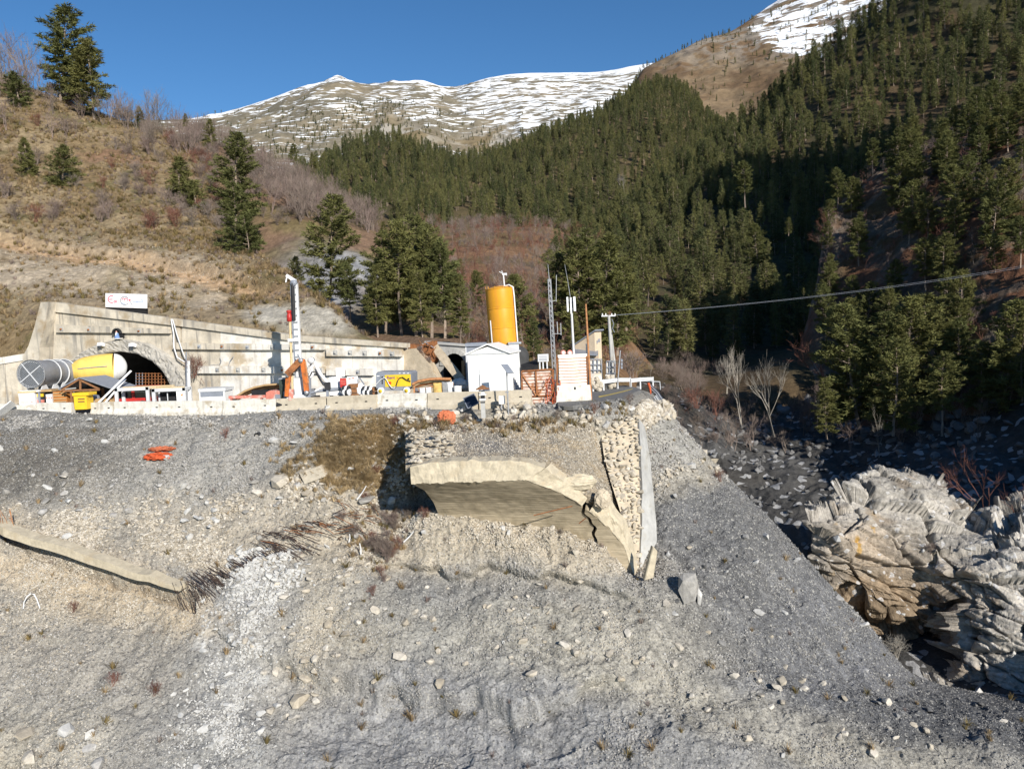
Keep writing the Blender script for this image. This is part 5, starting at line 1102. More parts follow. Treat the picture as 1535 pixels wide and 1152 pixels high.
arcp = lambda cx, cy, r_, a0, a1, n=14, ry=None: [(cx + r_ * math.cos(math.radians(t)), cy - (ry or r_) * math.sin(math.radians(t))) for t in np.linspace(a0, a1, n)]
lettering('dil', sf, 170.3, 453.8, 4.4, MATS['sign_red'], rs, wide=1.05)
strokeflat(sf, [arcp(168, 448.4, 6, 75, 285, 14, 5.2), [(163, 448.5), (169, 448.5)]], .075, MATS['sign_red'], rs, 'letter_e')
strokeflat(sf, [arcp(187, 450.5, 6.4, 35, 225, 16, 6.2), arcp(187, 451.5, 6.2, 225, 320, 10, 5.2)], .055, MATS['sign_grey'], rs, 'emblem_ring', .012)
strokeflat(sf, [[(183, 451), (183.4, 448), (185, 446.6), (187, 447.6), (187.4, 451)], [(187.4, 448), (189, 446.6), (191, 448), (191.6, 451)]], .06, MATS['sign_red'], rs, 'letter_m', .02)
strokeflat(sf, [arcp(194.5, 449.7, 1.1, 0, 360, 9)], .075, MATS['sign_red'], rs, 'letter_a', .016)
strokeflat(sf, [[(195.5, 452), (198.8, 458)]], .045, MATS['sign_grey'], rs, 'emblem_handle', .016)
strokeflat(sf, [[(182, 453.8), (188, 455)], ], .09, MATS['sign_blue'], rs, 'emblem_blue', .010)  # blue print stroke below the emblem
strokeflat(sf, [[(198.5, 450.5), (201, 452.2), (205, 453), (209, 452), (212, 453), (215, 451.5)], [(204, 451), (207, 452.6)], [(211, 450), (213, 449.4), (215, 450.6)]], .085, MATS['sign_blue'], rs, 'lettering_blur', .012)

# ---------------- ventilation fan and yellow duct
A = P(46, 560.5, 58.6); B = P(112, 557, 64.2); ax = (B - A).normalized(); Lf = (B - A).length; rad = 1.04
rf = thing('ventilation_fan', 'large grey cylindrical tunnel fan with a barred round intake in front of the portal', 'fan', A - Vector((0, 0, 1.2)))
def shell(prof, n=28): mb = MB(); mb.lathe(prof, A, n, ax); return mb
shell([(rad, 0), (rad, Lf * .36), (rad * .93, Lf * .38), (rad * .93, Lf * .72), (rad * .98, Lf * .74), (rad * .9, Lf * .93), (rad * .62, Lf)]).build('casing', MATS['fan_grey'], rf)
for t, w_ in [(0, .12), (.37, .1), (.56, .08), (.73, .12)]:
    shell([(rad * (1.06 if t in (0,) else 1.02), Lf * t - .01), (rad * 1.06, Lf * t - .01), (rad * 1.06, Lf * t + w_), (rad * .9, Lf * t + w_)]).build('flange', MATS['light_grey'], rf)
qx = ax.cross(Vector((0, 0, 1))).normalized(); qy = qx.cross(ax)
for k in range(-9, 10):
    o = k * .108; hl = math.sqrt(max(rad ** 2 - o ** 2, .01)) * .98; q1 = (qx * .80 + qy * .6); q2 = (qx * -.6 + qy * .80)
    mb = MB(); c = A - ax * .02; mb.quadbar(c + q1 * o - q2 * hl, c + q1 * o + q2 * hl, .035, .05, ax); mb.build('grille_bar', MATS['galvanised'], rf)
for q in (qx * .80 + qy * .6, qx * -.6 + qy * .80): mb = MB(); mb.quadbar(A - ax * .06 - q * rad, A - ax * .06 + q * rad, .06, .06, ax); mb.build('cross_bar', MATS['light_grey'], rf)
mb = MB(); mb.lathe([(rad * .95, .25), (0, .26)], A, 24, ax); mb.build('intake_back', MATS['sack_grey'], rf)
for t in (.12, .36, .56):
    for s_ in (-1, 1):
        c = A + ax * Lf * t - Vector((0, 0, rad + .05)); mb = MB(); mb.prism([(-.45, -.12), (.45, -.12), (0, .55)], c + qx * s_ * .55 - qx * .03, ax, (0, 0, 1), qx, .06); mb.build('saddle', MATS['light_grey'], rf)
mb = MB(); c = A + ax * Lf * .36 - Vector((0, 0, rad + .26)); mb.quadbar(c - ax * Lf * .42, c + ax * Lf * .42, 1.5, .14); mb.build('base_frame', MATS['white_paint'], rf)
for t in (-.38, .38):
    for s_ in (-1, 1): mb = MB(); q = c + ax * Lf * t + qx * s_ * .6; mb.quadbar(q, Vector((q.x, q.y, G0)), .14, .14); mb.build('leg', MATS['slate_metal'], rf)
rdct = thing('ventilation_duct', 'fat yellow fabric air duct running from the grey fan into the tunnel', 'duct', P(140, 575, 65))
cp = resample([tuple(P(*p)) + (r_,) for p, r_ in [((105, 556.5, 63.0), .62), ((112, 556, 63.1), .72), ((124, 554.5, 63.2), 1.02), ((142, 553, 63.3), 1.14), ((160, 551.5, 63.4), 1.18), ((171, 551, 63.6), 1.18)]], 16)
def varitube(pts, n=20):
    vs = []; fs = []; k = len(pts)
    for i in range(k):
        d = Vector(pts[min(i + 1, k - 1)][:3]) - Vector(pts[max(i - 1, 0)][:3]); d.normalize(); x = d.cross(Vector((0, 0, 1))).normalized(); y = x.cross(d)
        for j in range(n): a = 6.2832 * j / n; vs.append(Vector(pts[i][:3]) + (x * math.cos(a) + y * math.sin(a)) * pts[i][3])
    for i in range(k - 1):
        for j in range(n): fs.append((i * n + j, i * n + (j + 1) % n, (i + 1) * n + (j + 1) % n, (i + 1) * n + j))
    mb = MB(); mb.add(vs, fs, True); return mb
varitube(cp).build('duct', MATS['yellow_duct'], rdct)
cp2 = resample([tuple(P(*p)) + (r_,) for p, r_ in [((170.6, 551, 63.6), 1.19), ((175, 551.1, 63.7), 1.15), ((180, 551.4, 63.8), 1.04), ((184, 551.8, 63.9), .84), ((186.6, 552, 64.0), .56), ((187.8, 552.2, 64.05), .25), ((188, 552.3, 64.06), .02)]], 16)
varitube(cp2).build('duct_sleeve', MATS['sack_white'], rdct)
mb = MB(); mb.tube([Vector(cp[i][:3]) + Vector((.25, -.97, .15)).normalized() * (cp[i][3] + .01) for i in range(4, 15)], .05, 6); mb.build('duct_seam', MATS['sack_grey'], rdct)

# ---------------- timber shelter with sheet roof, boxes round it
shf = facing(88, 180, 57.2, 57.8)
rsh = thing('timber_shelter', 'open timber shelter with a grey sheet metal gable roof in front of the tunnel', 'shelter', shf.px(118, 612))
ap = shf.px(118.6, 566.5); el = shf.px(87.5, 583.5); er = shf.px(178, 586.5); bk = Vector((.25, 1, 0)).normalized() * 2.6
for a, b, nm in ((ap, el, 'roof_sheet'), (ap, er, 'roof_sheet')):
    mb = MB(); nrm = (b - a).cross(bk).normalized(); nrm = nrm if nrm.z > 0 else -nrm; q = [a, b, b + bk, a + bk]; mb.add([v for v in q] + [v + nrm * .06 for v in q], [(0, 1, 2, 3), (4, 5, 6, 7), (0, 1, 5, 4), (1, 2, 6, 5), (2, 3, 7, 6), (3, 0, 4, 7)]); mb.build(nm, MATS['slate_metal'], rsh)
for (x0, y0), (x1, y1), w_ in [((95, 585.5), (150, 583.5), .14), ((118.6, 568.5), (92, 585), .12), ((118.6, 568.5), (150, 583), .12), ((121, 569), (121, 585), .13)]:
    mb = MB(); mb.quadbar(shf.px(x0, y0, .05), shf.px(x1, y1, .05), w_, .12, shf.n); mb.build('rafter', MATS['timber_dark'], rsh)
for x in (107, 136, 172):
    for off in (0, -2.3):
        a, h = shf.hit(x, 585); mb = MB(); mb.quadbar(shf.pt(a, 0, off), shf.pt(a, h, off), .16, .16); mb.build('post', MATS['timber_dark'], rsh)
def simple_box(name, label, cat, x0, y0, x1, y1, d, depth, m, extra=None, group=None, zb=None, yaw=0):
    fr = facing(x0, x1, d); a0, h1 = fr.hit(x0, y0); a1, h0 = fr.hit(x1, y1)
    if zb is not None: h0 = zb
    r_ = thing(name, label, cat, fr.pt((a0 + a1) / 2, h0, -depth / 2), group); mb = MB(); mb.prism([(a0, h0), (a1, h0), (a1, h1), (a0, h1)], fr.o - fr.n * depth, fr.u, fr.z, fr.n, depth); mb.build('body', m, r_)
    return r_, fr
r_, fr = simple_box('storage_box', 'white storage box with faint red print low on its front, under the fan', 'box', 27.5, 588, 53, 606, 58.2, 1.2, MATS['white_clean'], zb=0)
mb = MB(); fr.rect(mb, 26.5, 586.5, 54, 588, 1.3, .05); mb.build('lid', MATS['timber_pale'], r_)
strokeflat(fr, [[(30 + i * 1.8, 601), (31 + i * 1.8, 605)] for i in range(7)] + [[(43, 601), (45, 605)], [(46, 605), (48, 601), (50, 605)]], .035, MATS['pink_red'], r_, 'print')
r_, fr = simple_box('shelf_unit', 'dark open shelf with a yellow tray between the white box and the paper box', 'shelf', 54, 585.5, 68, 603, 58.6, .8, MATS['dark_void'], zb=0)
mb = MB(); fr.rect(mb, 55, 590, 66, 594, .2, .1); mb.build('tray', MATS['yellow_paint'], r_); mb = MB(); fr.rect(mb, 53.6, 584.5, 79, 586.3, .9, .15); mb.build('shelf_top', MATS['timber'], r_); mb = MB(); fr.rect(mb, 54.5, 599, 67, 603, .3, .12); mb.build('lower_tray', MATS['pink_red'], r_)
r_, fr = simple_box('carton', 'small white carton with brown print beside the wooden chest', 'box', 68.5, 591, 78.5, 603, 58.2, .5, MATS['white_clean'], zb=0)
strokeflat(fr, [[(70 + i * 2.4, 594.5), (70 + i * 2.4, 597.5)] for i in range(4)], .06, MATS['pink_red'], r_, 'print')
r_, fr = simple_box('wooden_chest', 'orange brown wooden chest with ribbed front left of the shelter post', 'chest', 79, 587, 101, 603, 58, .9, MATS['chest_brown'], zb=0)
for y in (588.5, 592.5, 597, 601): mb = MB(); fr.rect(mb, 80, y, 100, y + 1, .0, .05); mb.build('batten', MATS['timber'], r_)
r_, fr = simple_box('grit_bin', 'bright yellow plastic bin standing at the gap in the concrete barrier', 'bin', 110, 591, 131, 613, 55.4, .9, MATS['yellow_paint'])
mb = MB(); fr.rect(mb, 108.8, 588.8, 134, 592, 1.0, .08); mb.build('lid', MATS['yellow_paint'], r_)
for y in (597, 601): mb = MB(); fr.rect(mb, 117, y, 127, y + 1.3, 0, .03); mb.build('label_bar', MATS['timber_dark'], r_)
mb = MB(); c = shf.px(142, 600, .2); mb.lathe([(.0, -.1), (.42, -.1), (.45, .0), (.45, .35), (.38, .5), (0, .55)], c + Vector((0, 0, -.1)), 16); tag(mb.build('drum', MATS['slate_metal'], None, c), 'round dark grey drum under the shelter right of the yellow bin', 'drum')
for i, (x0, y0, x1, y1) in enumerate([(146, 605, 196.5, 555.5), (158, 603, 188, 568)]):
    mb = MB(); mb.quadbar(P(x0, y0, 56.4), P(x1, y1, 58.8), .14, .05, (0, -1, .3)); tag(mb.build('plank', MATS['white_paint'], None, P(x0, y0, 56.4)), ['long pale plank leaning from the barrier across the tunnel mouth', 'shorter pale plank leaning beside the long one in the tunnel mouth'][i], 'plank')
mb = MB(); mb.prism([(-1.3, 0), (.9, 0), (.3, .25), (-.6, .3)], P(156, 603, 57), (1, 0, 0), (0, 0, 1), (0, 1, 0), .8); tag(mb.build('timber_scrap', MATS['timber'], None, P(156, 603, 57)), 'orange scrap timber heap below the leaning planks', 'timber')
# red van, steel frames
vf = facing(158, 224, 57.4)
rv = thing('red_van', 'red van with dark windows parked behind a grey steel frame at the tunnel mouth', 'van', vf.pt(vf.hit(190, 600)[0], 0))
aL, _ = vf.hit(158, 600); aR, _ = vf.hit(226, 600); hW = vf.hit(190, 597)[1]; hR = vf.hit(190, 582)[1]; wid = aR - aL
mb = MB(); mb.prism([(aL, .35), (aR, .35), (aR, hW), (aL + wid * .28, hW), (aL + .1, hW - .12), (aL, hW - .35)], vf.o - vf.n * 1.8, vf.u, vf.z, vf.n, 1.8); mb.build('body', MATS['red_paint'], rv)
mb = MB(); mb.prism([(aL + wid * .30, hW), (aR, hW), (aR - .03, hR), (aL + wid * .48, hR)], vf.o - vf.n * 1.72, vf.u, vf.z, vf.n, 1.64); mb.build('glasshouse', MATS['glass_dark'], rv)
for x in (.62, .97): mb = MB(); mb.quadbar(vf.pt(aL + wid * x, hW, -.04), vf.pt(aL + wid * (x - .01), hR, -.08), .22 if x < .9 else .12, .06, vf.n); mb.build('pillar', MATS['red_paint'], rv)
mb = MB(); mb.prism([(aL + wid * .47, hR), (aR, hR), (aR, hR + .09), (aL + wid * .5, hR + .09)], vf.o - vf.n * 1.75, vf.u, vf.z, vf.n, 1.72); mb.build('roof', MATS['red_paint'], rv)
for x in (.18, .82):
    for o in (.02, -1.7): mb = MB(); mb.lathe([(0, -.1), (.34, -.1), (.36, 0), (.34, .1), (0, .1)], vf.pt(aL + wid * x, .36, o), 16, vf.n); wh_ = mb.build('wheel', MATS['black_rubber'], rv); mb = MB(); mb.lathe([(.2, .0), (.2, .12), (0, .13)], vf.pt(aL + wid * x, .36, o), 12, vf.n); mb.build('rim', MATS['galvanised'], wh_)
def steel_frame(x0, y0, x1, d, label, depth=1.0):
    fr = facing(x0, x1, d); r_ = thing('steel_portal', label, 'frame', fr.pt(fr.hit((x0 + x1) / 2, 600)[0], 0), 'grey steel frames behind the barrier'); a0, h = fr.hit(x0, y0); a1, _ = fr.hit(x1, y0)
    for dy in (0, -depth):
        for a in (a0 + .1, a1 - .1): mb = MB(); mb.quadbar(fr.pt(a, 0, dy), fr.pt(a, h, dy), .22, .16, fr.n); mb.build('post', MATS['light_grey'], r_)
        mb = MB(); mb.quadbar(fr.pt(a0, h - .1, dy), fr.pt(a1, h - .1, dy), .16, .22); mb.build('beam', MATS['light_grey'], r_)
    for a in (a0 + .1, a1 - .1): mb = MB(); mb.quadbar(fr.pt(a, h - .1, 0), fr.pt(a, h - .1, -depth), .14, .2); mb.build('side_beam', MATS['light_grey'], r_)
    return r_, fr, a0, a1, h
steel_frame(172, 582, 223, 56.3, 'light grey steel frame standing in front of the red van')
r_, fr, a0, a1, h = steel_frame(228, 583, 278, 56.1, 'light grey steel frame with a dark interior right of the red van')
mb = MB(); fr.rect(mb, 232, 586, 263, 603, .9, -.8); mb.build('back_panel', MATS['dark_void'], r_); mb = MB(); fr.rect(mb, 264, 585, 276, 603, .12, .02); mb.build('side_panel', MATS['white_paint'], r_); mb = MB(); mb.tube([fr.px(248, 588, -.3), fr.px(249, 603, -.3)], .04, 6); mb.build('rod', MATS['light_grey'], r_)
mb = MB(); mb.add([fr.px(273, 589, .03), fr.px(275, 593, .03), fr.px(271, 593, .03)], [(0, 1, 2)]); mb.build('warning_triangle', MATS['text_orange'], r_)
r_, fr = simple_box('open_skip', 'white edged open steel box right of the tunnel arch behind the barrier', 'skip', 298, 584, 338, 603, 55.6, 1.6, MATS['white_paint'], zb=0)
mb = MB(); fr.rect(mb, 300, 586.3, 335, 593.5, .0, .02); mb.build('dark_panel', MATS['slate_metal'], r_); mb = MB(); fr.rect(mb, 297, 582.8, 338.5, 585.6, 1.7, .06); mb.build('rim', MATS['light_grey'], r_)
for i, (x0, y0, x1, y1) in enumerate([(185, 580.5, 261, 577.5), (184, 582, 276, 580)]):
    mb = MB(); mb.quadbar(P(x0, y0, 57.0 - i * .4), P(x1, y1, 56.8 - i * .4), .20, .09); tag(mb.build('timber_board', MATS['timber_pale'], None, P(x0, y0, 57)), ['long pale timber board lying on the steel frames, the upper one', 'lower pale timber board lying on the steel frames'][i], 'board')
gf = facing(203, 262, 63.4); rg_ = thing('mesh_panel', 'rusty square steel mesh panel standing inside the tunnel mouth', 'mesh', gf.px(230, 600))
for x in np.linspace(204, 261, 13): mb = MB(); mb.quadbar(gf.px(x, 558.5), gf.px(x, 580), .055, .04, gf.n); mb.build('bar', MATS['rust' if x > 216 else 'slate_metal'], rg_)
for y in np.linspace(559.5, 577, 5): mb = MB(); mb.quadbar(gf.px(204, y, .05), gf.px(261, y, .05), .04, .04, gf.n); mb.build('bar', MATS['rust'], rg_)
for x in (204, 261): a, h = gf.hit(x, 580); mb = MB(); mb.quadbar(gf.pt(a, 0), gf.pt(a, h), .06, .06); mb.build('leg', MATS['rust'], rg_)
# ---------------- concrete barriers along the edge
bd = lambda x: float(np.interp(x, [-120, 0, 137, 300, 415, 566, 641, 800], [59, 57.6, 55.9, 53.8, 52.8, 51.0, 50.0, 48.5]))
def barrier(x0, y0, x1, y1, m, label, hgt=1.0, thick=.55):
    jz = random.uniform(-.25, .25); A = P(x0 + .5, y0, bd(x0) + jz + random.uniform(-.1, .1)); B = P(x1 - .5, y1, bd(x1) + jz + random.uniform(-.1, .1)); u = (B - A).normalized(); n = Vector((u.y, -u.x, 0)).normalized(); r_ = thing('concrete_barrier', label, 'barrier', (A + B) / 2 - Vector((0, 0, hgt)), 'concrete barriers along the edge of the site'); mb = MB()
    prof = [(-thick / 2, -hgt - .25), (thick / 2, -hgt - .25), (thick / 2, -hgt + .2), (thick * .24, -hgt + .5), (thick * .20, -.04), (thick * .15, 0), (-thick * .15, 0), (-thick * .20, -.04), (-thick * .24, -hgt + .5), (-thick / 2, -hgt + .2)]
    L = (B - A).length; k = 5; vs = []; fs = []
    for i in range(k):
        for a, b in prof: vs.append(A + u * (L * i / (k - 1)) + n * a + Vector((0, 0, b + random.uniform(-.012, .012))))
    np_ = len(prof)
    for i in range(k - 1):
        for j in range(np_): fs.append((i * np_ + j, i * np_ + (j + 1) % np_, (i + 1) * np_ + (j + 1) % np_, (i + 1) * np_ + j))
    fs += [tuple(range(np_)), tuple(range((k - 1) * np_, k * np_))[::-1]]; mb.add(vs, fs); mb.build('body', m, r_)
    for t in (.2, .8): mb = MB(); c = A + u * L * t + n * (thick * .24) + Vector((0, 0, -.42)); mb.box(c, (.16, .05, .07), Matrix((u, -n, Vector((0, 0, 1)))).transposed()); mb.build('lifting_slot', MATS['dark_void'], r_)
    return r_
for b in [(-110, 602, 24, 605.5, 'barrier_white', 'white concrete barrier at the left edge behind the tilted sheet'), (26, 606.5, 55, 606, 'barrier_white', 'short white concrete barrier under the white storage box'), (56, 603.5, 109, 602.8, 'barrier_white', 'white concrete barrier in front of the wooden chest'), (137, 603, 171.6, 602, 'barrier_white', 'white concrete barrier at the foot of the leaning planks'),
          (172, 601.8, 253, 600.8, 'barrier_white', 'cream concrete barrier in front of the red van'), (253.5, 600.8, 334.5, 600, 'barrier_white', 'cream concrete barrier in front of the open steel box'), (335.2, 600.3, 414.5, 597.5, 'barrier_white', 'bright white concrete barrier below the red machine bar'), (415.2, 597.5, 490, 594.2, 'barrier_beige', 'beige concrete barrier below the drill mast'), (490.5, 594.2, 565, 591, 'barrier_beige', 'beige concrete barrier below the white tank'),
          (566, 590.3, 640.5, 588.8, 'barrier_white', 'white concrete barrier in front of the yellow compressor'), (641.2, 588.3, 718, 586.2, 'barrier_beige', 'beige concrete barrier under the leaning dark solar panel'), (718.6, 586.2, 797, 583.8, 'barrier_beige', 'beige concrete barrier in front of the white hut ending at the rust gate')]:
    barrier(b[0], b[1], b[2], b[3], MATS[b[4]], b[5])
mb = MB(); mb.quadbar(P(-6, 624, 56), P(20.5, 603.5, 56.6), .07, .9, (.3, -1, .6)); tag(mb.build('sheet_panel', MATS['sack_white'], None, P(5, 622, 56)), 'tilted pale sheet leaning against the barrier at the left edge', 'sheet')
# ---------------- drill rig
rdr = thing('drill_rig', 'drill rig with a tall grey white mast leaning against the blue shadowed concrete wall', 'drill rig', gnd(445, 53.6))
D = 53.4
mb = MB(); m0 = P(449.5, 592, D); m1 = P(441.0, 424, D); mb.quadbar(m0, m1, .30, .26, (0, -1, 0)); mb.build('mast', MATS['light_grey'], rdr)
for o, mm in ((-.20, 'slate_metal'), (.19, 'white_clean')): mb = MB(); mb.quadbar(m0 + Vector((o, -.03, 0)), m1 + Vector((o, -.03, 0)), .09, .32, (0, -1, 0)); mb.build('mast_rail', MATS[mm], rdr)
for t in np.linspace(.1, .96, 15): q = m0.lerp(m1, t); mb = MB(); mb.box(q + Vector((0, -.18, 0)), (.34, .06, .07)); mb.build('mast_rung', MATS['galvanised'], rdr)
mb = MB(); mb.tube([P(438.5, 424, D - .2), P(439.5, 450, D - .25), P(440.5, 480, D - .2)], .13, 6); mb.build('hose_chain', MATS['black_rubber'], rdr)
mb = MB(); mb.quadbar(P(441.5, 427, D), P(440, 419, D), .34, .30, (0, -1, 0)); mb.quadbar(P(441, 420, D), P(429.5, 412.5, D), .20, .18, (0, -1, 0)); mb.quadbar(P(430.5, 413, D), P(428.5, 423, D), .08, .08); mb.build('mast_jib', MATS['white_clean'], rdr)
mb = MB(); mb.lathe([(0, -.16), (.22, -.16), (.24, 0), (.22, .16), (0, .16)], P(440.5, 424, D - .15), 14, (0, -1, 0)); mb.build('pulley', MATS['slate_metal'], rdr)
mb = MB(); mb.lathe([(.12, 0), (.19, .05), (.19, .42), (.14, .5), (.14, .62), (.19, .66), (.17, .78), (0, .8)], P(434.2, 482, D - .1), 14); mb.build('rotary_head', MATS['red_paint'], rdr)
mb = MB(); mb.tube([P(434.5, 480, D - .1), P(438.5, 590, D - .1)], .085, 8); mb.build('drill_rod', MATS['timber_pale'], rdr)
mb = MB(); mb.box(P(440.5, 509.5, D - .1), (.75, .4, .22)); mb.build('rod_clamp', MATS['light_grey'], rdr)
mb = MB(); mb.box(P(433.5, 468, D - .05) + Vector((.25, .1, 0)), (.5, .2, .3)); mb.build('head_carriage', MATS['slate_metal'], rdr)
mb = MB(); mb.box(P(449, 583, D - .05), (.55, .6, 1.6)); mb.box(P(449, 598, D), (1.3, 1.6, .7)); mb.build('mast_foot', MATS['light_grey'], rdr)
for x in (-1.0, 1.0):
    mb = MB(); c = gnd(449, D + .6) + Vector((x, 0, .35)); mb.prism([(-1.2, -.35), (1.2, -.35), (1.45, 0), (1.2, .35), (-1.2, .35), (-1.45, 0)], c - Vector((.2, 0, 0)), (0, 1, 0), (0, 0, 1), (1, 0, 0), .4); mb.build('track', MATS['black_rubber'], rdr)
mb = MB(); mb.box(gnd(449, D + .6) + Vector((0, .3, .95)), (1.7, 2.2, .5)); mb.build('undercarriage', MATS['slate_metal'], rdr)
for (x0, y0), (x1, y1), w_, mm, nm in [((450.5, 540.5), (430.5, 561), .42, 'rust', 'boom'), ((449.5, 543), (431.5, 561.5), .14, 'orange_paint', 'boom_cylinder'), ((434, 561), (430, 594), .24, 'orange_paint', 'arm'), ((430, 563), (428, 594), .12, 'orange_paint', 'arm_cylinder'), ((437, 583), (436.5, 600), .28, 'pink_red', 'arm_foot'), ((453.5, 538.5), (460, 586), .30, 'orange_paint', 'boom'), ((457, 541), (462, 574), .12, 'rust_light', 'boom_cylinder'), ((451.5, 541), (446, 531), .07, 'slate_metal', 'hose'), ((458.5, 560), (458.5, 590), .1, 'black_rubber', 'hose')]:
    mb = MB(); mb.quadbar(P(x0, y0, D - .75), P(x1, y1, D - .85), w_, w_ * .9, (0, -1, 0)); mb.build(nm, MATS[mm], rdr)
for x, y in [(451.5, 540), (432, 562), (460, 588)]: mb = MB(); mb.lathe([(0, -.2), (.15, -.2), (.15, .2), (0, .2)], P(x, y, D - .8), 12, (0, -1, 0)); mb.build('pivot_pin', MATS['galvanised'], rdr)
r_, fr = simple_box('control_cabinet', 'dark green machine cabinet beside the foot of the drill mast', 'cabinet', 418, 567.5, 431, 590, 53.6, .9, MATS['dark_green'], zb=0)
mb = MB(); fr.rect(mb, 420, 570, 429, 586, 0, .03); mb.build('door', MATS['dark_green'], r_); mb = MB(); fr.rect(mb, 417.5, 566.5, 431.5, 568.2, .95, .04); mb.build('lid', MATS['slate_metal'], r_)
rc = thing('drill_carriage', 'faded red machine carriage with a long red bar behind the white barrier', 'machine', gnd(400, 53.8)); fr = facing(341, 426, 54.0, 53.6)
mb = MB(); fr.poly(mb, [(399, 606), (398.5, 588), (405, 585), (421, 585.5), (425, 590), (425.5, 606)], 1.0); mb.build('body', MATS['pink_red'], rc)
mb = MB(); fr.rect(mb, 413, 591, 421, 599, 0, .05); mb.build('grille', MATS['slate_metal'], rc); mb = MB(); mb.quadbar(fr.px(341, 595.8, -.3), fr.px(400, 594.2, -.3), .3, .2); mb.build('bar', MATS['pink_red'], rc); mb = MB(); fr.rect(mb, 372, 586, 398, 594, 1.0, -.5); mb.build('housing', MATS['dark_void'], rc)
mb = MB(); fr.rect(mb, 388, 596, 391, 606, .5, -.2); fr.rect(mb, 343, 596, 346, 606, .5, -.2); mb.build('leg', MATS['pink_red'], rc)
for k, (o, mm) in enumerate([(0, 'timber'), (.22, 'timber_dark'), (.46, 'timber'), (.68, 'rust')]):
    pts = [P(x, y + k * 2.0, 54.8 + k * .2) for x, y in [(349, 600), (356, 593), (367, 586), (381, 580.5), (397, 577), (412, 576), (420, 576)]]
    mb = MB(); mb.tube(pts, .085, 6); tag(mb.build('hose', MATS[mm], None, pts[0]), ['topmost brown hose arching behind the red carriage', 'dark brown hose, second in the arch behind the red carriage', 'third brown hose of the arch behind the red carriage', 'lowest rust hose of the arch behind the red carriage'][k], 'hose', 'hoses arching behind the red carriage')
# ---------------- small machinery between rig and compressor
rh = thing('hydraulic_arm', 'white hydraulic arm with looping hoses between the drill mast and the white tank', 'arm', gnd(480, 53))
for pts, r_w, mm, nm in [([(467, 540), (466, 549), (469, 560), (464, 568)], .10, 'white_clean', 'arm'), ([(470, 541), (480, 560), (492, 575)], .12, 'white_clean', 'arm'), ([(463, 563), (466, 555), (472, 553), (477, 560), (482, 571), (489, 577)], .06, 'light_grey', 'hose'), ([(464, 564), (468, 557), (473, 557), (478, 566), (484, 576), (490, 580)], .05, 'black_rubber', 'hose'), ([(463, 548), (460, 556), (463, 566), (469, 564), (471, 556)], .04, 'light_grey', 'hose'), ([(462, 590), (475, 586), (500, 584), (520, 583)], .10, 'slate_metal', 'pipe'), ([(472, 586), (482, 581), (490, 586)], .06, 'white_clean', 'pipe')]:
    mb = MB(); mb.tube([P(x, y, 53.2 + .1 * i) for i, (x, y) in enumerate(pts)], r_w, 7); mb.build(nm, MATS[mm], rh)
mb = MB(); mb.lathe([(0, -.2), (.22, -.2), (.22, .2), (0, .2)], P(466.5, 540, 53), 12, (0, -1, 0)); mb.build('joint', MATS['light_grey'], rh); mb = MB(); mb.box(P(491, 578, 53), (.35, .4, .5)); mb.build('valve_block', MATS['black_rubber'], rh); mb = MB(); mb.quadbar(P(464, 566, 53.2), gnd(464, 53.2), .2, .2); mb.quadbar(P(491, 580, 53), gnd(491, 53), .16, .16); mb.build('stand', MATS['slate_metal'], rh)
r_, fr = simple_box('water_tank', 'bright white square tank behind the beige barrier', 'tank', 493, 565.5, 510, 581.5, 53.4, 1.0, MATS['white_clean'], zb=.8)
mb = MB(); fr.rect(mb, 492, 581, 511, 583.5, 1.1, .08); mb.build('pallet_frame', MATS['slate_metal'], r_); a, h = fr.hit(501, 582)
for x in (494, 509): mb = MB(); aa, _ = fr.hit(x, 580); mb.quadbar(fr.pt(aa, 0, -.4), fr.pt(aa, .82, -.4), .14, .5); mb.build('leg', MATS['slate_metal'], r_)
def signboard(name, label, x0, y0, x1, y1, d, m, foot=True):
    fr = facing(x0, x1, d); a0, h1 = fr.hit(x0, y0); a1, h0 = fr.hit(x1, y1); r_ = thing(name, label, 'sign', fr.pt((a0 + a1) / 2, 0)); mb = MB(); mb.prism([(a0, h0), (a1, h0), (a1, h1), (a0, h1)], fr.o, fr.u, fr.z, fr.n, .05); mb.build('board', m, r_)
    if foot:
        for t in (.15, .85): mb = MB(); a = a0 + (a1 - a0) * t; mb.quadbar(fr.pt(a, 0, -.05), fr.pt(a, h1, -.05), .06, .06); mb.build('post', MATS['galvanised'], r_)
    return r_, fr
signboard('site_notice', 'plain white notice board above the white tank', 503.5, 551, 517, 563.5, 54.2, MATS['white_clean'])
r_, fr = signboard('site_notice', 'red notice board with pale lines right of the white tank', 509.5, 567, 519.5, 580, 52.9, MATS['red_paint']); strokeflat(fr, [[(511, y), (518, y)] for y in (570, 572.5, 575)], .04, MATS['pink_red'], r_, 'print', .06)
r_, fr = signboard('site_notice', 'white notice board with red print above the brown timber stack', 520.5, 564, 537, 575, 53.2, MATS['white_clean']); strokeflat(fr, [[(522.5, 567), (526, 567)], [(528, 566.6), (531.5, 566.6)]], .07, MATS['mark_red'], r_, 'print', .06)
def stack(label, x0, y0, x1, y1, d, nrow, ncol, m):
    fr = facing(x0, x1, d); a0, h1 = fr.hit(x0, y0); a1, _ = fr.hit(x1, y1); r_ = thing('timber_stack', label, 'timber stack', fr.pt((a0 + a1) / 2, 0)); hh = h1 / (nrow + 2)
    for i in range(nrow + 2):
        for k in range(ncol): mb = MB(); o = -.12 - k * .24; j = random.uniform(-.03, .03); mb.prism([(a0 + j, i * hh), (a1 + j, i * hh), (a1 + j, i * hh + hh * .82), (a0 + j, i * hh + hh * .82)], fr.o + fr.n * o, fr.u, fr.z, fr.n, .2); mb.build('beam', MATS[m], r_)
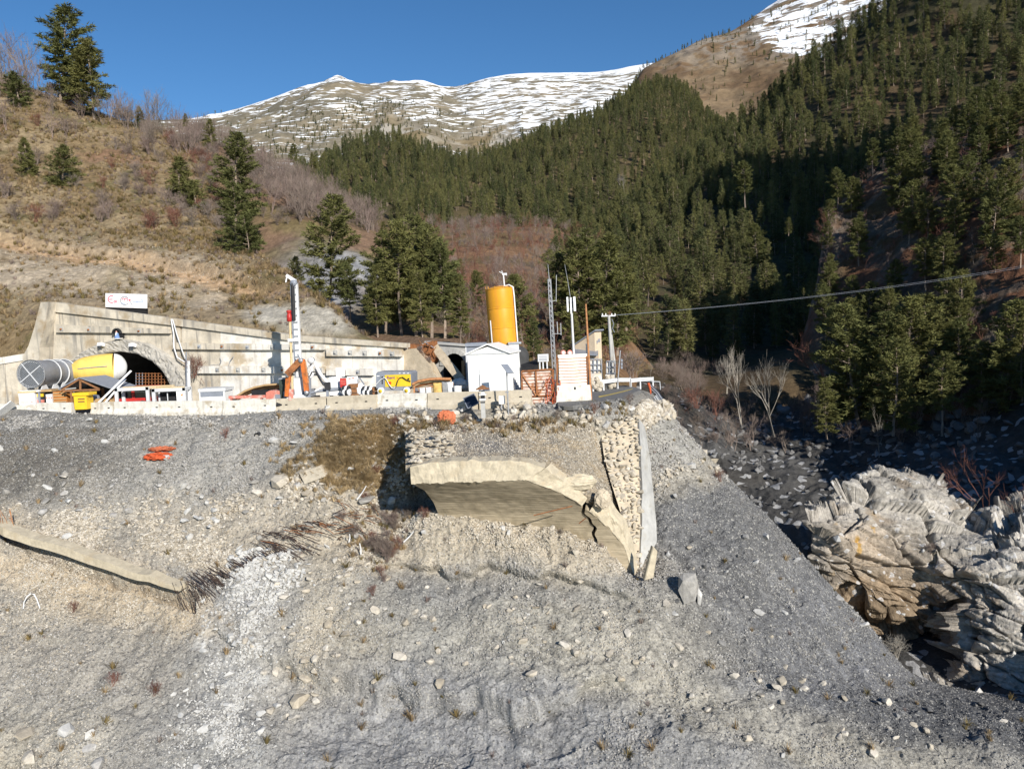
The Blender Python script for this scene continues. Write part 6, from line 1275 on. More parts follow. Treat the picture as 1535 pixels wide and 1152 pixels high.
stack('stack of dark brown beams beside black and white striped rolls', 522.5, 574.5, 538, 590, 52.6, 3, 3, 'timber_dark'); stack('lower stack of brown beams just left of the compressor', 557, 579, 571, 590, 52.4, 2, 3, 'timber_dark')
for n0, (xs, y0, lb) in enumerate([((516, 519.5, 523), 578, 'black and white banded pipe rolls left of the dark brown beams'), ((546, 549.5, 553, 556.5), 578.5, 'black and white banded pipe rolls between the two timber stacks')]):
    r_ = thing('pipe_rolls', lb, 'rolls', gnd(xs[1], 52.4))
    for i, x in enumerate(xs):
        for k in range(2): c = P(x + .6 * k, y0 + 5 + k * 5, 52.4 - .1 * k); mb = MB(); mb.lathe([(.05, -.07), (.24, -.07), (.24, .07), (.05, .07)], c, 14, (1, -.3, 0)); mb.build('roll', MATS['black_rubber' if (i + k) % 2 == 0 else 'white_clean'], r_)
    mb = MB(); mb.quadbar(gnd(xs[0], 52.4) + Vector((0, 0, .6)), gnd(xs[-1], 52.4) + Vector((0, 0, .6)), .06, .06); mb.box(gnd(xs[1], 52.4) + Vector((0, 0, .3)), (.5, .3, .6)); mb.build('rack', MATS['slate_metal'], r_)
mb = MB(); c = P(541, 588, 52.8); mb.lathe([(.30, -.1), (.36, .1), (.34, .35), (.18, .6), (.10, .66)], c, 12); tag(mb.build('mixer_drum', MATS['white_clean'], None, c), 'small white cone shaped drum between the two timber stacks', 'drum')
mb = MB(); mb.quadbar(P(539, 566, 52.9), P(546, 576, 52.7), .06, .06); mb.quadbar(P(538, 565.5, 52.9), P(539, 588, 52.9), .05, .05); tag(mb.build('prop_bar', MATS['slate_metal'], None, P(539, 588, 52.9)), 'thin dark bar propped over the white cone drum', 'bar')
# ---------------- compressor
cf = facing(563, 617.5, 52.0, 51.6); rc = thing('compressor', 'grey and yellow towed compressor with Rent lettering on its side door', 'compressor', cf.pt(cf.hit(590, 590)[0], 0))
mb = MB(); cf.poly(mb, [(564, 582), (563.5, 559.5), (566, 557), (614, 556.5), (616.5, 559), (617, 579), (608, 585), (578, 585.5), (574, 580)], 1.5); mb.build('body', MATS['slate_metal'], rc)
mb = MB(); cf.rect(mb, 577, 562, 616.3, 578.3, 0, .05); mb.build('side_door', MATS['yellow_paint'], rc)
mb = MB(); cf.rect(mb, 576.2, 578.5, 606, 584.5, 0, .03); mb.build('sill_panel', MATS['fan_grey'], rc)
for y in (564, 567, 570, 573): mb = MB(); cf.rect(mb, 572.3, y, 574.2, y + 2, 0, .03); mb.build('vent_slot', MATS['dark_void'], rc)
lettering('Rent', cf, 580, 567.8, 4.3, MATS['text_purple'], rc, .06, 1.1); lettering('it', cf, 595, 567.6, 3.8, MATS['text_orange'], rc, .06, 1.2)
strokeflat(cf, [[(598, 557.8 + 1.5), (600.5, 558.8)], [(604, 559), (607, 559)], [(610.5, 559.2), (613, 558.9)]], .07, MATS['light_grey'], rc, 'print', .01); strokeflat(cf, [[(564.8, 563.4), (569, 563.4)]], .06, MATS['white_clean'], rc, 'print', .01)
strokeflat(cf, [[(581, 573), (587, 573.6)], [(583, 575.5), (585.5, 571.5)], [(582, 571.8), (586.5, 575.4)]], .09, MATS['mark_red'], rc, 'mark', .06)
mb = MB(); cf.rect(mb, 611.3, 566.5, 614, 568.6, 0, .08); mb.build('latch', MATS['dark_void'], rc)
for x, y in [(571.5, 585.5), (610.2, 585)]:
    c = cf.px(x, y, .08); mb = MB(); mb.lathe([(0, -.12), (.20, -.12), (.24, -.08), (.24, .08), (.20, .12), (0, .12)], c, 18, cf.n); wh_ = mb.build('wheel', MATS['white_paint'], rc); mb = MB(); mb.lathe([(.135, .11), (.13, .14), (0, .15)], c, 14, cf.n); mb.build('rim', MATS['yellow_paint'], wh_); mb = MB(); mb.lathe([(.035, .14), (.035, .17), (0, .17)], c, 8, cf.n); mb.build('hub', MATS['timber_dark'], wh_)
for pts, mm in [([(565, 575.5), (571, 569), (577, 565.5), (580, 568), (584, 576), (588, 581), (591, 582), (594, 579)], 'light_grey'), ([(594, 580), (597, 570), (600, 566), (604, 565), (610, 569), (616, 571)], 'black_rubber')]:
    mb = MB(); mb.tube([cf.px(x, y, .12) for x, y in pts], .035, 6); mb.build('hose', MATS[mm], rc)
mb = MB(); mb.quadbar(cf.px(617, 582, -.5), cf.px(624, 586, -.4), .14, .14); mb.quadbar(cf.px(624, 586, -.4), cf.px(625, 592, -.4), .1, .1); mb.build('drawbar', MATS['slate_metal'], rc)
# ---------------- pipes, sacks, broken wall, second portal
for k, (pts, mm, lb) in enumerate([([(618, 576), (628, 571), (645, 568), (660, 567.5), (676, 568)], 'rust_light', 'uppermost long rusty bent pipe right of the compressor'), ([(618, 578.5), (630, 573), (648, 570.5), (664, 570), (677, 570.5)], 'timber_pale', 'pale bent pipe just under the uppermost rusty pipe'), ([(619, 581), (632, 576.5), (650, 573.5), (666, 572.5), (680, 576)], 'rust', 'dark rusty bent pipe lowest of the long three'), ([(624, 587), (636, 583), (650, 578)], 'rust_light', 'short rusty pipe lying on white rubble right of the compressor')]):
    mb = MB(); mb.tube([P(x, y, 51.6 + .25 * k) for x, y in pts], .10, 7); mb.quadbar(P(pts[0][0] + 3, pts[0][1], 51.8 + .25 * k), gnd(pts[0][0] + 3, 51.8 + .25 * k), .1, .1); mb.quadbar(P(pts[-1][0] - 6, pts[-1][1], 51.8 + .25 * k), gnd(pts[-1][0] - 6, 51.8 + .25 * k), .1, .1)
    tag(mb.build('bent_pipe', MATS[mm], None, gnd(pts[0][0], 51.6)), lb, 'pipe', 'bent pipes right of the compressor')
def sack(label, x0, y0, x1, y1, d, m, name='sack'):
    w_ = (x1 - x0) / F * d; c0 = P((x0 + x1) / 2, y1, d); h = (y1 - y0) / F * d; c = Vector((c0.x, c0.y, c0.z)); bm = bmesh.new(); bmesh.ops.create_cube(bm, size=1); bmesh.ops.subdivide_edges(bm, edges=bm.edges, cuts=4, use_grid_fill=True); mb = MB(); vs = []
    for v in bm.verts:
        p = np.array(v.co); q = p * 2; r2 = np.array([q[0] * math.sqrt(max(1 - q[1] ** 2 / 3, 0)), q[1] * math.sqrt(max(1 - q[0] ** 2 / 3, 0)), q[2]]); nz = float(vnoise(p * 4 + d, int(x0))) * .10; vs.append(c + Vector((r2[0] * w_ * .5 * (1 + nz), r2[1] * w_ * .42 * (1 + nz), (p[2] + .5) * h * (1 + nz * .6) - .05 )))
    fs = [tuple(v.index for v in f.verts) for f in bm.faces]; bm.free(); mb.add(vs, fs, True); return tag(mb.build(name, m, None, c), label, 'sack')
sack('yellow brown bulk sack between the bent pipes and the grey sack', 650, 572.5, 662.5, 590, 51.0, MATS['sack_yellow']); sack('dark grey bulk sack right of the yellow brown one', 663, 571, 671.5, 590, 51.2, MATS['sack_grey']); sack('white bulk sack right of the dark grey one', 671, 571.5, 680, 588, 51.3, MATS['sack_white']); sack('second white bulk sack beside the white hut', 680.5, 577, 692, 588, 51, MATS['sack_white'])
sack('small round white sack lying below the bent pipes', 629, 580, 638, 589, 51.3, MATS['sack_white']); sack('small white sack left of the yellow brown bulk sack', 638.5, 579, 647, 589, 51.2, MATS['sack_white'])
rb = thing('broken_wall', 'broken end of the retaining wall with a tilted beige slab', 'wall', wf_.px(630, 590)); bf = Frame(PZ(600, 57.5, G0), PZ(664, 56.4, G0))
mb = MB(); bf.poly(mb, [(604.5, 600), (605, 526), (608, 523.5), (621, 522), (630, 531), (642, 545), (652, 561), (661, 573), (662, 600)], 1.1); mb.build('slab', MATS['sandstone'], rb)
mb = MB(); bf.poly(mb, [(604.5, 523), (605, 516), (622, 518.5), (630, 514), (640, 511.5), (641, 524), (644, 540), (640, 546), (630, 536), (621, 523.5)], 1.9, -.9); mb.build('rubble_core', MATS['rust'], rb)
for k in range(26): x = random.uniform(620, 646); y = random.uniform(514, 546); p0 = bf.px(x, y, -.6); mb = MB(); mb.quadbar(p0, p0 + Vector((random.uniform(-.5, .6), random.uniform(-.2, .5), random.uniform(-.7, .5))), .05, .05); mb.build('rebar', MATS[random.choice(['rust', 'slate_metal', 'timber_dark'])], rb)
for k in range(9): x = random.uniform(624, 642); p0 = bf.px(x, 528 + (x - 624) * .9 + random.uniform(-4, 6), -.3); plant(SHRUB[k % 4], p0, .22, 'bare_shrub', 'little dry tuft hanging in the rusty break of the wall', 'shrub', 'dry tufts in the break of the wall')
pf2 = Frame(PZ(636, 60.5, G0), PZ(705, 59.0, G0)); rp = thing('second_portal', 'smaller old stone tunnel portal behind the leaning concrete block', 'portal', pf2.px(670, 590))
op2 = [(664, 606)] + [(681.5 + 16 * math.cos(t), 548 - 18.5 * math.sin(t)) for t in np.linspace(math.pi * 1.0, 0, 15)] + [(698, 606)]
mb = MB(); pf2.poly(mb, [(637, 606), (640, 512.5), (642, 513), (700, 517.5), (708, 518), (709, 606)] + op2[::-1], .8); mb.build('facade', MATS['concrete_grey'], rp)
mb = MB(); pf2.poly(mb, [(638, 511), (709, 516.5), (709, 519.5), (638, 514.5)], .5, .18); mb.build('coping', MATS['concrete_grey'], rp)
for i in range(11):
    t0 = math.pi * (i + .04) / 11; t1 = math.pi * (i + .96) / 11; q = [(681.5 + 16.2 * math.cos(t0), 548 - 18.7 * math.sin(t0)), (681.5 + 22 * math.cos(t0), 548 - 25.5 * math.sin(t0)), (681.5 + 22 * math.cos(t1), 548 - 25.5 * math.sin(t1)), (681.5 + 16.2 * math.cos(t1), 548 - 18.7 * math.sin(t1))]
    mb = MB(); pf2.poly(mb, q, .3, .10 + random.uniform(0, .04)); mb.build('voussoir', MATS['concrete_grey'], rp)
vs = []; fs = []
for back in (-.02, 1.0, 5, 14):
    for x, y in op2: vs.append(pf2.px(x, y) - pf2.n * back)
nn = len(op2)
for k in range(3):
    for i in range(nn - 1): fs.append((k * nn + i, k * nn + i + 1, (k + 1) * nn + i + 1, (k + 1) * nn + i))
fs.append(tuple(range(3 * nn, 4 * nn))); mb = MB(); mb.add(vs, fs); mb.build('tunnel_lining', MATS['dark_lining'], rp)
mb = MB(); mb.quadbar(pf2.px(696.5, 540, .3), pf2.px(699, 578, .5), .22, .15); tag(mb.build('timber_plank', MATS['timber'], None, pf2.px(699, 578, .5)), 'brown plank leaning at the right side of the old stone portal', 'plank')
mb = MB(); a = P(653.5, 522.5, 58.2); b = P(694, 573, 55.6); mb.quadbar(a, b, .62, .62, (0, -1, .2)); ob = mb.build('leaning_beam', MATS['sandstone'], None, b); tag(ob, 'long beige concrete beam leaning diagonally in front of the old stone portal', 'beam')
mb = MB(); pf2.poly(mb, [(641, 514), (652, 519), (662, 540), (652, 545), (643, 530)], .2, .9); tag(mb.build('wall_fragment', MATS['concrete_grey'], None, pf2.px(650, 540)), 'grey wall fragment at the top of the leaning concrete beam', 'fragment')
for k, (x, y, s_) in enumerate([(690, 570, .5), (697, 575, .45), (684, 568, .35), (700, 578, .35)]):
    mb = MB(); c = P(x, y + 6, 54.5); mb.lathe([(.01, -.1), (s_ * 1.2, 0), (s_, s_ * .5), (s_ * .3, s_ * .9), (0, s_)], c, 7, None, False); tag(mb.build('block', MATS['concrete_pale'], None, c), ['pale broken block at the foot of the leaning beam', 'pale broken block beside the white hut corner', 'small pale block under the leaning beam', 'small pale block nearest the white hut'][k], 'block')
# ---------------- silo
sb = P(757.5, 545, 56.2); stp = P(748.6, 432, 56.2); sax = (stp - sb).normalized(); Ls = (stp - sb).length; rs_ = 1.035
rsil = thing('silo', 'tall orange yellow cylindrical silo rising behind the white hut', 'silo', Vector((sb.x, sb.y, G0)))
for i, (t0, t1) in enumerate([(0, .22), (.222, .475), (.477, .733), (.735, .985)]):
    mb = MB(); mb.lathe([(rs_ * .995, Ls * t0), (rs_, Ls * t0 + .03), (rs_, Ls * t1 - .03), (rs_ * .995, Ls * t1)], sb, 36, sax); mb.build('shell_ring', MATS['silo_orange'], rsil)
for t in (.221, .476, .734, .99): mb = MB(); mb.lathe([(rs_ * .99, Ls * t - .04), (rs_ * 1.02, Ls * t - .03), (rs_ * 1.02, Ls * t + .03), (rs_ * .99, Ls * t + .04)], sb, 36, sax); mb.build('seam', MATS['silo_orange'], rsil)
mb = MB(); mb.lathe([(rs_, Ls * .985), (rs_ * .6, Ls * 1.02), (0, Ls * 1.03)], sb, 36, sax); mb.build('roof', MATS['silo_orange'], rsil)
mb = MB(); mb.lathe([(rs_, 0), (.3, -1.5), (.25, -1.6)], sb, 24, sax); mb.build('cone', MATS['silo_orange'], rsil)
for a in range(4): q = Vector((math.cos(a * 1.57 + .6), math.sin(a * 1.57 + .6), 0)) * .9; mb = MB(); mb.quadbar(Vector((sb.x + q.x, sb.y + q.y, G0 - .1)), sb + q + Vector((0, 0, .4)), .14, .14); mb.build('leg', MATS['galvanised'], rsil)
mb = MB(); side = Vector((.93, -.45, 0)).normalized(); tp = [stp + side * .35 + sax * .12, stp + side * .8 + sax * .2, stp + side * 1.1 + sax * .02]; tp += [sb + sax * Ls * t + side * 1.13 for t in (.9, .6, .3, 0)] + [Vector(((sb + side * 1.15).x, (sb + side * 1.15).y, G0))]; mb.tube(tp, .05, 7); mb.build('filling_pipe', MATS['white_clean'], rsil)
mb = MB(); sl = Vector((-.75, -.72, 0)); mb.tube([sb + sax * Ls * .58 + sl * 1.1, sb + sax * Ls * .1 + sl * 1.1], .05, 6); mb.build('side_pipe', MATS['light_grey'], rsil)
mb = MB(); mb.lathe([(.3, 0), (.34, .1), (.34, .16), (0, .2)], stp, 14, sax); mb.build('vent_cap', MATS['rust_light'], rsil)
for k in range(10): a = k * .628; q = Vector((math.cos(a), math.sin(a), 0)) * rs_ * .96; mb = MB(); mb.quadbar(stp + q, stp + q + sax * .14, .03, .03); mb.build('rail_stub', MATS['silo_orange'], rsil)
rw = thing('wind_vane', 'small grey wind vane on a rod on top of the orange silo', 'wind vane', stp + Vector((.38, 0, .12)))
wb_ = stp + Vector((.38, 0, .1)); mb = MB(); mb.quadbar(wb_, wb_ + Vector((-.04, 0, .9)), .09, .09); mb.build('rod', MATS['light_grey'], rw); mb = MB(); c = wb_ + Vector((-.04, 0, .85)); mb.quadbar(c + Vector((-.3, 0, .25)), c + Vector((.25, 0, -.05)), .05, .05); mb.quadbar(c + Vector((-.12, 0, .32)), c + Vector((-.02, 0, 0)), .05, .05); mb.box(c + Vector((.08, 0, .06)), (.35, .12, .14)); mb.build('vane', MATS['light_grey'], rw)
# ---------------- white hut and the grey container behind it
yaw = R(13); hu = Vector((math.cos(yaw), -math.sin(yaw), 0)); hb = Vector((math.sin(yaw), math.cos(yaw), 0)); h0 = gnd(704, 50.2)
hf = Frame(h0, h0 + hu); rhut = thing('white_hut', 'small white gabled hut with a door in front of the orange silo', 'hut', h0)
aw, he = hf.hit(763, 527); a2, hp = hf.hit(733, 516.5); a1_, he1 = hf.hit(704, 530); hl = (he + he1) / 2
dep = 2.9; mb = MB(); mb.prism([(0, 0), (aw, 0), (aw, hl), (aw / 2, hp - .12), (0, hl)], hf.o - hf.n * dep, hf.u, hf.z, hf.n, dep); mb.build('wall', MATS['white_paint'], rhut)
for s_ in (0, 1):
    e = hf.pt(-.12 if s_ == 0 else aw + .12, hl - .10, .15); r0_ = hf.pt(aw / 2, hp, .15); mb = MB(); nrm = Vector((0, 0, 1)); bkv = -hf.n * (dep + .3); q = [e, r0_, r0_ + bkv, e + bkv]; mb.add(q + [v + Vector((0, 0, .09)) for v in q], [(0, 1, 2, 3), (4, 5, 6, 7), (0, 1, 5, 4), (1, 2, 6, 5), (2, 3, 7, 6), (3, 0, 4, 7)]); mb.build('roof', MATS['white_paint'], rhut)
mb = MB(); mb.prism([(aw * .285, .05), (aw * .80, .05), (aw * .80, 2.35), (aw * .285, 2.35)], hf.o, hf.u, hf.z, hf.n, .04); dr_ = mb.build('door', MATS['white_clean'], rhut); mb = MB(); mb.prism([(aw * .275, .05), (aw * .285, .05), (aw * .285, 2.0), (aw * .275, 2.0)], hf.o, hf.u, hf.z, hf.n, .05); mb.build('door_edge', MATS['galvanised'], dr_); mb = MB(); mb.box(hf.pt(aw * .29, 1.0, .08), (.1, .08, .12), hf.rot); mb.build('handle', MATS['slate_metal'], dr_)
mb = MB(); mb.prism([(.0, hl - .08), (aw, hl - .08), (aw, hl), (0, hl)], hf.o, hf.u, hf.z, hf.n, .05); mb.build('trim', MATS['light_grey'], rhut)
rf_side = Frame(hf.pt(aw, 0), hf.pt(aw, 0) + hb)
for k in range(7): a = dep * (k + .5) / 7; mb = MB(); mb.box(rf_side.pt(a, hl / 2 - .05, .02), (.10, .05, hl - .2), rf_side.rot); mb.build('side_rib', MATS['white_paint'], rhut)
r_, fr = simple_box('site_container', 'dark grey container behind the left side of the white hut', 'container', 698.5, 517, 727, 592, 54.4, 2.4, MATS['slate_metal'], zb=0)
mb = MB(); fr.rect(mb, 697.5, 514.5, 729, 518, 2.6, .15); mb.build('roof', MATS['slate_metal'], r_); mb = MB(); fr.rect(mb, 699, 519, 701, 592, .05, .06); mb.build('corner_post', MATS['light_grey'], r_)
r_, fr = simple_box('plant_cabin', 'pale grey plant cabin at the foot of the silo behind the white hut', 'cabin', 762, 514, 781, 592, 54.6, 1.6, MATS['light_grey'], zb=0)
mb = MB(); fr.rect(mb, 761.5, 513, 781.5, 515, 1.7, .08); mb.build('roof', MATS['galvanised'], r_)
# ---------------- gate, corrugated screens
def corrugated(fr, x0, y0, x1, y1, nrib, ma, mbt, parent, amp=.05, out=0):
    a0, hA = fr.hit(x0, y0); a1, hB = fr.hit(x1, y1); st = (hA - hB) / nrib
    for i in range(nrib):
        h = hB + st * i
        mb = MB(); mb.prism([(0, h), (amp, h + st * .2), (amp, h + st * .66), (0, h + st * .86)], fr.pt(a0, 0, out), fr.n, fr.z, fr.u, a1 - a0); mb.build('corrugation', ma, parent)
        mb = MB(); mb.prism([(a0, h + st * .84), (a1, h + st * .84), (a1, h + st * 1.02), (a0, h + st * 1.02)], fr.o + fr.n * (out - .01), fr.u, fr.z, fr.n, .015); mb.build('rust_groove', mbt, parent)
mat('sheet_white', (.78, .73, .67), var=.12, scale=3, dirt=(.50, .30, .18), dscale=1.8, dth=.6); mat('sheet_rusty', (.66, .53, .46), var=.25, scale=3, dirt=(.33, .15, .07), dscale=1.8, dth=.5)
gtf = facing(781, 829, 49.6); rgt = thing('rust_gate', 'rusty corrugated gate with a diagonal braced frame beside the white hut', 'gate', gtf.px(805, 610))
corrugated(gtf, 783, 555.5, 827, 608, 11, MATS['sheet_rusty'], MATS['rust'], rgt)
for p_, q_, w_ in [((782, 556), (828, 553), .10), ((782, 556), (783, 610), .10), ((828.5, 553), (829, 610), .14), ((803, 554.5), (805, 594), .10), ((783, 561), (804, 593), .06), ((827, 561), (806, 593), .06), ((784, 594), (829, 592), .10)]:
    mb = MB(); mb.quadbar(gtf.px(*p_, .12), gtf.px(*q_, .12), w_, .08, gtf.n); mb.build('frame_bar', MATS['rust' if w_ > .07 else 'rust_light'], rgt)
nv = []; nf = []
for i in range(9):
    for j in range(9): nv.append(gtf.px(818 + i * 2.6 + random.uniform(-.8, .8), 566 + j * 4.8 + i * .5 + random.uniform(-1, 1), .25 + .25 * math.sin(i * 1.7 + j) + .1 * random.random()))
mb = MB()
for i in range(9):
    for j in range(9):
        if i < 8: mb.quadbar(nv[i * 9 + j], nv[(i + 1) * 9 + j], .035, .02)
        if j < 8: mb.quadbar(nv[i * 9 + j], nv[i * 9 + j + 1], .035, .02)
tag(mb.build('barrier_net', MATS['orange_net'], None, gtf.px(828, 606)), 'crumpled rusty orange safety net hanging at the right post of the gate', 'net')
cfr = facing(834, 886, 49.2, 49.4); rcs = thing('corrugated_screen', 'white corrugated sheet screen with rust stripes standing on a white concrete block', 'screen', cfr.px(860, 577)); corrugated(cfr, 837, 533.5, 879.5, 577, 10, MATS['sheet_white'], MATS['rust_light'], rcs)
for x in (835.5, 880): mb = MB(); mb.quadbar(cfr.px(x, 532, -.1), cfr.px(x, 578, -.1), .1, .1, cfr.n); mb.build('post', MATS['rust'], rcs)
mb = MB(); cfr.rect(mb, 836, 531.8, 880, 533.4, .1, .02); mb.build('top_bar', MATS['sheet_white'], rcs)
rcb = thing('concrete_block', 'large white concrete block under the corrugated screen at the edge of the road', 'block', cfr.px(860, 609)); mb = MB(); cfr.poly(mb, [(833.5, 610), (834.5, 577.5), (884, 576.5), (887, 606)], 1.0, .1); mb.build('body', MATS['barrier_white'], rcb); mb = MB(); mb.box(cfr.px(861.5, 581.5, .11), (.1, .06, .16), cfr.rot); mb.build('lifting_slot', MATS['dark_void'], rcb)
for k, x in enumerate((845.5, 855.3)):
    r_ = thing('round_lamp', ['left one of two round pink warning lamps on top of the corrugated screen', 'right one of two round pink warning lamps on top of the corrugated screen'][k], 'lamp', cfr.px(x, 533, -.3), 'warning lamps'); mb = MB(); c = cfr.px(x, 528.8, -.35); mb.lathe([(0, -.07), (.17, -.07), (.19, 0), (.17, .06), (0, .08)], c, 16, cfr.n); mb.build('disc', MATS['pink_red'], r_); mb = MB(); mb.lathe([(.10, .075), (.0, .10)], c, 12, cfr.n); mb.build('lens', MATS['plaster_white'], r_); mb = MB(); mb.quadbar(c, cfr.px(x, 545, -.35), .06, .06); mb.build('stem', MATS['galvanised'], r_)
# ---------------- poles
def pole(name, label, cat, pts, r0, r1, m, d): p0 = P(*pts[0], d); mb = MB(); q = [P(x, y, d) for x, y in pts]; q[0] = Vector((q[0].x, q[0].y, G0 - .2)); mb.tube(q, r0, 10, r1); return mb, p0
ra = thing('antenna_mast', 'slim grey mast with three white upright antenna panels at its top', 'antenna', gnd(861, 55)); mb, p0 = pole('', '', '', [(861.5, 560), (860, 530), (857, 473), (855.8, 446)], .10, .075, None, 55); mb.build('pole', MATS['light_grey'], ra)
for x0, y0, x1, y1 in [(849.2, 445, 851.4, 467), (854.4, 446, 856.2, 470), (859.4, 444.5, 862.2, 466)]:
    mb = MB(); a = P((x0 + x1) / 2, y0, 54.7); b = P((x0 + x1) / 2 + 1.0, y1, 54.7); mb.quadbar(a, b, (x1 - x0) / F * 55 * 1.15, .1, (0, -1, 0)); mb.build('antenna_panel', MATS['white_clean'], ra)
for y in (450, 463): mb = MB(); mb.quadbar(P(850, y, 54.85), P(861.5, y, 54.85), .05, .05); mb.build('bracket', MATS['galvanised'], ra)
mb = MB(); mb.tube([P(855, 446, 55), P(851, 420, 55), P(846.5, 396, 55)], .022, 5, .01); mb.build('whip', MATS['galvanised'], ra)
rl = thing('lattice_mast', 'thin dark lattice mast left of the antenna mast', 'mast', gnd(829, 60)); L0 = [gnd(829 + o, 60) for o in (-3, 3)]; 
leg = [[P(821.5, 418, 60), P(828, 552, 60)], [P(825.5, 418, 60), P(833.5, 552, 60)], [P(824, 418, 60.25), P(831.5, 552, 60.35)]]
for a, b in leg: mb = MB(); b2 = b + (b - a).normalized() * 1.0; mb.quadbar(a, b2, .045, .045); mb.build('leg', MATS['galvanised'], rl)
for i in range(18):
    t0 = i / 18; t1 = (i + 1) / 18
    for k in range(3): l0 = leg[k]; l1 = leg[(k + 1) % 3]; mb = MB(); mb.quadbar(l0[0].lerp(l0[1], t0), l1[0].lerp(l1[1], t1), .025, .025); mb.build('brace', MATS['galvanised'], rl)
mb = MB(); mb.tube([P(823.5, 420, 60.1), P(821.3, 396, 60.1)], .03, 5, .015); mb.build('whip', MATS['galvanised'], rl); mb = MB(); mb.tube([P(834, 412, 60), P(833.6, 452, 60)], .02, 4); mb.quadbar(P(833.6, 450, 60), P(825.5, 452, 60), .025, .025); mb.build('aerial', MATS['light_grey'], rl); mb = MB(); mb.tube([P(835, 482, 60), P(836, 500, 60)], .025, 4); mb.tube([P(840.5, 484, 60), P(841, 502, 60)], .025, 4); mb.quadbar(P(827, 500, 60), P(841, 500, 60), .025, .025); mb.build('aerial', MATS['light_grey'], rl)
mb, p0 = pole('', '', '', [(886, 600), (882.5, 535), (878, 455.5)], .085, .06, None, 49.6); tag(mb.build('rust_pole', MATS['rust_light'], None, gnd(886, 49.6)), 'tall thin rusty pole right of the corrugated screen', 'pole')
mb, p0 = pole('', '', '', [(881.5, 575), (879, 515)], .05, .05, None, 49.9); tag(mb.build('grey_pole', MATS['galvanised'], None, gnd(881, 49.9)), 'short thin grey pole beside the tall rusty pole', 'pole')
rup = thing('utility_pole', 'pale concrete utility pole with a crossarm carrying the overhead wires', 'pole', gnd(918, 61)); mb, p0 = pole('', '', '', [(918.5, 560), (912.5, 472.5)], .17, .11, None, 61); mb.build('shaft', MATS['concrete_grey'], rup); mb = MB(); q = [P(921, 545, 61.4), P(916.5, 505, 61.2), P(913.5, 484, 61.1)]; mb.tube(q, .12, 8, .08); mb.build('stay', MATS['concrete_grey'], rup)
mb = MB(); mb.quadbar(P(901.5, 473.5, 61), P(922.5, 473, 61), .1, .1); mb.build('crossarm', MATS['light_grey'], rup)
for x in (903, 908, 917, 922): mb = MB(); mb.lathe([(.03, 0), (.06, .04), (.04, .1), (.06, .14), (0, .2)], P(x, 473, 61), 8); mb.build('insulator', MATS['plaster_white'], rup)
mb = MB(); mb.tube([P(917, 478, 60.9), P(920, 485, 60.8), P(918, 492, 60.8), P(921, 498, 60.8)], .03, 5); mb.build('cable', MATS['slate_metal'], rup)
for k, dy in enumerate((0, 3.2)):
    a = P(917 + 4 * k, 472.4, 61); b = P(1720, 362 + dy, 72); mb = MB(); pts = []
    for t in np.linspace(0, 1, 30): q = a.lerp(b, t); q.z -= 2.0 * (4 * t * (1 - t)) * .40; pts.append(q)
    mb.tube(pts, .008, 5); tag(mb.build('overhead_wire', MATS['slate_metal'], None, a), ['upper of two thin grey overhead wires crossing the dark hollow', 'lower of two thin grey overhead wires crossing the dark hollow'][k], 'wire', 'overhead wires')
# ---------------- beige cabin, gates, plinth
k0 = gnd(894, 58.5); u1 = Vector((-.82, .57, 0)); u2 = Vector((.57, .82, 0)); F1 = Frame(k0, k0 + u1); F2 = Frame(k0, k0 + u2)
rcab = thing('beige_cabin', 'tall narrow beige transformer cabin with a sloping roof and a lower lean-to', 'cabin', k0)
zt = P(893.8, 498, 58.5).z - G0; w1 = 1.75; w2 = 1.08; zl = zt - .95
def hexa(c00, c10, c11, c01, z00, z10, z11, z01, zb): return [Vector((c.x, c.y, zb)) for c in (c00, c10, c11, c01)] + [Vector((c.x, c.y, z)) for c, z in ((c00, z00), (c10, z10), (c11, z11), (c01, z01))]
HX = [(0, 3, 2, 1), (4, 5, 6, 7), (0, 1, 5, 4), (1, 2, 6, 5), (2, 3, 7, 6), (3, 0, 4, 7)]
mb = MB(); mb.add(hexa(k0, k0 + u2 * w2, k0 + u2 * w2 + u1 * w1, k0 + u1 * w1, G0 + zt, G0 + zt, G0 + zl, G0 + zl, G0 - .1), HX); mb.build('wall', MATS['beige_render'], rcab)
e = .16; c0 = k0 - u1 * e - u2 * e; c1 = k0 + u2 * (w2 + e) - u1 * e; c2 = k0 + u2 * (w2 + e) + u1 * (w1 + e); c3 = k0 + u1 * (w1 + e) - u2 * e
mb = MB(); v = hexa(c0, c1, c2, c3, G0 + zt + .22, G0 + zt + .22, G0 + zl + .02, G0 + zl + .02, 0); 
for i in range(4): v[i] = v[i + 4] - Vector((0, 0, .1))
mb.add(v, HX); mb.build('roof', MATS['slate_metal'], rcab)
for t in (.3, .5, .7): mb = MB(); mb.box(k0 + u2 * w2 * t - u1 * .03 + Vector((0, 0, zt - .75 + .12 * (t > .4))), (.08, .08, .26)); mb.build('wall_fitting', MATS['slate_metal'], rcab)
kl = k0 + u1 * .0 + Vector((-.15, -.35, 0)); zz = P(880, 532, 58).z - G0
mb = MB(); c_ = [gnd(872, 58.2), gnd(899, 57.6), gnd(899, 59.2), gnd(872, 60)]; mb.add(hexa(*c_, G0 + zz, G0 + zz - .15, G0 + zz + .2, G0 + zz + .35, G0 - .1), HX); mb.build('lean_to', MATS['beige_render'], rcab)
c_ = [gnd(862, 57.8), gnd(898, 57.2), gnd(899, 59.4), gnd(862, 60.2)]; v = hexa(*c_, G0 + zz + .22, G0 + zz + .06, G0 + zz + .36, G0 + zz + .56, 0)
for i in range(4): v[i] = v[i + 4] - Vector((0, 0, .12))
mb = MB(); mb.add(v, HX); mb.build('lean_to_roof', MATS['slate_metal'], rcab)
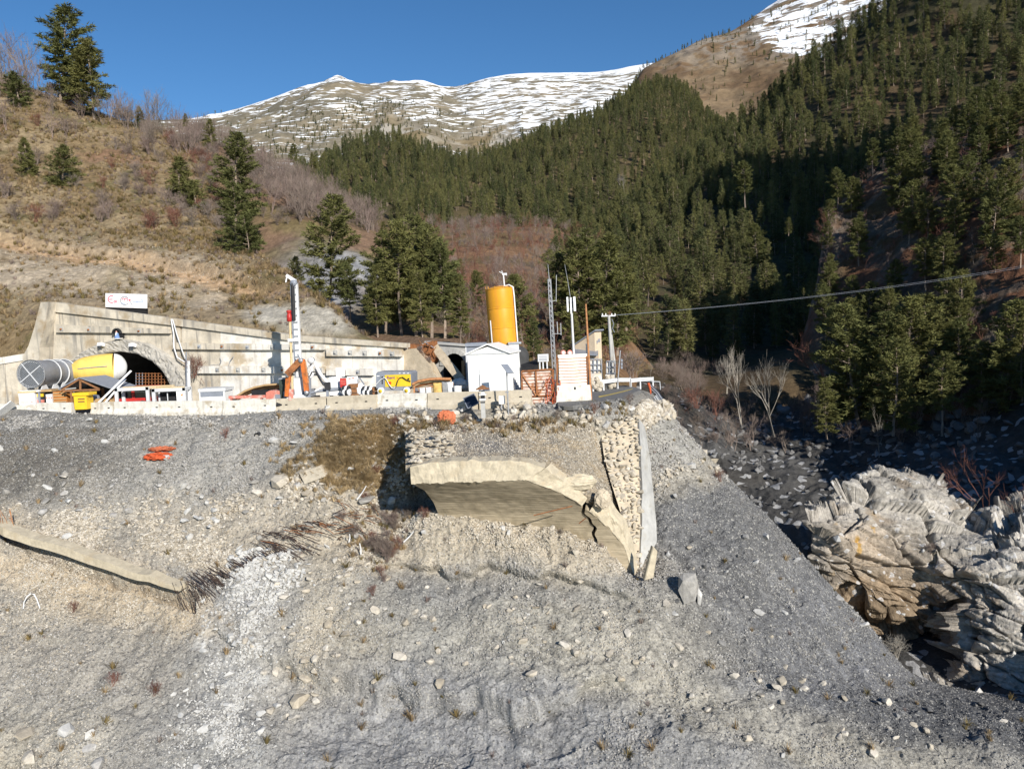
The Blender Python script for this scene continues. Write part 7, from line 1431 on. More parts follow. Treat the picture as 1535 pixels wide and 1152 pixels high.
for x0, y0, x1, y1, d, lb in [(884, 538, 902, 562, 56.4, 'dark metal grid gate in front of the beige cabin'), (909, 541, 922, 568, 58, 'dark metal grid gate right of the beige cabin under the utility pole')]:
    fr = facing(x0, x1, d); r_ = thing('metal_gate', lb, 'gate', fr.px((x0 + x1) / 2, y1 + 4), 'dark metal gates')
    for x in np.linspace(x0, x1, 4): mb = MB(); mb.quadbar(fr.px(x, y0), fr.px(x, y1 + 6), .06, .05, fr.n); mb.build('upright', MATS['slate_metal'], r_)
    for y in np.linspace(y0, y1, 4): mb = MB(); mb.quadbar(fr.px(x0, y, .05), fr.px(x1, y, .05), .06, .05, fr.n); mb.build('rail', MATS['slate_metal'], r_)
    mb = MB(); fr.rect(mb, x0, y0 + 2, x1, y1 + 8, .2, -.12); mb.build('back_panel', MATS['concrete_pale'], r_)
for x0, x1, d, lb in [(884, 903, 55.6, 'pale rough stone plinth below the left metal gate'), (908, 924, 57.2, 'pale rough stone plinth below the right metal gate')]:
    r_ = thing('stone_plinth', lb, 'plinth', gnd((x0 + x1) / 2, d)); fr = facing(x0, x1, d)
    for k in range(11):
        x = random.uniform(x0, x1 - 4); mb = MB(); c = fr.pt(fr.hit(x + 2, 570)[0], random.uniform(.15, .95), 0); mb.lathe([(.02, -.2), (.2, -.1), (.22, .06), (.1, .18), (0, .2)], c, 6, (random.uniform(-1, 1), -1, random.uniform(-1, 1)), False); mb.build('stone', MATS['stone_cream'], r_)
    mb = MB(); fr.rect(mb, x0, 560 if x0 < 900 else 562, x1, 585, .6, -.15); mb.build('core', MATS['concrete_pale'], r_)
mb = MB(); q = [P(924.5, 577, 57), P(929.8, 525, 57)]; q[0].z = G0 - .1; mb.tube(q, .05, 7); rfp = thing('fence_post', 'grey leaning fence post with dark tags past the utility pole', 'post', gnd(924.5, 57)); mb.build('post', MATS['galvanised'], rfp)
for y in (540, 545.5, 550.5): mb = MB(); mb.box(P(932, y, 56.9), (.14, .04, .2)); mb.build('tag', MATS['slate_metal'], rfp)
r_, fr = simple_box('control_box', 'small pale blue grey control board on legs behind the rust gate', 'board', 806, 531, 822.5, 541.5, 53, .25, MATS['light_grey'])
strokeflat(fr, [[(808, y), (820, y)] for y in (534, 537, 539.5)], .05, MATS['slate_metal'], r_, 'print')
for x in (809, 814, 820): a, h = fr.hit(x, 541); mb = MB(); mb.quadbar(fr.pt(a, 0, -.1), fr.pt(a, h, -.1), .09, .09); mb.build('leg', MATS['light_grey'], r_)
mb = MB(); mb.add([P(782, 552, 53), P(781, 546, 55), P(804, 538, 55), P(807, 548, 53), Vector((P(782, 552, 53).x, 53, G0)), Vector((P(781, 546, 55).x, 55, G0)), Vector((P(804, 538, 55).x, 55, G0)), Vector((P(807, 548, 53).x, 53, G0))], [(0, 1, 2, 3), (0, 3, 7, 4), (1, 0, 4, 5), (2, 1, 5, 6), (3, 2, 6, 7)]); tag(mb.build('tarpaulin', MATS['dark_void'], None, gnd(795, 53)), 'black tarpaulin over a pile behind the rust gate', 'tarpaulin')
# ---------------- road end, guardrails
rz = -4.93
edge_px = [(836, 608), (845, 608.5), (858, 608), (870, 606.5), (883, 605), (897, 602.5), (909, 600.5), (921, 598), (933, 596), (944, 592), (951, 588), (961, 583.5), (955, 580.5)]
inner = [(938, 577.5), (915, 578), (897, 580), (880, 581), (850, 584), (836, 586)]
pts = [GP(x, y + random.uniform(-.5, .5), rz) for x, y in edge_px] + [GP(x, y, rz) for x, y in inner]
mb = MB(); k = len(pts); mb.add(pts + [p + Vector((random.uniform(-.1, .1), random.uniform(0, .25), -.28)) for p in pts], [tuple(range(k)), tuple(range(k, 2 * k))[::-1]] + [(i, (i + 1) % k, k + (i + 1) % k, k + i) for i in range(k)]); o = mb.build('road', MATS['asphalt']); o['kind'] = 'structure'
mb = MB(); c0 = [GP(x, y, rz + .006) for x, y in [(898, 595.5), (915, 591.8), (935, 587), (948, 583)]]; c1 = [GP(x, y, rz + .006) for x, y in [(897, 593.6), (914, 590.4), (934, 585.8), (948, 582.2)]]
mb.add(c0 + c1, [(i, i + 1, 5 + i, 4 + i) for i in range(3)]); o = mb.build('road_marking', MATS['line_yellow']); o['kind'] = 'structure'
for k in range(46):
    t = random.random(); x = 838 + t * 112; y = float(np.interp(x, [p[0] for p in edge_px[:10]], [p[1] for p in edge_px[:10]])) + random.uniform(1, 7); c = P(x, y, slope.at(x, y).y - .1); s_ = random.uniform(.10, .24)
    mb = MB(); mb.box(c, (s_ * 1.5, s_, s_ * .8), Euler((random.random(), random.random(), random.random() * 3)).to_matrix()); tag(mb.build('asphalt_chunk', MATS['asphalt'], None, c), 'dark chunk of broken asphalt under the edge of the road', 'chunk', 'broken asphalt along the road edge')
def rail(name, label, pts, ds, hgt=.0, r=.15, m='galvanised', posts=True):
    q = [P(x, y, d) for (x, y), d in zip(pts, ds)]; r_ = thing(name, label, 'guardrail', q[0]); n = len(q)
    prof = [(-.15, 0), (-.09, .06), (-.03, 0), (.03, 0), (.09, .06), (.15, 0)]; vs = []; fs = []
    for i in range(n):
        d = (q[min(i + 1, n - 1)] - q[max(0, i - 1)]).normalized(); nn = d.cross(Vector((0, 0, 1))).normalized(); up = nn.cross(d)
        for a, b in prof: vs.append(q[i] + up * a - nn * b)
    for i in range(n - 1):
        for j in range(5): fs.append((i * 6 + j, i * 6 + j + 1, (i + 1) * 6 + j + 1, (i + 1) * 6 + j))
    mb = MB(); mb.add(vs, fs); mb.build('rail', MATS[m], r_)
    if posts:
        for p in q[::max(1, n // 3)]: mb = MB(); mb.quadbar(p + Vector((0, .08, .15)), Vector((p.x, p.y + .08, p.z - .75)), .10, .08); mb.build('post', MATS[m], r_)
rail('guardrail', 'short white grey guardrail across the end of the road', [(889, 572.5), (905, 571.5), (926, 569), (945, 568.8)], [55.5, 56, 57, 58], m='light_grey'); rail('guardrail', 'white guardrail stub at the right end of the broken road', [(946, 570), (960, 568.5), (979, 567.5)], [58, 58.6, 58.5], m='light_grey')
rp_ = np.array([(974, 577), (985, 588), (996, 604), (1008, 622), (1020, 640), (1034, 660), (1046, 672), (1058, 683), (1068, 692)], float)
rail('fallen_guardrail', 'fallen grey guardrail hanging down along the ridge of the rubble slope', rp_, [float(np.interp(x, [974, 1000, 1020, 1060, 1100], [56.2, 55.2, 54.4, 52.3, 50.4])) - .05 for x in rp_[:, 0]], posts=False)
rp2 = rp_ + np.array([-3.0, 5.0]); rail('fallen_guardrail', 'second strip of fallen rail lying lower beside the hanging guardrail', rp2[1:7], [float(np.interp(x, [974, 1000, 1020, 1060, 1100], [56.2, 55.2, 54.4, 52.3, 50.4])) - .2 for x in rp2[1:7, 0]], posts=False, m='light_grey')
mb = MB(); mb.tube([P(977, 571.5, 57), P(989, 571.8, 57), P(990, 584, 57)], .04, 6); tag(mb.build('bent_rail', MATS['galvanised'], None, P(977, 571.5, 57)), 'bent thin grey tube sticking out at the tip of the broken road', 'tube')
mb = MB(); mb.tube([P(972, 575, 56), P(974.5, 582, 55.6), P(975.5, 590, 55.3)], .12, 6, .05); tag(mb.build('net_strip', MATS['orange_net'], None, P(974, 582, 55.6)), 'short strip of orange net on the crumbling road end', 'net')
# ---------------- things in front of the barriers
def tilted_panel(name, label, cat, quad, d, m, th=.05, back=None):
    q = [P(x, y, dd) for (x, y), dd in zip(quad, d)]; n = (q[1] - q[0]).cross(q[3] - q[0]).normalized(); n = n if n.y < 0 else -n; r_ = thing(name, label, cat, (q[0] + q[2]) / 2); mb = MB(); mb.add(q + [p - n * th for p in q], HX); mb.build('panel', m, r_)
    for i in range(4): mb = MB(); mb.quadbar(q[i] + n * .012, q[(i + 1) % 4] + n * .012, .05, .03, n); mb.build('frame_bar', MATS['slate_metal'], r_)
    return r_, q
tilted_panel('solar_panel', 'dark blue solar panel leaning crookedly against the beige barrier', 'solar panel', [(694.5, 597), (710.5, 589.8), (717.5, 604), (701.5, 612)], [48.6, 48.6, 47.9, 47.9], MATS['solar_cell'])
d0 = 47.2; rsp = thing('signal_post', 'thin grey post with a tilted solar panel in front of the white hut', 'post', P(762, 620, d0)); mb = MB(); mb.tube([P(762.5, 622, d0), P(760.8, 590, d0), P(759.6, 556, d0)], .045, 7); mb.build('pole', MATS['galvanised'], rsp)
q = [P(x, y, dd) for (x, y), dd in zip([(751, 545.8), (761, 545.5), (770.5, 558.5), (760.5, 559)], [47.4, 47.4, 46.8, 46.8])]; mb = MB(); mb.add(q + [p + Vector((0, .04, -.03)) for p in q], HX); mb.build('solar_panel', MATS['slate_metal'], rsp)
mb = MB(); mb.box(P(760, 587.5, d0), (.22, .1, .06)); mb.build('clamp', MATS['slate_metal'], rsp)
r_, fr = simple_box('junction_box', 'small white junction box on a stub in front of the beige barrier', 'box', 747.5, 593.5, 757, 605, 47.6, .2, MATS['white_clean']); a, h = fr.hit(752, 605); mb = MB(); mb.quadbar(fr.pt(a, h, -.1), P(752, 616, 47.5), .06, .06); mb.build('stub', MATS['galvanised'], r_); mb = MB(); mb.tube([P(749, 605, 47.5), P(749, 612, 47.5), P(755, 616, 47.4)], .02, 5); mb.build('cable', MATS['black_rubber'], r_)
d0 = 46.9; rln = thing('lantern_post', 'little stone lantern post with a dark pyramid roof standing before the barrier', 'post', P(724, 624, d0))
mb = MB(); mb.quadbar(P(725, 626, d0), P(723.5, 599.5, d0), .26, .26, (0, -1, 0)); mb.build('pedestal', MATS['concrete_grey'], rln); 
for y, w_, h_, mm in [(598, .40, .10, 'light_grey'), (595, .26, .2, 'dark_void'), (591, .44, .08, 'light_grey'), (587.5, .24, .22, 'light_grey'), (602.5, .29, .08, 'dark_void')]: mb = MB(); mb.box(P(723.6, y, d0), (w_, w_, h_)); mb.build('tier', MATS[mm], rln)
mb = MB(); c = P(723.4, 583, d0); mb.add([c + Vector(v) for v in [(-.42, -.42, 0), (.42, -.42, 0), (.42, .42, 0), (-.42, .42, 0), (0, 0, .27)]], [(3, 2, 1, 0), (0, 1, 4), (1, 2, 4), (2, 3, 4), (3, 0, 4)]); mb.build('roof', MATS['timber_dark'], rln)
mb = MB(); mb.quadbar(P(725, 580, d0 - .1), P(731.5, 580, d0 - .1), .04, .04); mb.build('perch', MATS['slate_metal'], rln)
def lump(name, label, cat, px_, py_, w_, h_, m, seed, d=None, land=None, amp=.35, sq=.6):
    c = P(px_, py_, d) if d else (land or slope).at(px_, py_); bm = bmesh.new(); bmesh.ops.create_icosphere(bm, subdivisions=4, radius=1); p = np.array([v.co for v in bm.verts]); nz = ridged(p * 2.2 + seed, 4, seed); r_ = 1 + amp * nz; vs = p * r_[:, None] * np.array([w_, w_ * sq, h_]); fs = [tuple(v.index for v in f.verts) for f in bm.faces]; bm.free(); mb = MB(); mb.add([c + Vector(v) for v in vs], fs); return tag(mb.build(name, m, None, c), label, cat)
lump('tarpaulin_heap', 'crumpled orange tarpaulin heap below the barrier near the lantern post', 'tarpaulin', 669, 626, .52, .42, MATS['tarp_orange'], 4, d=47.1)
lump('orange_net', 'crumpled orange safety net lying on the grey rubble slope', 'net', 237, 682, .72, .2, MATS['orange_net'], 9, amp=.6)
lump('orange_net', 'dull red brown net strip behind the crumpled orange net', 'net', 245, 670, .7, .12, MATS['tarp_orange'], 12, amp=.6)
# ================================================================== RUINED ARCH
def up_n(path, n): return resample([tuple(P(x, y, d)) for x, y, d in path], n)
NV_, NT_ = 40, 44
rpath = up_n([(786, 719, 39.6), (827, 732, 39.95), (863, 750, 40.6), (886, 767, 41.15), (915, 792, 41.75), (935, 816, 42.05), (950, 862, 42.25)], NT_)
lpath = up_n([(616.5, 724.5, 40.5), (637, 735, 41.5), (650, 753, 42.7), (657, 770, 43.4), (661, 790, 43.7), (664, 812, 43.9), (667, 858, 44.0)], NT_)
rru = thing('ruined_arch', 'broken concrete arch vault with a thick pale cut edge jutting out of the slope', 'arch', Vector(rpath[-1]))
def vault_pt(t, v): i = t * (NT_ - 1); a = int(min(i, NT_ - 2)); f = i - a; r_ = rpath[a] * (1 - f) + rpath[a + 1] * f; l_ = lpath[a] * (1 - f) + lpath[a + 1] * f; return l_ * (1 - v) + r_ * v
def crack(t): return 1.0 if t < .40 else 1.0 - .20 * ((t - .40) / .6) ** .8 + .010 * math.sin(t * 23) + .006 * math.sin(t * 61)
BK = Vector((.12, .62, .20))
def solid_patch(v0, v1, nv, name, ts, out=0.0):
    fr = []; 
    for t in ts:
        a, b = v0(t), v1(t)
        for k in range(nv):
            v = a + (b - a) * k / (nv - 1); p = Vector(vault_pt(t, v).tolist()); pl = (t * 34 + .3 * math.sin(v * 5)) % 1.0
            p += Vector((0, -1, -.15)) * (out + .010 * math.sin(int(t * 34) * 12.9) + (.0 if pl < .86 else -.012) + .016 * float(vnoise(np.array([p.x * 3, p.y * 3, p.z * 3])))); fr.append(p)
    n = len(ts); m_ = len(fr); fs = []
    for i in range(n - 1):
        for k in range(nv - 1): a = i * nv + k; fs.append((a, a + 1, a + nv + 1, a + nv)); fs.append((m_ + a, m_ + a + nv, m_ + a + nv + 1, m_ + a + 1))
    for i in range(n - 1):
        for k in (0, nv - 1): a = i * nv + k; fs.append((a, a + nv, m_ + a + nv, m_ + a))
    for k in range(nv - 1):
        for i in (0, n - 1): a = i * nv + k; fs.append((a, a + 1, m_ + a + 1, m_ + a))
    mb = MB(); mb.add(fr + [p + BK for p in fr], fs); return mb.build(name, MATS['board_concrete'], rru)
solid_patch(lambda t: 0.0, lambda t: crack(t) - .004, 50, 'vault', np.linspace(0, 1, 150))
solid_patch(lambda t: crack(t) + .014, lambda t: 1.0, 8, 'vault_fragment', np.linspace(.44, 1, 90), .12)
# cut front edge of the slab and the ring that curves down on the right
topl = up_n([(614.5, 697.5, 40.55), (650, 694.5, 40.4), (680, 692, 40.25), (730, 690.5, 40.0), (765, 690, 39.8), (795, 692.5, 39.65), (817, 702, 39.6)], 60)
botl = np.array([vault_pt(0, v) for v in np.linspace(0, 1, 60)])
def band(a, b, name, mname, back, rough=.05, rows=7):
    vs = []; n = len(a)
    for i in range(n):
        for k in range(rows): t = k / (rows - 1); p = a[i] * (1 - t) + b[i] * t; e = (0 if 0 < k < rows - 1 else .5); vs.append(Vector(p.tolist()) + Vector((0, -1, 0)) * (rough * float(fbm(p * 2.2, 3, 9)) * (1 - e) + .02) + Vector((0, 0, rough * .5 * float(vnoise(p * 3.1)))))
    m_ = len(vs); fs = []
    for i in range(n - 1):
        for k in range(rows - 1): q = i * rows + k; fs += [(q, q + 1, q + rows + 1, q + rows), (m_ + q, m_ + q + rows, m_ + q + rows + 1, m_ + q + 1)]
        for k in (0, rows - 1): q = i * rows + k; fs.append((q, q + rows, m_ + q + rows, m_ + q))
    for k in range(rows - 1):
        for i in (0, n - 1): q = i * rows + k; fs.append((q, q + 1, m_ + q + 1, m_ + q))
    mb = MB(); mb.add(vs + [v + Vector(back) for v in vs], fs); return mb.build(name, MATS[mname], rru)
mat('cut_edge', (.50, .435, .32), var=.22, scale=2.5, bump=.4, bscale=9, dirt=(.47, .39, .27), dscale=1.2, dth=.55)
topl[:, 2] += np.array([.12 * float(fbm(np.array([i * .11, 0, 0]), 4, 8)) for i in range(60)]); botl[:, 2] += np.array([.10 * float(fbm(np.array([i * .5, 4, 0]), 3, 8)) for i in range(60)])
band(topl, botl, 'slab_edge', 'cut_edge', (.1, 1.0, .1), .09)
ringo = up_n([(817, 702, 39.6), (835, 714, 39.95), (868, 735, 40.6), (884, 744, 40.95)], 30); ringi = np.array([vault_pt(t, 1.0) for t in np.linspace(.0, .40, 30)])
band(ringo, ringi, 'ring_edge', 'cut_edge', (.35, .8, .1), .12)
ringo = up_n([(897, 742, 41.0), (910, 758, 41.4), (932, 788, 41.85), (946, 830, 42.15), (953, 864, 42.3)], 30); ringi = np.array([vault_pt(t, 1.0) for t in np.linspace(.46, 1.0, 30)]) + np.array([0, -.12, -.02])
band(ringo, ringi, 'ring_edge', 'cut_edge', (.35, .7, .1), .18)
# tipped block on the ring
lump('broken_block', 'beige broken block lying tilted on the curved arch edge', 'block', 868, 722, .85, .42, MATS['cut_edge'], 31, d=40.8, amp=.22, sq=.55)
lump('broken_block', 'grey brown chunk wedged above the crack of the arch', 'block', 903, 748, .42, .5, MATS['fill_face'], 35, d=40.7, amp=.25)
# earth fill on the slab
us2 = np.linspace(608, 958, 170)
fill = Land([
 [(608, 712, 41.3), (650, 706, 41.0), (760, 702, 40.6), (800, 706, 40.5), (835, 728, 40.6), (870, 748, 40.9), (900, 768, 42.0), (930, 795, 43.9), (958, 850, 44.6)],
 [(608, 699, 41.3), (650, 694, 40.9), (760, 689.5, 40.4), (800, 693, 40.3), (835, 713, 40.4), (870, 733, 40.7), (900, 752, 41.8), (930, 783, 43.9), (958, 835, 44.6)],
 [(608, 690, 42.2), (680, 680, 41.8), (760, 676, 41.6), (830, 686, 41.8), (870, 700, 42.4), (900, 715, 44.0), (930, 735, 45.6), (958, 770, 46.2)],
 [(608, 668, 44.0), (680, 662, 43.8), (760, 657, 43.8), (830, 660, 44.0), (870, 664, 44.6), (900, 668, 46.4), (930, 680, 47.6), (958, 700, 48)],
 [(608, 650, 46.4), (640, 642, 46.2), (700, 638, 46), (767, 636, 45.8), (850, 634, 46.2), (900, 634, 46.8), (958, 636, 48)],
 [(608, 652, 47.6), (640, 645, 47.4), (700, 645, 47), (767, 645, 46.8), (850, 643, 47.0), (900, 642, 47.6), (958, 650, 48.5)],
], us2, [8, 34, 44, 40, 12])
fpx, fpy = fill.pix(); Wf = fill.g.copy(); fill.g[..., 2] += .20 * fbm(Wf / 1.2, 3, 201) + .09 * ridged(Wf / .4, 3, 202); fill.g[..., 1] += .15 * fbm(Wf / .8, 3, 203); fill.freeze()
gg = sstep(-.2, .3, fbm(Wf / 1.1, 4, 204))[..., None]; gr = np.exp(-(((fpx - 720) / 55) ** 2 + ((fpy - 668) / 14) ** 2))[..., None]
fc = np.array((.40, .325, .225)) * gg + np.array((.33, .285, .22)) * (1 - gg); fc = fc * (1 - .8 * gr) + np.array((.25, .24, .23)) * .8 * gr; fill.col = np.clip(fc * (1 + .25 * fbm(Wf / .35, 3, 205))[..., None], .03, .7)
of = fill.build('earth_fill', MATS['rubble_soil'], fill.col); of.parent = rru; of.location = -ORG[rru.name]; del of['kind']
# ---------------- rocks as meshes
def rock_mesh(name, seed, npts=16, flat=.75, m='rock_grey'):
    rg = np.random.default_rng(seed); bm = bmesh.new(); p = rg.normal(0, 1, (npts, 3)); p /= np.linalg.norm(p, axis=1)[:, None]; p *= rg.uniform(.72, 1.0, (npts, 1)); p[:, 2] *= flat; p[:, 1] *= rg.uniform(.65, 1)
    for q in p: bm.verts.new(q)
    bmesh.ops.convex_hull(bm, input=bm.verts); 
    for v in [v for v in bm.verts if not v.link_faces]: bm.verts.remove(v)
    me = bpy.data.meshes.new(name); bm.to_mesh(me); bm.free(); me.materials.append(MATS[m]); return me
mat('rock_grey', (.37, .35, .315), var=.28, scale=4, bump=.4, rand=.35, c2=(.29, .28, .265)); mat('rock_beige', (.50, .435, .335), var=.22, scale=4, bump=.4, rand=.22, c2=(.44, .41, .36)); mat('rock_dark', (.185, .18, .172), var=.3, scale=4, bump=.4, rand=.4, c2=(.25, .245, .235)); mat('rock_white', (.56, .55, .52), var=.18, scale=4, bump=.3, rand=.15, c2=(.40, .39, .37)); mat('rock_shade', (.16, .158, .155), var=.25, scale=2, bump=.4, rand=.3)  # rock_shade is grey rock with the ravine's shade put into its colour
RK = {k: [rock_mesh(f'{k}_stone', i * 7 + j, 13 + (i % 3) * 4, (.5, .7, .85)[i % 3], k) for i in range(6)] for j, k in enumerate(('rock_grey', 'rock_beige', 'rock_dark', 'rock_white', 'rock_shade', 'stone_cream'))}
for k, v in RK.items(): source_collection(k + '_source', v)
def stone_part(k, p, size, rot=None, name='stone', parent=None):
    o = bpy.data.objects.new(name, random.choice(RK[k])); COL.objects.link(o); o.parent = parent; o.location = Vector(p) - ORG[parent.name]; o.scale = (size * random.uniform(.9, 1.25), size * random.uniform(.8, 1.1), size * random.uniform(.7, .95)); o.rotation_euler = rot or (random.uniform(-.4, .4), random.uniform(-.4, .4), random.uniform(0, 6.28)); return o
# masonry pier at the right of the fill, grey wing slab beside it, stone courses at the left end
rpi = thing('masonry_pier', 'crumbling cream rubble stone pier right of the earth fill on the arch', 'pier', P(940, 850, 43))
quad_l = up_n([(900, 640, 46.8), (905, 680, 45.6), (915, 720, 44.3), (928, 760, 43.3), (944, 815, 42.9), (952, 862, 42.6)], 26); quad_r = up_n([(958, 622, 47.2), (960, 680, 45.9), (961, 740, 44.6), (961, 790, 43.7), (960, 830, 43.1), (958, 868, 42.7)], 26)
mb = MB(); vs = [Vector((quad_l[i] * (1 - t) + quad_r[i] * t).tolist()) for i in range(26) for t in np.linspace(0, 1, 8)]; fs = [(i * 8 + k, i * 8 + k + 1, (i + 1) * 8 + k + 1, (i + 1) * 8 + k) for i in range(25) for k in range(7)]; n8 = len(vs)
mb.add([v + Vector((0, .05, 0)) for v in vs] + [v + Vector((.15, 1.3, 0)) for v in vs], fs + [tuple(n8 + j for j in f[::-1]) for f in fs] + [(k, k + 1, n8 + k + 1, n8 + k) for k in range(7)] + [(i * 8 + kk, (i + 1) * 8 + kk, n8 + (i + 1) * 8 + kk, n8 + i * 8 + kk) for i in range(25) for kk in (0, 7)]); mb.build('core', MATS['fill_face'], rpi)
for i in range(40):
    t = (i + .5) / 40 * 25; a = int(t); f = t - a; L_ = quad_l[a] * (1 - f) + quad_l[min(a + 1, 25)] * f; R_ = quad_r[a] * (1 - f) + quad_r[min(a + 1, 25)] * f; wdt = np.linalg.norm(R_ - L_); n = max(2, int(wdt / .36))
    for k in range(n):
        if random.random() < .12: continue
        v = (k + .5 + random.uniform(-.25, .25)) / n; p = L_ * (1 - v) + R_ * v; stone_part('stone_cream', p + np.array([0, random.uniform(-.10, .02), random.uniform(-.04, .04)]), random.choice([.15, .19, .24, .31]) * random.uniform(.85, 1.15), parent=rpi)
for k in range(60): v = random.random(); p = quad_l[0] * (1 - v) + quad_r[0] * v; stone_part('stone_cream', p + np.array([random.uniform(-.1, .3), random.uniform(-.1, 1.3), random.uniform(-.05, .15)]), random.uniform(.09, .2), parent=rpi)
rle = thing('stone_courses', 'low cream stone masonry courses at the left end of the arch slab', 'masonry', P(645, 692, 41.4))
for r_i in range(9):
    y = 692 - r_i * 5.6; d = 40.95 + r_i * .33
    for k in range(10):
        x = 616 + k * 6.6 + (r_i % 2) * 3 + random.uniform(-1, 1)
        if x > 690 - r_i * 2.0 or random.random() < .06: continue
        stone_part('stone_cream', P(x, y + random.uniform(-2, 2), d + (.0 if x > 622 else .1)), random.choice([.12, .16, .2, .25]), (random.uniform(-.2, .2), random.uniform(-.2, .2), random.uniform(-.3, .3)), parent=rle)
        if k == 0:
            for q in range(1, 5): stone_part('stone_cream', P(x, y, d) + Vector((random.uniform(-.05, .1), .28 * q, .02)), random.uniform(.13, .2), parent=rle)
mb = MB(); c8 = [P(616, 697, 41.2), P(684, 693, 41.0), P(676, 648, 44.4), P(618, 652, 44.6)]; mb.add(c8 + [p + Vector((0, 1.6, -.6)) for p in c8], HX); mb.build('core', MATS['fill_face'], rle)
rwg = thing('wing_slab', 'smooth grey concrete slab standing on edge at the right of the masonry pier', 'slab', P(970, 868, 43))
gl = up_n([(957.5, 626, 47.0), (961, 680, 45.7), (962.5, 740, 44.4), (962, 800, 43.4), (957.5, 868, 42.5)], 24); gr_ = up_n([(967, 640, 48.2), (975, 690, 46.7), (980, 745, 45.4), (985, 800, 44.2), (983, 840, 43.5), (972, 868, 42.9)], 24)
mb = MB(); vs = [Vector((gl[i] * (1 - t) + gr_[i] * t).tolist()) + Vector((.03, -.03, 0)) * float(vnoise(gl[i] * 1.5 + t)) for i in range(24) for t in np.linspace(0, 1, 5)]; n5 = len(vs); fs = [(i * 5 + k, i * 5 + k + 1, (i + 1) * 5 + k + 1, (i + 1) * 5 + k) for i in range(23) for k in range(4)]
mb.add(vs + [v + Vector((-.3, .6, -.05)) for v in vs], fs + [tuple(n5 + j for j in f[::-1]) for f in fs] + [(i * 5 + kk, (i + 1) * 5 + kk, n5 + (i + 1) * 5 + kk, n5 + i * 5 + kk) for i in range(23) for kk in (0, 4)] + [(o + k, o + k + 1, n5 + o + k + 1, n5 + o + k) for o in (0, 115) for k in range(4)]); mb.build('slab', MATS['concrete_grey'], rwg)
# ---------------- fallen beam and bars
rbm = thing('fallen_beam', 'long fallen concrete beam lying across the left of the slope with bent steel bars', 'beam', slope.at(150, 850))
bp_ = resample([tuple(P(x, y, d)) for x, y, d in [(-40, 762, 47.6), (0, 783, 46.4), (12, 791, 45.9), (80, 812, 45.0), (160, 840, 43.9), (230, 862, 42.9), (276, 878, 42.2)]], 40)
mb = MB(); vs = []
for i, p in enumerate(bp_):
    hh = float(np.interp(i / 39, [0, .15, .8, 1], [.42, .52, .45, .25])); tp = .10 * float(vnoise(np.array([i * .5, 0, 0])))
    for a, b in ((-.42, tp), (.25, tp + .08), (.25, -hh), (-.42, -hh + tp * .6)): vs.append(Vector(p.tolist()) + Vector((a * .25, a, b + .12)))
mb.add(vs, [(i * 4 + k, i * 4 + (k + 1) % 4, (i + 1) * 4 + (k + 1) % 4, (i + 1) * 4 + k) for i in range(39) for k in range(4)] + [(0, 1, 2, 3), (159, 158, 157, 156)]); mb.build('beam', MATS['cut_edge'], rbm)
def bar(parent, x, y, d, ang, L, sag, r_=.023, m='rust'):
    """one steel bar from the pixel place, in direction ang (degrees, 0 = right), curving downhill"""
    p = P(x, y, d); q = []
    for t in np.linspace(0, 1, 5): q.append(p + Vector((math.cos(R(ang)) * L * t, -.45 * L * t - .2 * sag * t * t, -math.sin(R(ang)) * L * t * .75 - sag * t * t)))
    mb = MB(); mb.tube(q, r_, 4); return mb.build('steel_bar', MATS[m], parent)
mat('bar_rust', (.06, .04, .032), var=.4, scale=8)
for k in range(110): t = random.random(); x = 282 + 165 * t + random.uniform(-6, 6); y = float(np.interp(x, [270, 340, 400, 450], [868, 846, 826, 806])) + random.uniform(-9, 9); bar(rbm, x, y, float(np.interp(x, [270, 450], [42.3, 43.6])) - .15, random.uniform(12, 42), random.uniform(.9, 1.9), random.uniform(.0, .35), m='bar_rust')
for k in range(26): x = random.uniform(258, 300); y = random.uniform(868, 884); bar(rbm, x, y, 42.0, random.uniform(35, 65), random.uniform(1.5, 3.4), random.uniform(.5, 1.6), .012, 'bar_rust')
for k in range(7): x = random.uniform(285, 310); bar(rbm, x, 885 + random.uniform(-5, 8), 41.8, random.uniform(62, 96), random.uniform(2.6, 4.2), random.uniform(1.0, 2.2), .010, 'bar_rust')
for k in range(14): bar(rbm, random.uniform(-4, 16), random.uniform(758, 790), 46.3, random.uniform(30, 70), random.uniform(.5, 1.1), .1, .015, 'rust_light')
rbu = thing('bar_tangle', 'tangle of rusty steel bars sticking out of the slope left of the arch', 'steel bars', slope.at(480, 795))
for k in range(54): x = random.uniform(375, 512); y = float(np.interp(x, [375, 440, 512], [806, 794, 782])) + random.uniform(-12, 12); bar(rbu, x, y, slope.at(x, y).y - .25, random.uniform(-15, 22), random.uniform(.5, 1.3), random.uniform(-.1, .25), m=random.choice(['bar_rust', 'bar_rust', 'rust']))
for k in range(26): x = random.uniform(485, 560); y = random.uniform(748, 812); bar(rbu, x, y, slope.at(x, y).y - .25, random.uniform(-70, 60), random.uniform(.4, 1.1), random.uniform(-.1, .3), m=random.choice(['bar_rust', 'timber_dark']))
for k, (a, b, lb) in enumerate([((535, 748), (549, 728), 'thin pale stick standing beside the dark shadow left of the arch'), ((602, 764), (609, 779), 'pale curved stick lying below the left corner of the arch'), ((605, 812), (620, 796), 'pale straight stick in the brown brush below the arch'), ((523, 812), (524, 800), 'short pale upright stick by the tangle of bars'), ((541, 830), (539, 814), 'pale stick hanging under the tangle of bars')]):
    mb = MB(); d = slope.at(*a).y - .2; mb.tube([P(*a, d), P((a[0] + b[0]) / 2 + 1, (a[1] + b[1]) / 2, d), P(*b, d - .1)], .045, 5, .03); tag(mb.build('stick', MATS['sack_white'], None, P(*a, d)), lb, 'stick')
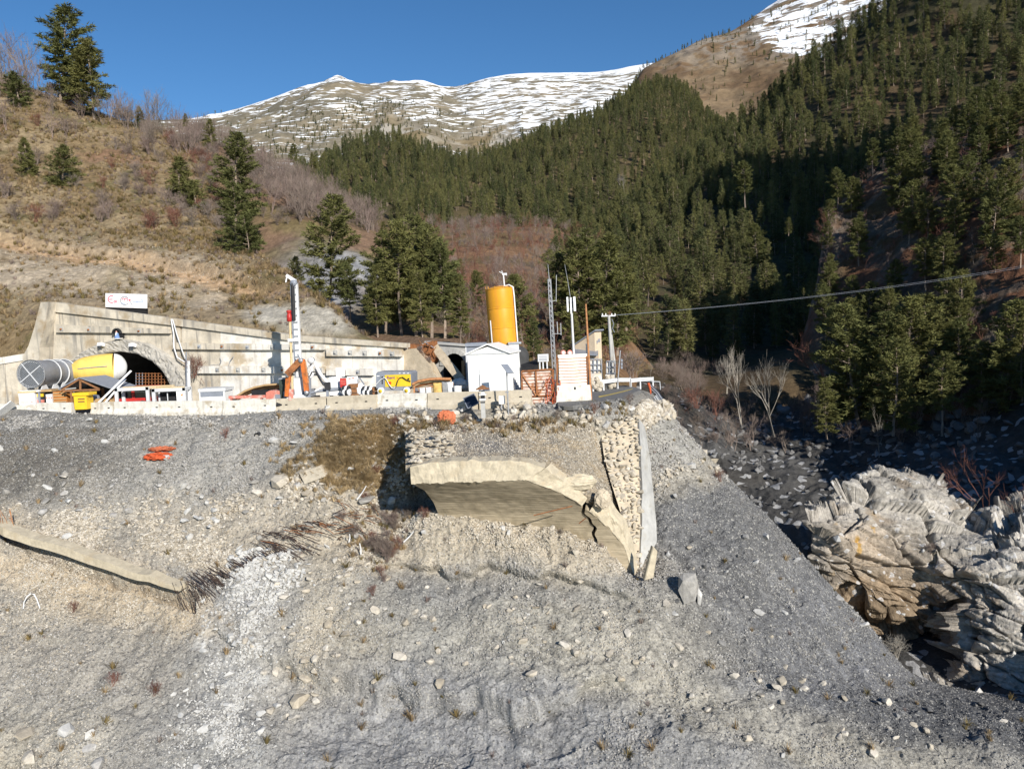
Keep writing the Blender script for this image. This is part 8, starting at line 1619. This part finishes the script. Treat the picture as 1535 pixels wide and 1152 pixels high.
# ---------------- slabs and single rocks on the slope
def slab_block(name, label, quad, d, th, m, cat='slab', bk=(0.1, .5, .1)):
    q = [P(x, y, dd) for (x, y), dd in zip(quad, d)]; mb = MB(); mb.add(q + [p + Vector(bk).normalized() * th for p in q], HX); o = tag(mb.build(name, m, None, (q[0] + q[2]) / 2), label, cat); bv = o.modifiers.new('bevel', 'BEVEL'); bv.width = .04; return o
slab_block('concrete_slab', 'tilted beige concrete slab lying on the slope below the hanging grass', [(447, 708), (479, 698.5), (488, 714), (456, 726)], [47.0, 47.0, 46.3, 46.3], .9, MATS['barrier_beige'])
slab_block('concrete_sliver', 'pale narrow slab sliver standing below the foot of the grey wing slab', [(966, 870), (979, 818), (986, 826), (980, 866)], [slope.at(970, 870).y - .05] * 4, .3, MATS['cut_edge'], 'slab', (-.2, .8, .0))
def big_rock(px_, py_, s_, k, label, name='boulder', sc=(1, .9, .8), rz=None, land=slope, sink=.25):
    c = land.at(px_, py_); o = bpy.data.objects.new(name, random.choice(RK[k])); COL.objects.link(o); o.location = c + Vector((0, 0, s_ * sc[2] * sink)); o.scale = (s_ * sc[0], s_ * sc[1], s_ * sc[2]); o.rotation_euler = (random.uniform(-.3, .3), random.uniform(-.3, .3), random.uniform(0, 6.28) if rz is None else rz); tag(o, label, 'rock'); return o
big_rock(1034, 898, 1.15, 'rock_grey', 'big dark rock slab standing upright right of the grey wing slab and casting a shadow', 'rock_slab', (.62, .45, 1.25), .3, sink=.5)
big_rock(1050, 905, .6, 'rock_white', 'white rock block leaning on the right of the upright dark slab', 'rock_slab', (.35, .5, 1.3), .3, sink=.5)
for a in [(420, 724, .95, 'rock_beige', 'large rounded beige boulder left of the tilted concrete slab'), (462, 738, .5, 'rock_beige', 'beige boulder just below the tilted concrete slab'), (386, 738, .5, 'rock_beige', 'ochre boulder left of the large rounded one'), (97, 714, .45, 'rock_beige', 'reddish beige boulder under the dark gravel on the left'), (82, 676, .32, 'rock_white', 'pale flat stone on the dark gravel at the left edge of the slope'), (548, 750, .75, 'rock_grey', 'grey slab like boulder at the edge of the arch shadow'),
          (448, 1050, .62, 'rock_beige', 'brown split boulder at the lower edge of the white gravel band'), (440, 1075, .34, 'rock_beige', 'pale rock just below the brown split boulder'), (600, 985, .5, 'rock_beige', 'pale boulder on the soil ledge at the bottom centre'), (645, 990, .28, 'rock_beige', 'smaller stone right of the pale boulder on the soil ledge'), (1000, 905, .4, 'rock_beige', 'beige rock left below the upright dark slab'), (1012, 918, .3, 'rock_white', 'white rock beside the beige rock below the upright slab'),
          (100, 1098, .62, 'rock_white', 'large white boulder near the bottom left corner'), (134, 1100, .38, 'rock_white', 'white boulder touching the right side of the large white one'), (135, 1122, .5, 'rock_grey', 'flat grey white rock below the two white boulders'), (40, 1100, .7, 'rock_beige', 'yellowish boulder at the bottom left corner'), (145, 1148, .55, 'rock_grey', 'grey boulder cut by the bottom edge on the left'), (45, 1135, .5, 'rock_beige', 'low yellowish rock under the corner boulder'),
          (490, 935, .36, 'rock_beige', 'angular pale rock uppermost in the cluster right of the white gravel'), (518, 950, .42, 'rock_beige', 'largest angular pale rock of the cluster right of the white gravel'), (535, 932, .33, 'rock_beige', 'right angular pale rock of the cluster beside the white gravel'), (1298, 714, .5, 'rock_white', 'pale boulder perched on top of the outcrop', crag), (1322, 712, .36, 'rock_white', 'second pale boulder perched on top of the outcrop', crag),
          (1255, 808, .5, 'rock_white', 'pale rock ledge block on the left shoulder of the outcrop', crag), (850, 968, .3, 'rock_beige', 'tan boulder in the stone field below the arch'), (962, 985, .26, 'rock_beige', 'tan boulder in the stone field right of centre'), (1100, 1012, .3, 'rock_beige', 'cream boulder in the pale streak of the lower slope'), (1128, 1005, .25, 'rock_beige', 'second cream boulder beside the pale streak of the lower slope')]:
    land = a[5] if len(a) > 5 else slope; big_rock(a[0], a[1], a[2], a[3], a[4], land=land)
# countable stones of the slope, the largest as things
zones = [('rock_beige', 'beige stone on the slope below the arch', 'beige stones below the arch', [(850, 930, 190, 60), (700, 950, 180, 40), (780, 800, 170, 22)], 66), ('rock_beige', 'beige stone right of the white gravel band', 'beige stones right of the white gravel', [(480, 930, 70, 90), (530, 870, 50, 40), (430, 1000, 40, 60)], 46),
         ('rock_grey', 'grey stone on the slope above the fallen beam', 'grey stones above the fallen beam', [(280, 740, 190, 60), (180, 770, 120, 30)], 60), ('rock_white', 'white stone in the white gravel band', 'white stones of the gravel band', [(385, 900, 40, 70), (330, 1060, 60, 90)], 50), ('rock_dark', 'dark shale stone on the dark right part of the slope', 'dark shale stones', [(1150, 900, 110, 150), (1400, 1080, 150, 40)], 40),
         ('rock_beige', 'cream stone in the pale lower right streak', 'cream stones of the lower streak', [(1080, 1030, 200, 28), (1300, 1105, 120, 22)], 34)]
for zi, (k, lb, grp, bl, n) in enumerate(zones):
    wgt = sum(np.exp(-(((slope.px - x) / rx) ** 2 + ((slope.py - y) / ry) ** 2)) for x, y, rx, ry in bl) * (slope.g[..., 1] < 52)
    p, nn, x_, y_ = slope.sample(n, wgt, 300 + zi)
    for i in range(n):
        s_ = random.choice([.17, .20, .23, .27, .33]) * random.uniform(.85, 1.15); o = bpy.data.objects.new('stone', random.choice(RK[k])); COL.objects.link(o); o.location = Vector(p[i]) + Vector((0, -.03, s_ * .2)); o.scale = (s_ * random.uniform(.9, 1.3), s_, s_ * random.uniform(.6, .95)); o.rotation_euler = (random.uniform(-.5, .5), random.uniform(-.5, .5), random.uniform(0, 6.28)); b0 = bl[0]; l2 = ('large ' if s_ > .26 else 'small ') + lb + ', ' + place_words(x_[i], y_[i], (b0[0] - b0[2], b0[1] - b0[3], b0[0] + b0[2], b0[1] + b0[3]), ''); tag(o, l2, 'stone', grp + ': ' + l2)
# loose rubble, uncountable
def rubble(name, src, n, wgt, lo, hi, label, seed, land=slope, pw=2.1):
    p, nn, x_, y_ = land.sample(n, wgt, seed); rg = np.random.default_rng(seed); s_ = lo * (1 - rg.random(n) * (1 - (lo / hi) ** pw)) ** (-1 / pw); S = np.stack([s_ * rg.uniform(.8, 1.35, n), s_ * rg.uniform(.7, 1.1, n), s_ * rg.uniform(.5, 1.0, n)], -1)
    ob = scatter(name, src, p + np.array([0, -.01, 0]) + np.stack([0 * s_, -.15 * s_, s_ * .28], -1), np.stack([rg.normal(0, .5, n), rg.normal(0, .5, n), rg.uniform(0, 6.28, n)], -1), S, rg.integers(0, 6, n)); ob['label'] = label; ob['category'] = 'rubble'
Wg = slope.g; vis = (1 - .9 * np.exp(-(((slope.px - 800) / 95) ** 2 + ((slope.py - 608) / 15) ** 2) ** 2)) * ((slope.py > 605) & (slope.py < 1190) & (slope.px > -30) & (slope.px < 1560) & (slope.g[..., 1] < 56)); pl_ = (Wg[..., 2] > -5.6) & (Wg[..., 1] > 49)
patch = .10 + sstep(-.1, .4, fbm(Wg / 2.2, 4, 210)) * 1.7
lum = slope.col.mean(-1); warm = slope.col[..., 0] - slope.col[..., 2]
wb_e = vis * patch * sstep(.06, .12, warm); wb_g = vis * patch * sstep(.10, .04, warm) * (lum > .2); wb_d = vis * (.4 + patch) * (lum < .23); wb_w = vis * (lum > .42) * (warm < .11) * 1.0
smooth_ = 1 - .75 * np.exp(-(((slope.px - 600) / 190) ** 2 + ((slope.py - 1095) / 60) ** 2)); far_w = (40 / Wg[..., 1]) ** 1.0
rubble('beige_rubble', 'rock_beige_source', 15000, wb_e * smooth_, .055, .5, 'loose beige rubble strewn over the slope', 401, pw=1.8); rubble('grey_rubble', 'rock_grey_source', 18000, wb_g * smooth_, .055, .5, 'loose grey rubble strewn over the slope', 402, pw=1.9)
rubble('shale_rubble', 'rock_dark_source', 24000, wb_d * smooth_, .045, .26, 'loose dark shale chips on the right and lower slope', 403); rubble('white_rubble', 'rock_white_source', 2300, vis * (np.exp(-(((slope.px - 385 + .32 * (slope.py - 900)) / 38) ** 2)) * sstep(815, 850, slope.py) * (.15 + sstep(-.1, .35, fbm(Wg / .9, 3, 211))) + .02 * np.exp(-(((slope.px - 285) / 26) ** 2 + ((slope.py - 775) / 26) ** 2)) + .0003), .075, .46, 'white gypsum chips in the gravel band and over the slope', 404)
fill.freeze(); rubble('fill_rubble', 'rock_beige_source', 4500, (fill.py > 625) * 1.0, .04, .2, 'loose stones in the earth fill on the arch', 405, fill)
wh_ = (hill.py < 470) * (hill.py > 335) * (.15 + np.clip(hill_bare, 0, 1)) * (hill.px > -30) * (hill.px < 520); rubble('hill_rubble', 'rock_beige_source', 5000, wh_, .05, .7, 'pale stones on the bare soil band of the left hillside', 408, hill)
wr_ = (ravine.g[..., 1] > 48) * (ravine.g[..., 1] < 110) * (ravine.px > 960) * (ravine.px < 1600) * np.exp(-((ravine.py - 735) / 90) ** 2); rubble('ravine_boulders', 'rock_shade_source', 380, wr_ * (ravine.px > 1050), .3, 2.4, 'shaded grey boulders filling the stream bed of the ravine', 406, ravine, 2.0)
wr_ = (crag.py > 985) * (crag.px > 1380) * 1.0 + .06 * (crag.px > 1180); rubble('crag_rubble', 'rock_white_source', 260, wr_, .10, .5, 'pale broken stones at the foot of the outcrop', 407, crag)
# ---------------- brush on the slope
GB = 'dry brush left of the arch'
for k in range(30): x = random.gauss(568, 30); y = random.gauss(800, 34); plant(SHRUB[random.choice([0, 1, 2, 3])], slope.at(x, y) - Vector((0, 0, .05)), random.uniform(.22, .5), 'bare_shrub', 'tangled dry brown brush on the slope left of the arch', 'shrub', GB)
for x, y, s_, lb in [(340, 655, .35, 'small brown bush on the grey slope under the barriers'), (820, 645, .3, 'straw bush on top of the earth fill, right'), (700, 632, .3, 'dry bush at the back of the earth fill, left'), (770, 634, .28, 'dry bush behind the middle of the earth fill'), (835, 628, .3, 'dry bush under the road edge'), (890, 618, .32, 'brown bush below the broken asphalt'), (945, 606, .35, 'straw coloured bush on the crumbling road end'), (590, 640, .4, 'brown bush at the top right of the hanging grass'),
                     (170, 1025, .35, 'low brown weed on the pale soil lower left'), (230, 1040, .35, 'dark brown weed right of the low one, lower left'), (110, 915, .3, 'brown weed below the fallen beam'), (560, 890, .3, 'rust brown weed at the foot of the brush'), (1345, 985, .6, 'pale dead bush in the hollow between slope and outcrop'), (1395, 830, .35, 'straw tuft growing on the outcrop'), (1080, 720, .4, 'brown bush just behind the ridge of the slope')]:
    ld = crag if x == 1395 else slope; plant(SHRUB[3] if 'brown' in lb else SHRUB[0], ld.at(x, y), s_, 'bare_shrub', lb, 'shrub')
o = [o for o in COL.objects if o.get('label') == 'pale dead bush in the hollow between slope and outcrop'][0]; o.data = twiggy('dead_bush', 91, 2.6, 14, 3, 'pale_twigs', .6, .03)
wt = vis * (np.exp(-(((slope.px - 640) / 50) ** 2 + ((slope.py - 640) / 12) ** 2)) + .6 * np.exp(-(((slope.px - 900) / 60) ** 2 + ((slope.py - 618) / 9) ** 2)) + .5 * np.exp(-(((slope.px - 565) / 40) ** 2 + ((slope.py - 810) / 40) ** 2)) + .012)
p, n_, x_, y_ = slope.sample(520, wt, 410); massb('weed_tufts', 'tussock_source', p, rgx.uniform(.35, .9, len(p)), 'scattered dry weed tufts on the rubble slope', 'weeds', 4, 19, .3)
p, n_, x_, y_ = fill.sample(150, np.exp(-((fill.py - 638) / 9) ** 2), 411); massb('weed_tufts', 'tussock_source', p, rgx.uniform(.5, 1.1, len(p)), 'dry grass tufts along the top of the earth fill', 'weeds', 4, 20, .3)
# ---------------- small things on the slope
c = slope.at(386, 650); mb = MB(); ax_ = Vector((-.2, -1, -.1)).normalized(); mb.lathe([(.20, -.5), (.22, -.45), (.20, -.4), (.22, -.3), (.20, -.2), (.22, -.1), (.20, 0), (.22, .1), (.16, .1), (.16, -.4)], c, 16, ax_); tag(mb.build('drain_pipe', MATS['black_rubber'], None, c), 'black corrugated pipe end sticking out of the grey slope', 'pipe')
mb = MB(); d = slope.at(48, 905).y - .1; mb.tube([P(x, y, d) for x, y in [(35, 912), (36, 902), (40, 894), (46, 889), (51, 890), (55, 897), (60, 911)]], .035, 6); tag(mb.build('hoop', MATS['sack_white'], None, P(35, 912, d)), 'thin white bent hoop standing in the pale soil on the left', 'hoop')
mb = MB(); mb.quadbar(slope.at(975, 640) + Vector((-1.2, -.2, .1)), slope.at(975, 640) + Vector((-1.2, -.2, .55)), .09, .09); tag(mb.build('marker_stake', MATS['timber'], None, slope.at(940, 620)), 'short wooden stake below the road edge', 'stake')
for k, (a, b) in enumerate([((800, 772), (858, 758)), ((868, 784), (878, 776))]): mb = MB(); mb.tube([P(*a, 40.1), P(*b, 40.0)], .03, 5); tag(mb.build('steel_rod', MATS['rust'], None, P(*a, 40.2)), ['rusty rod sticking out of the arch underside', 'short rusty rod beside the crack of the arch'][k], 'rod')
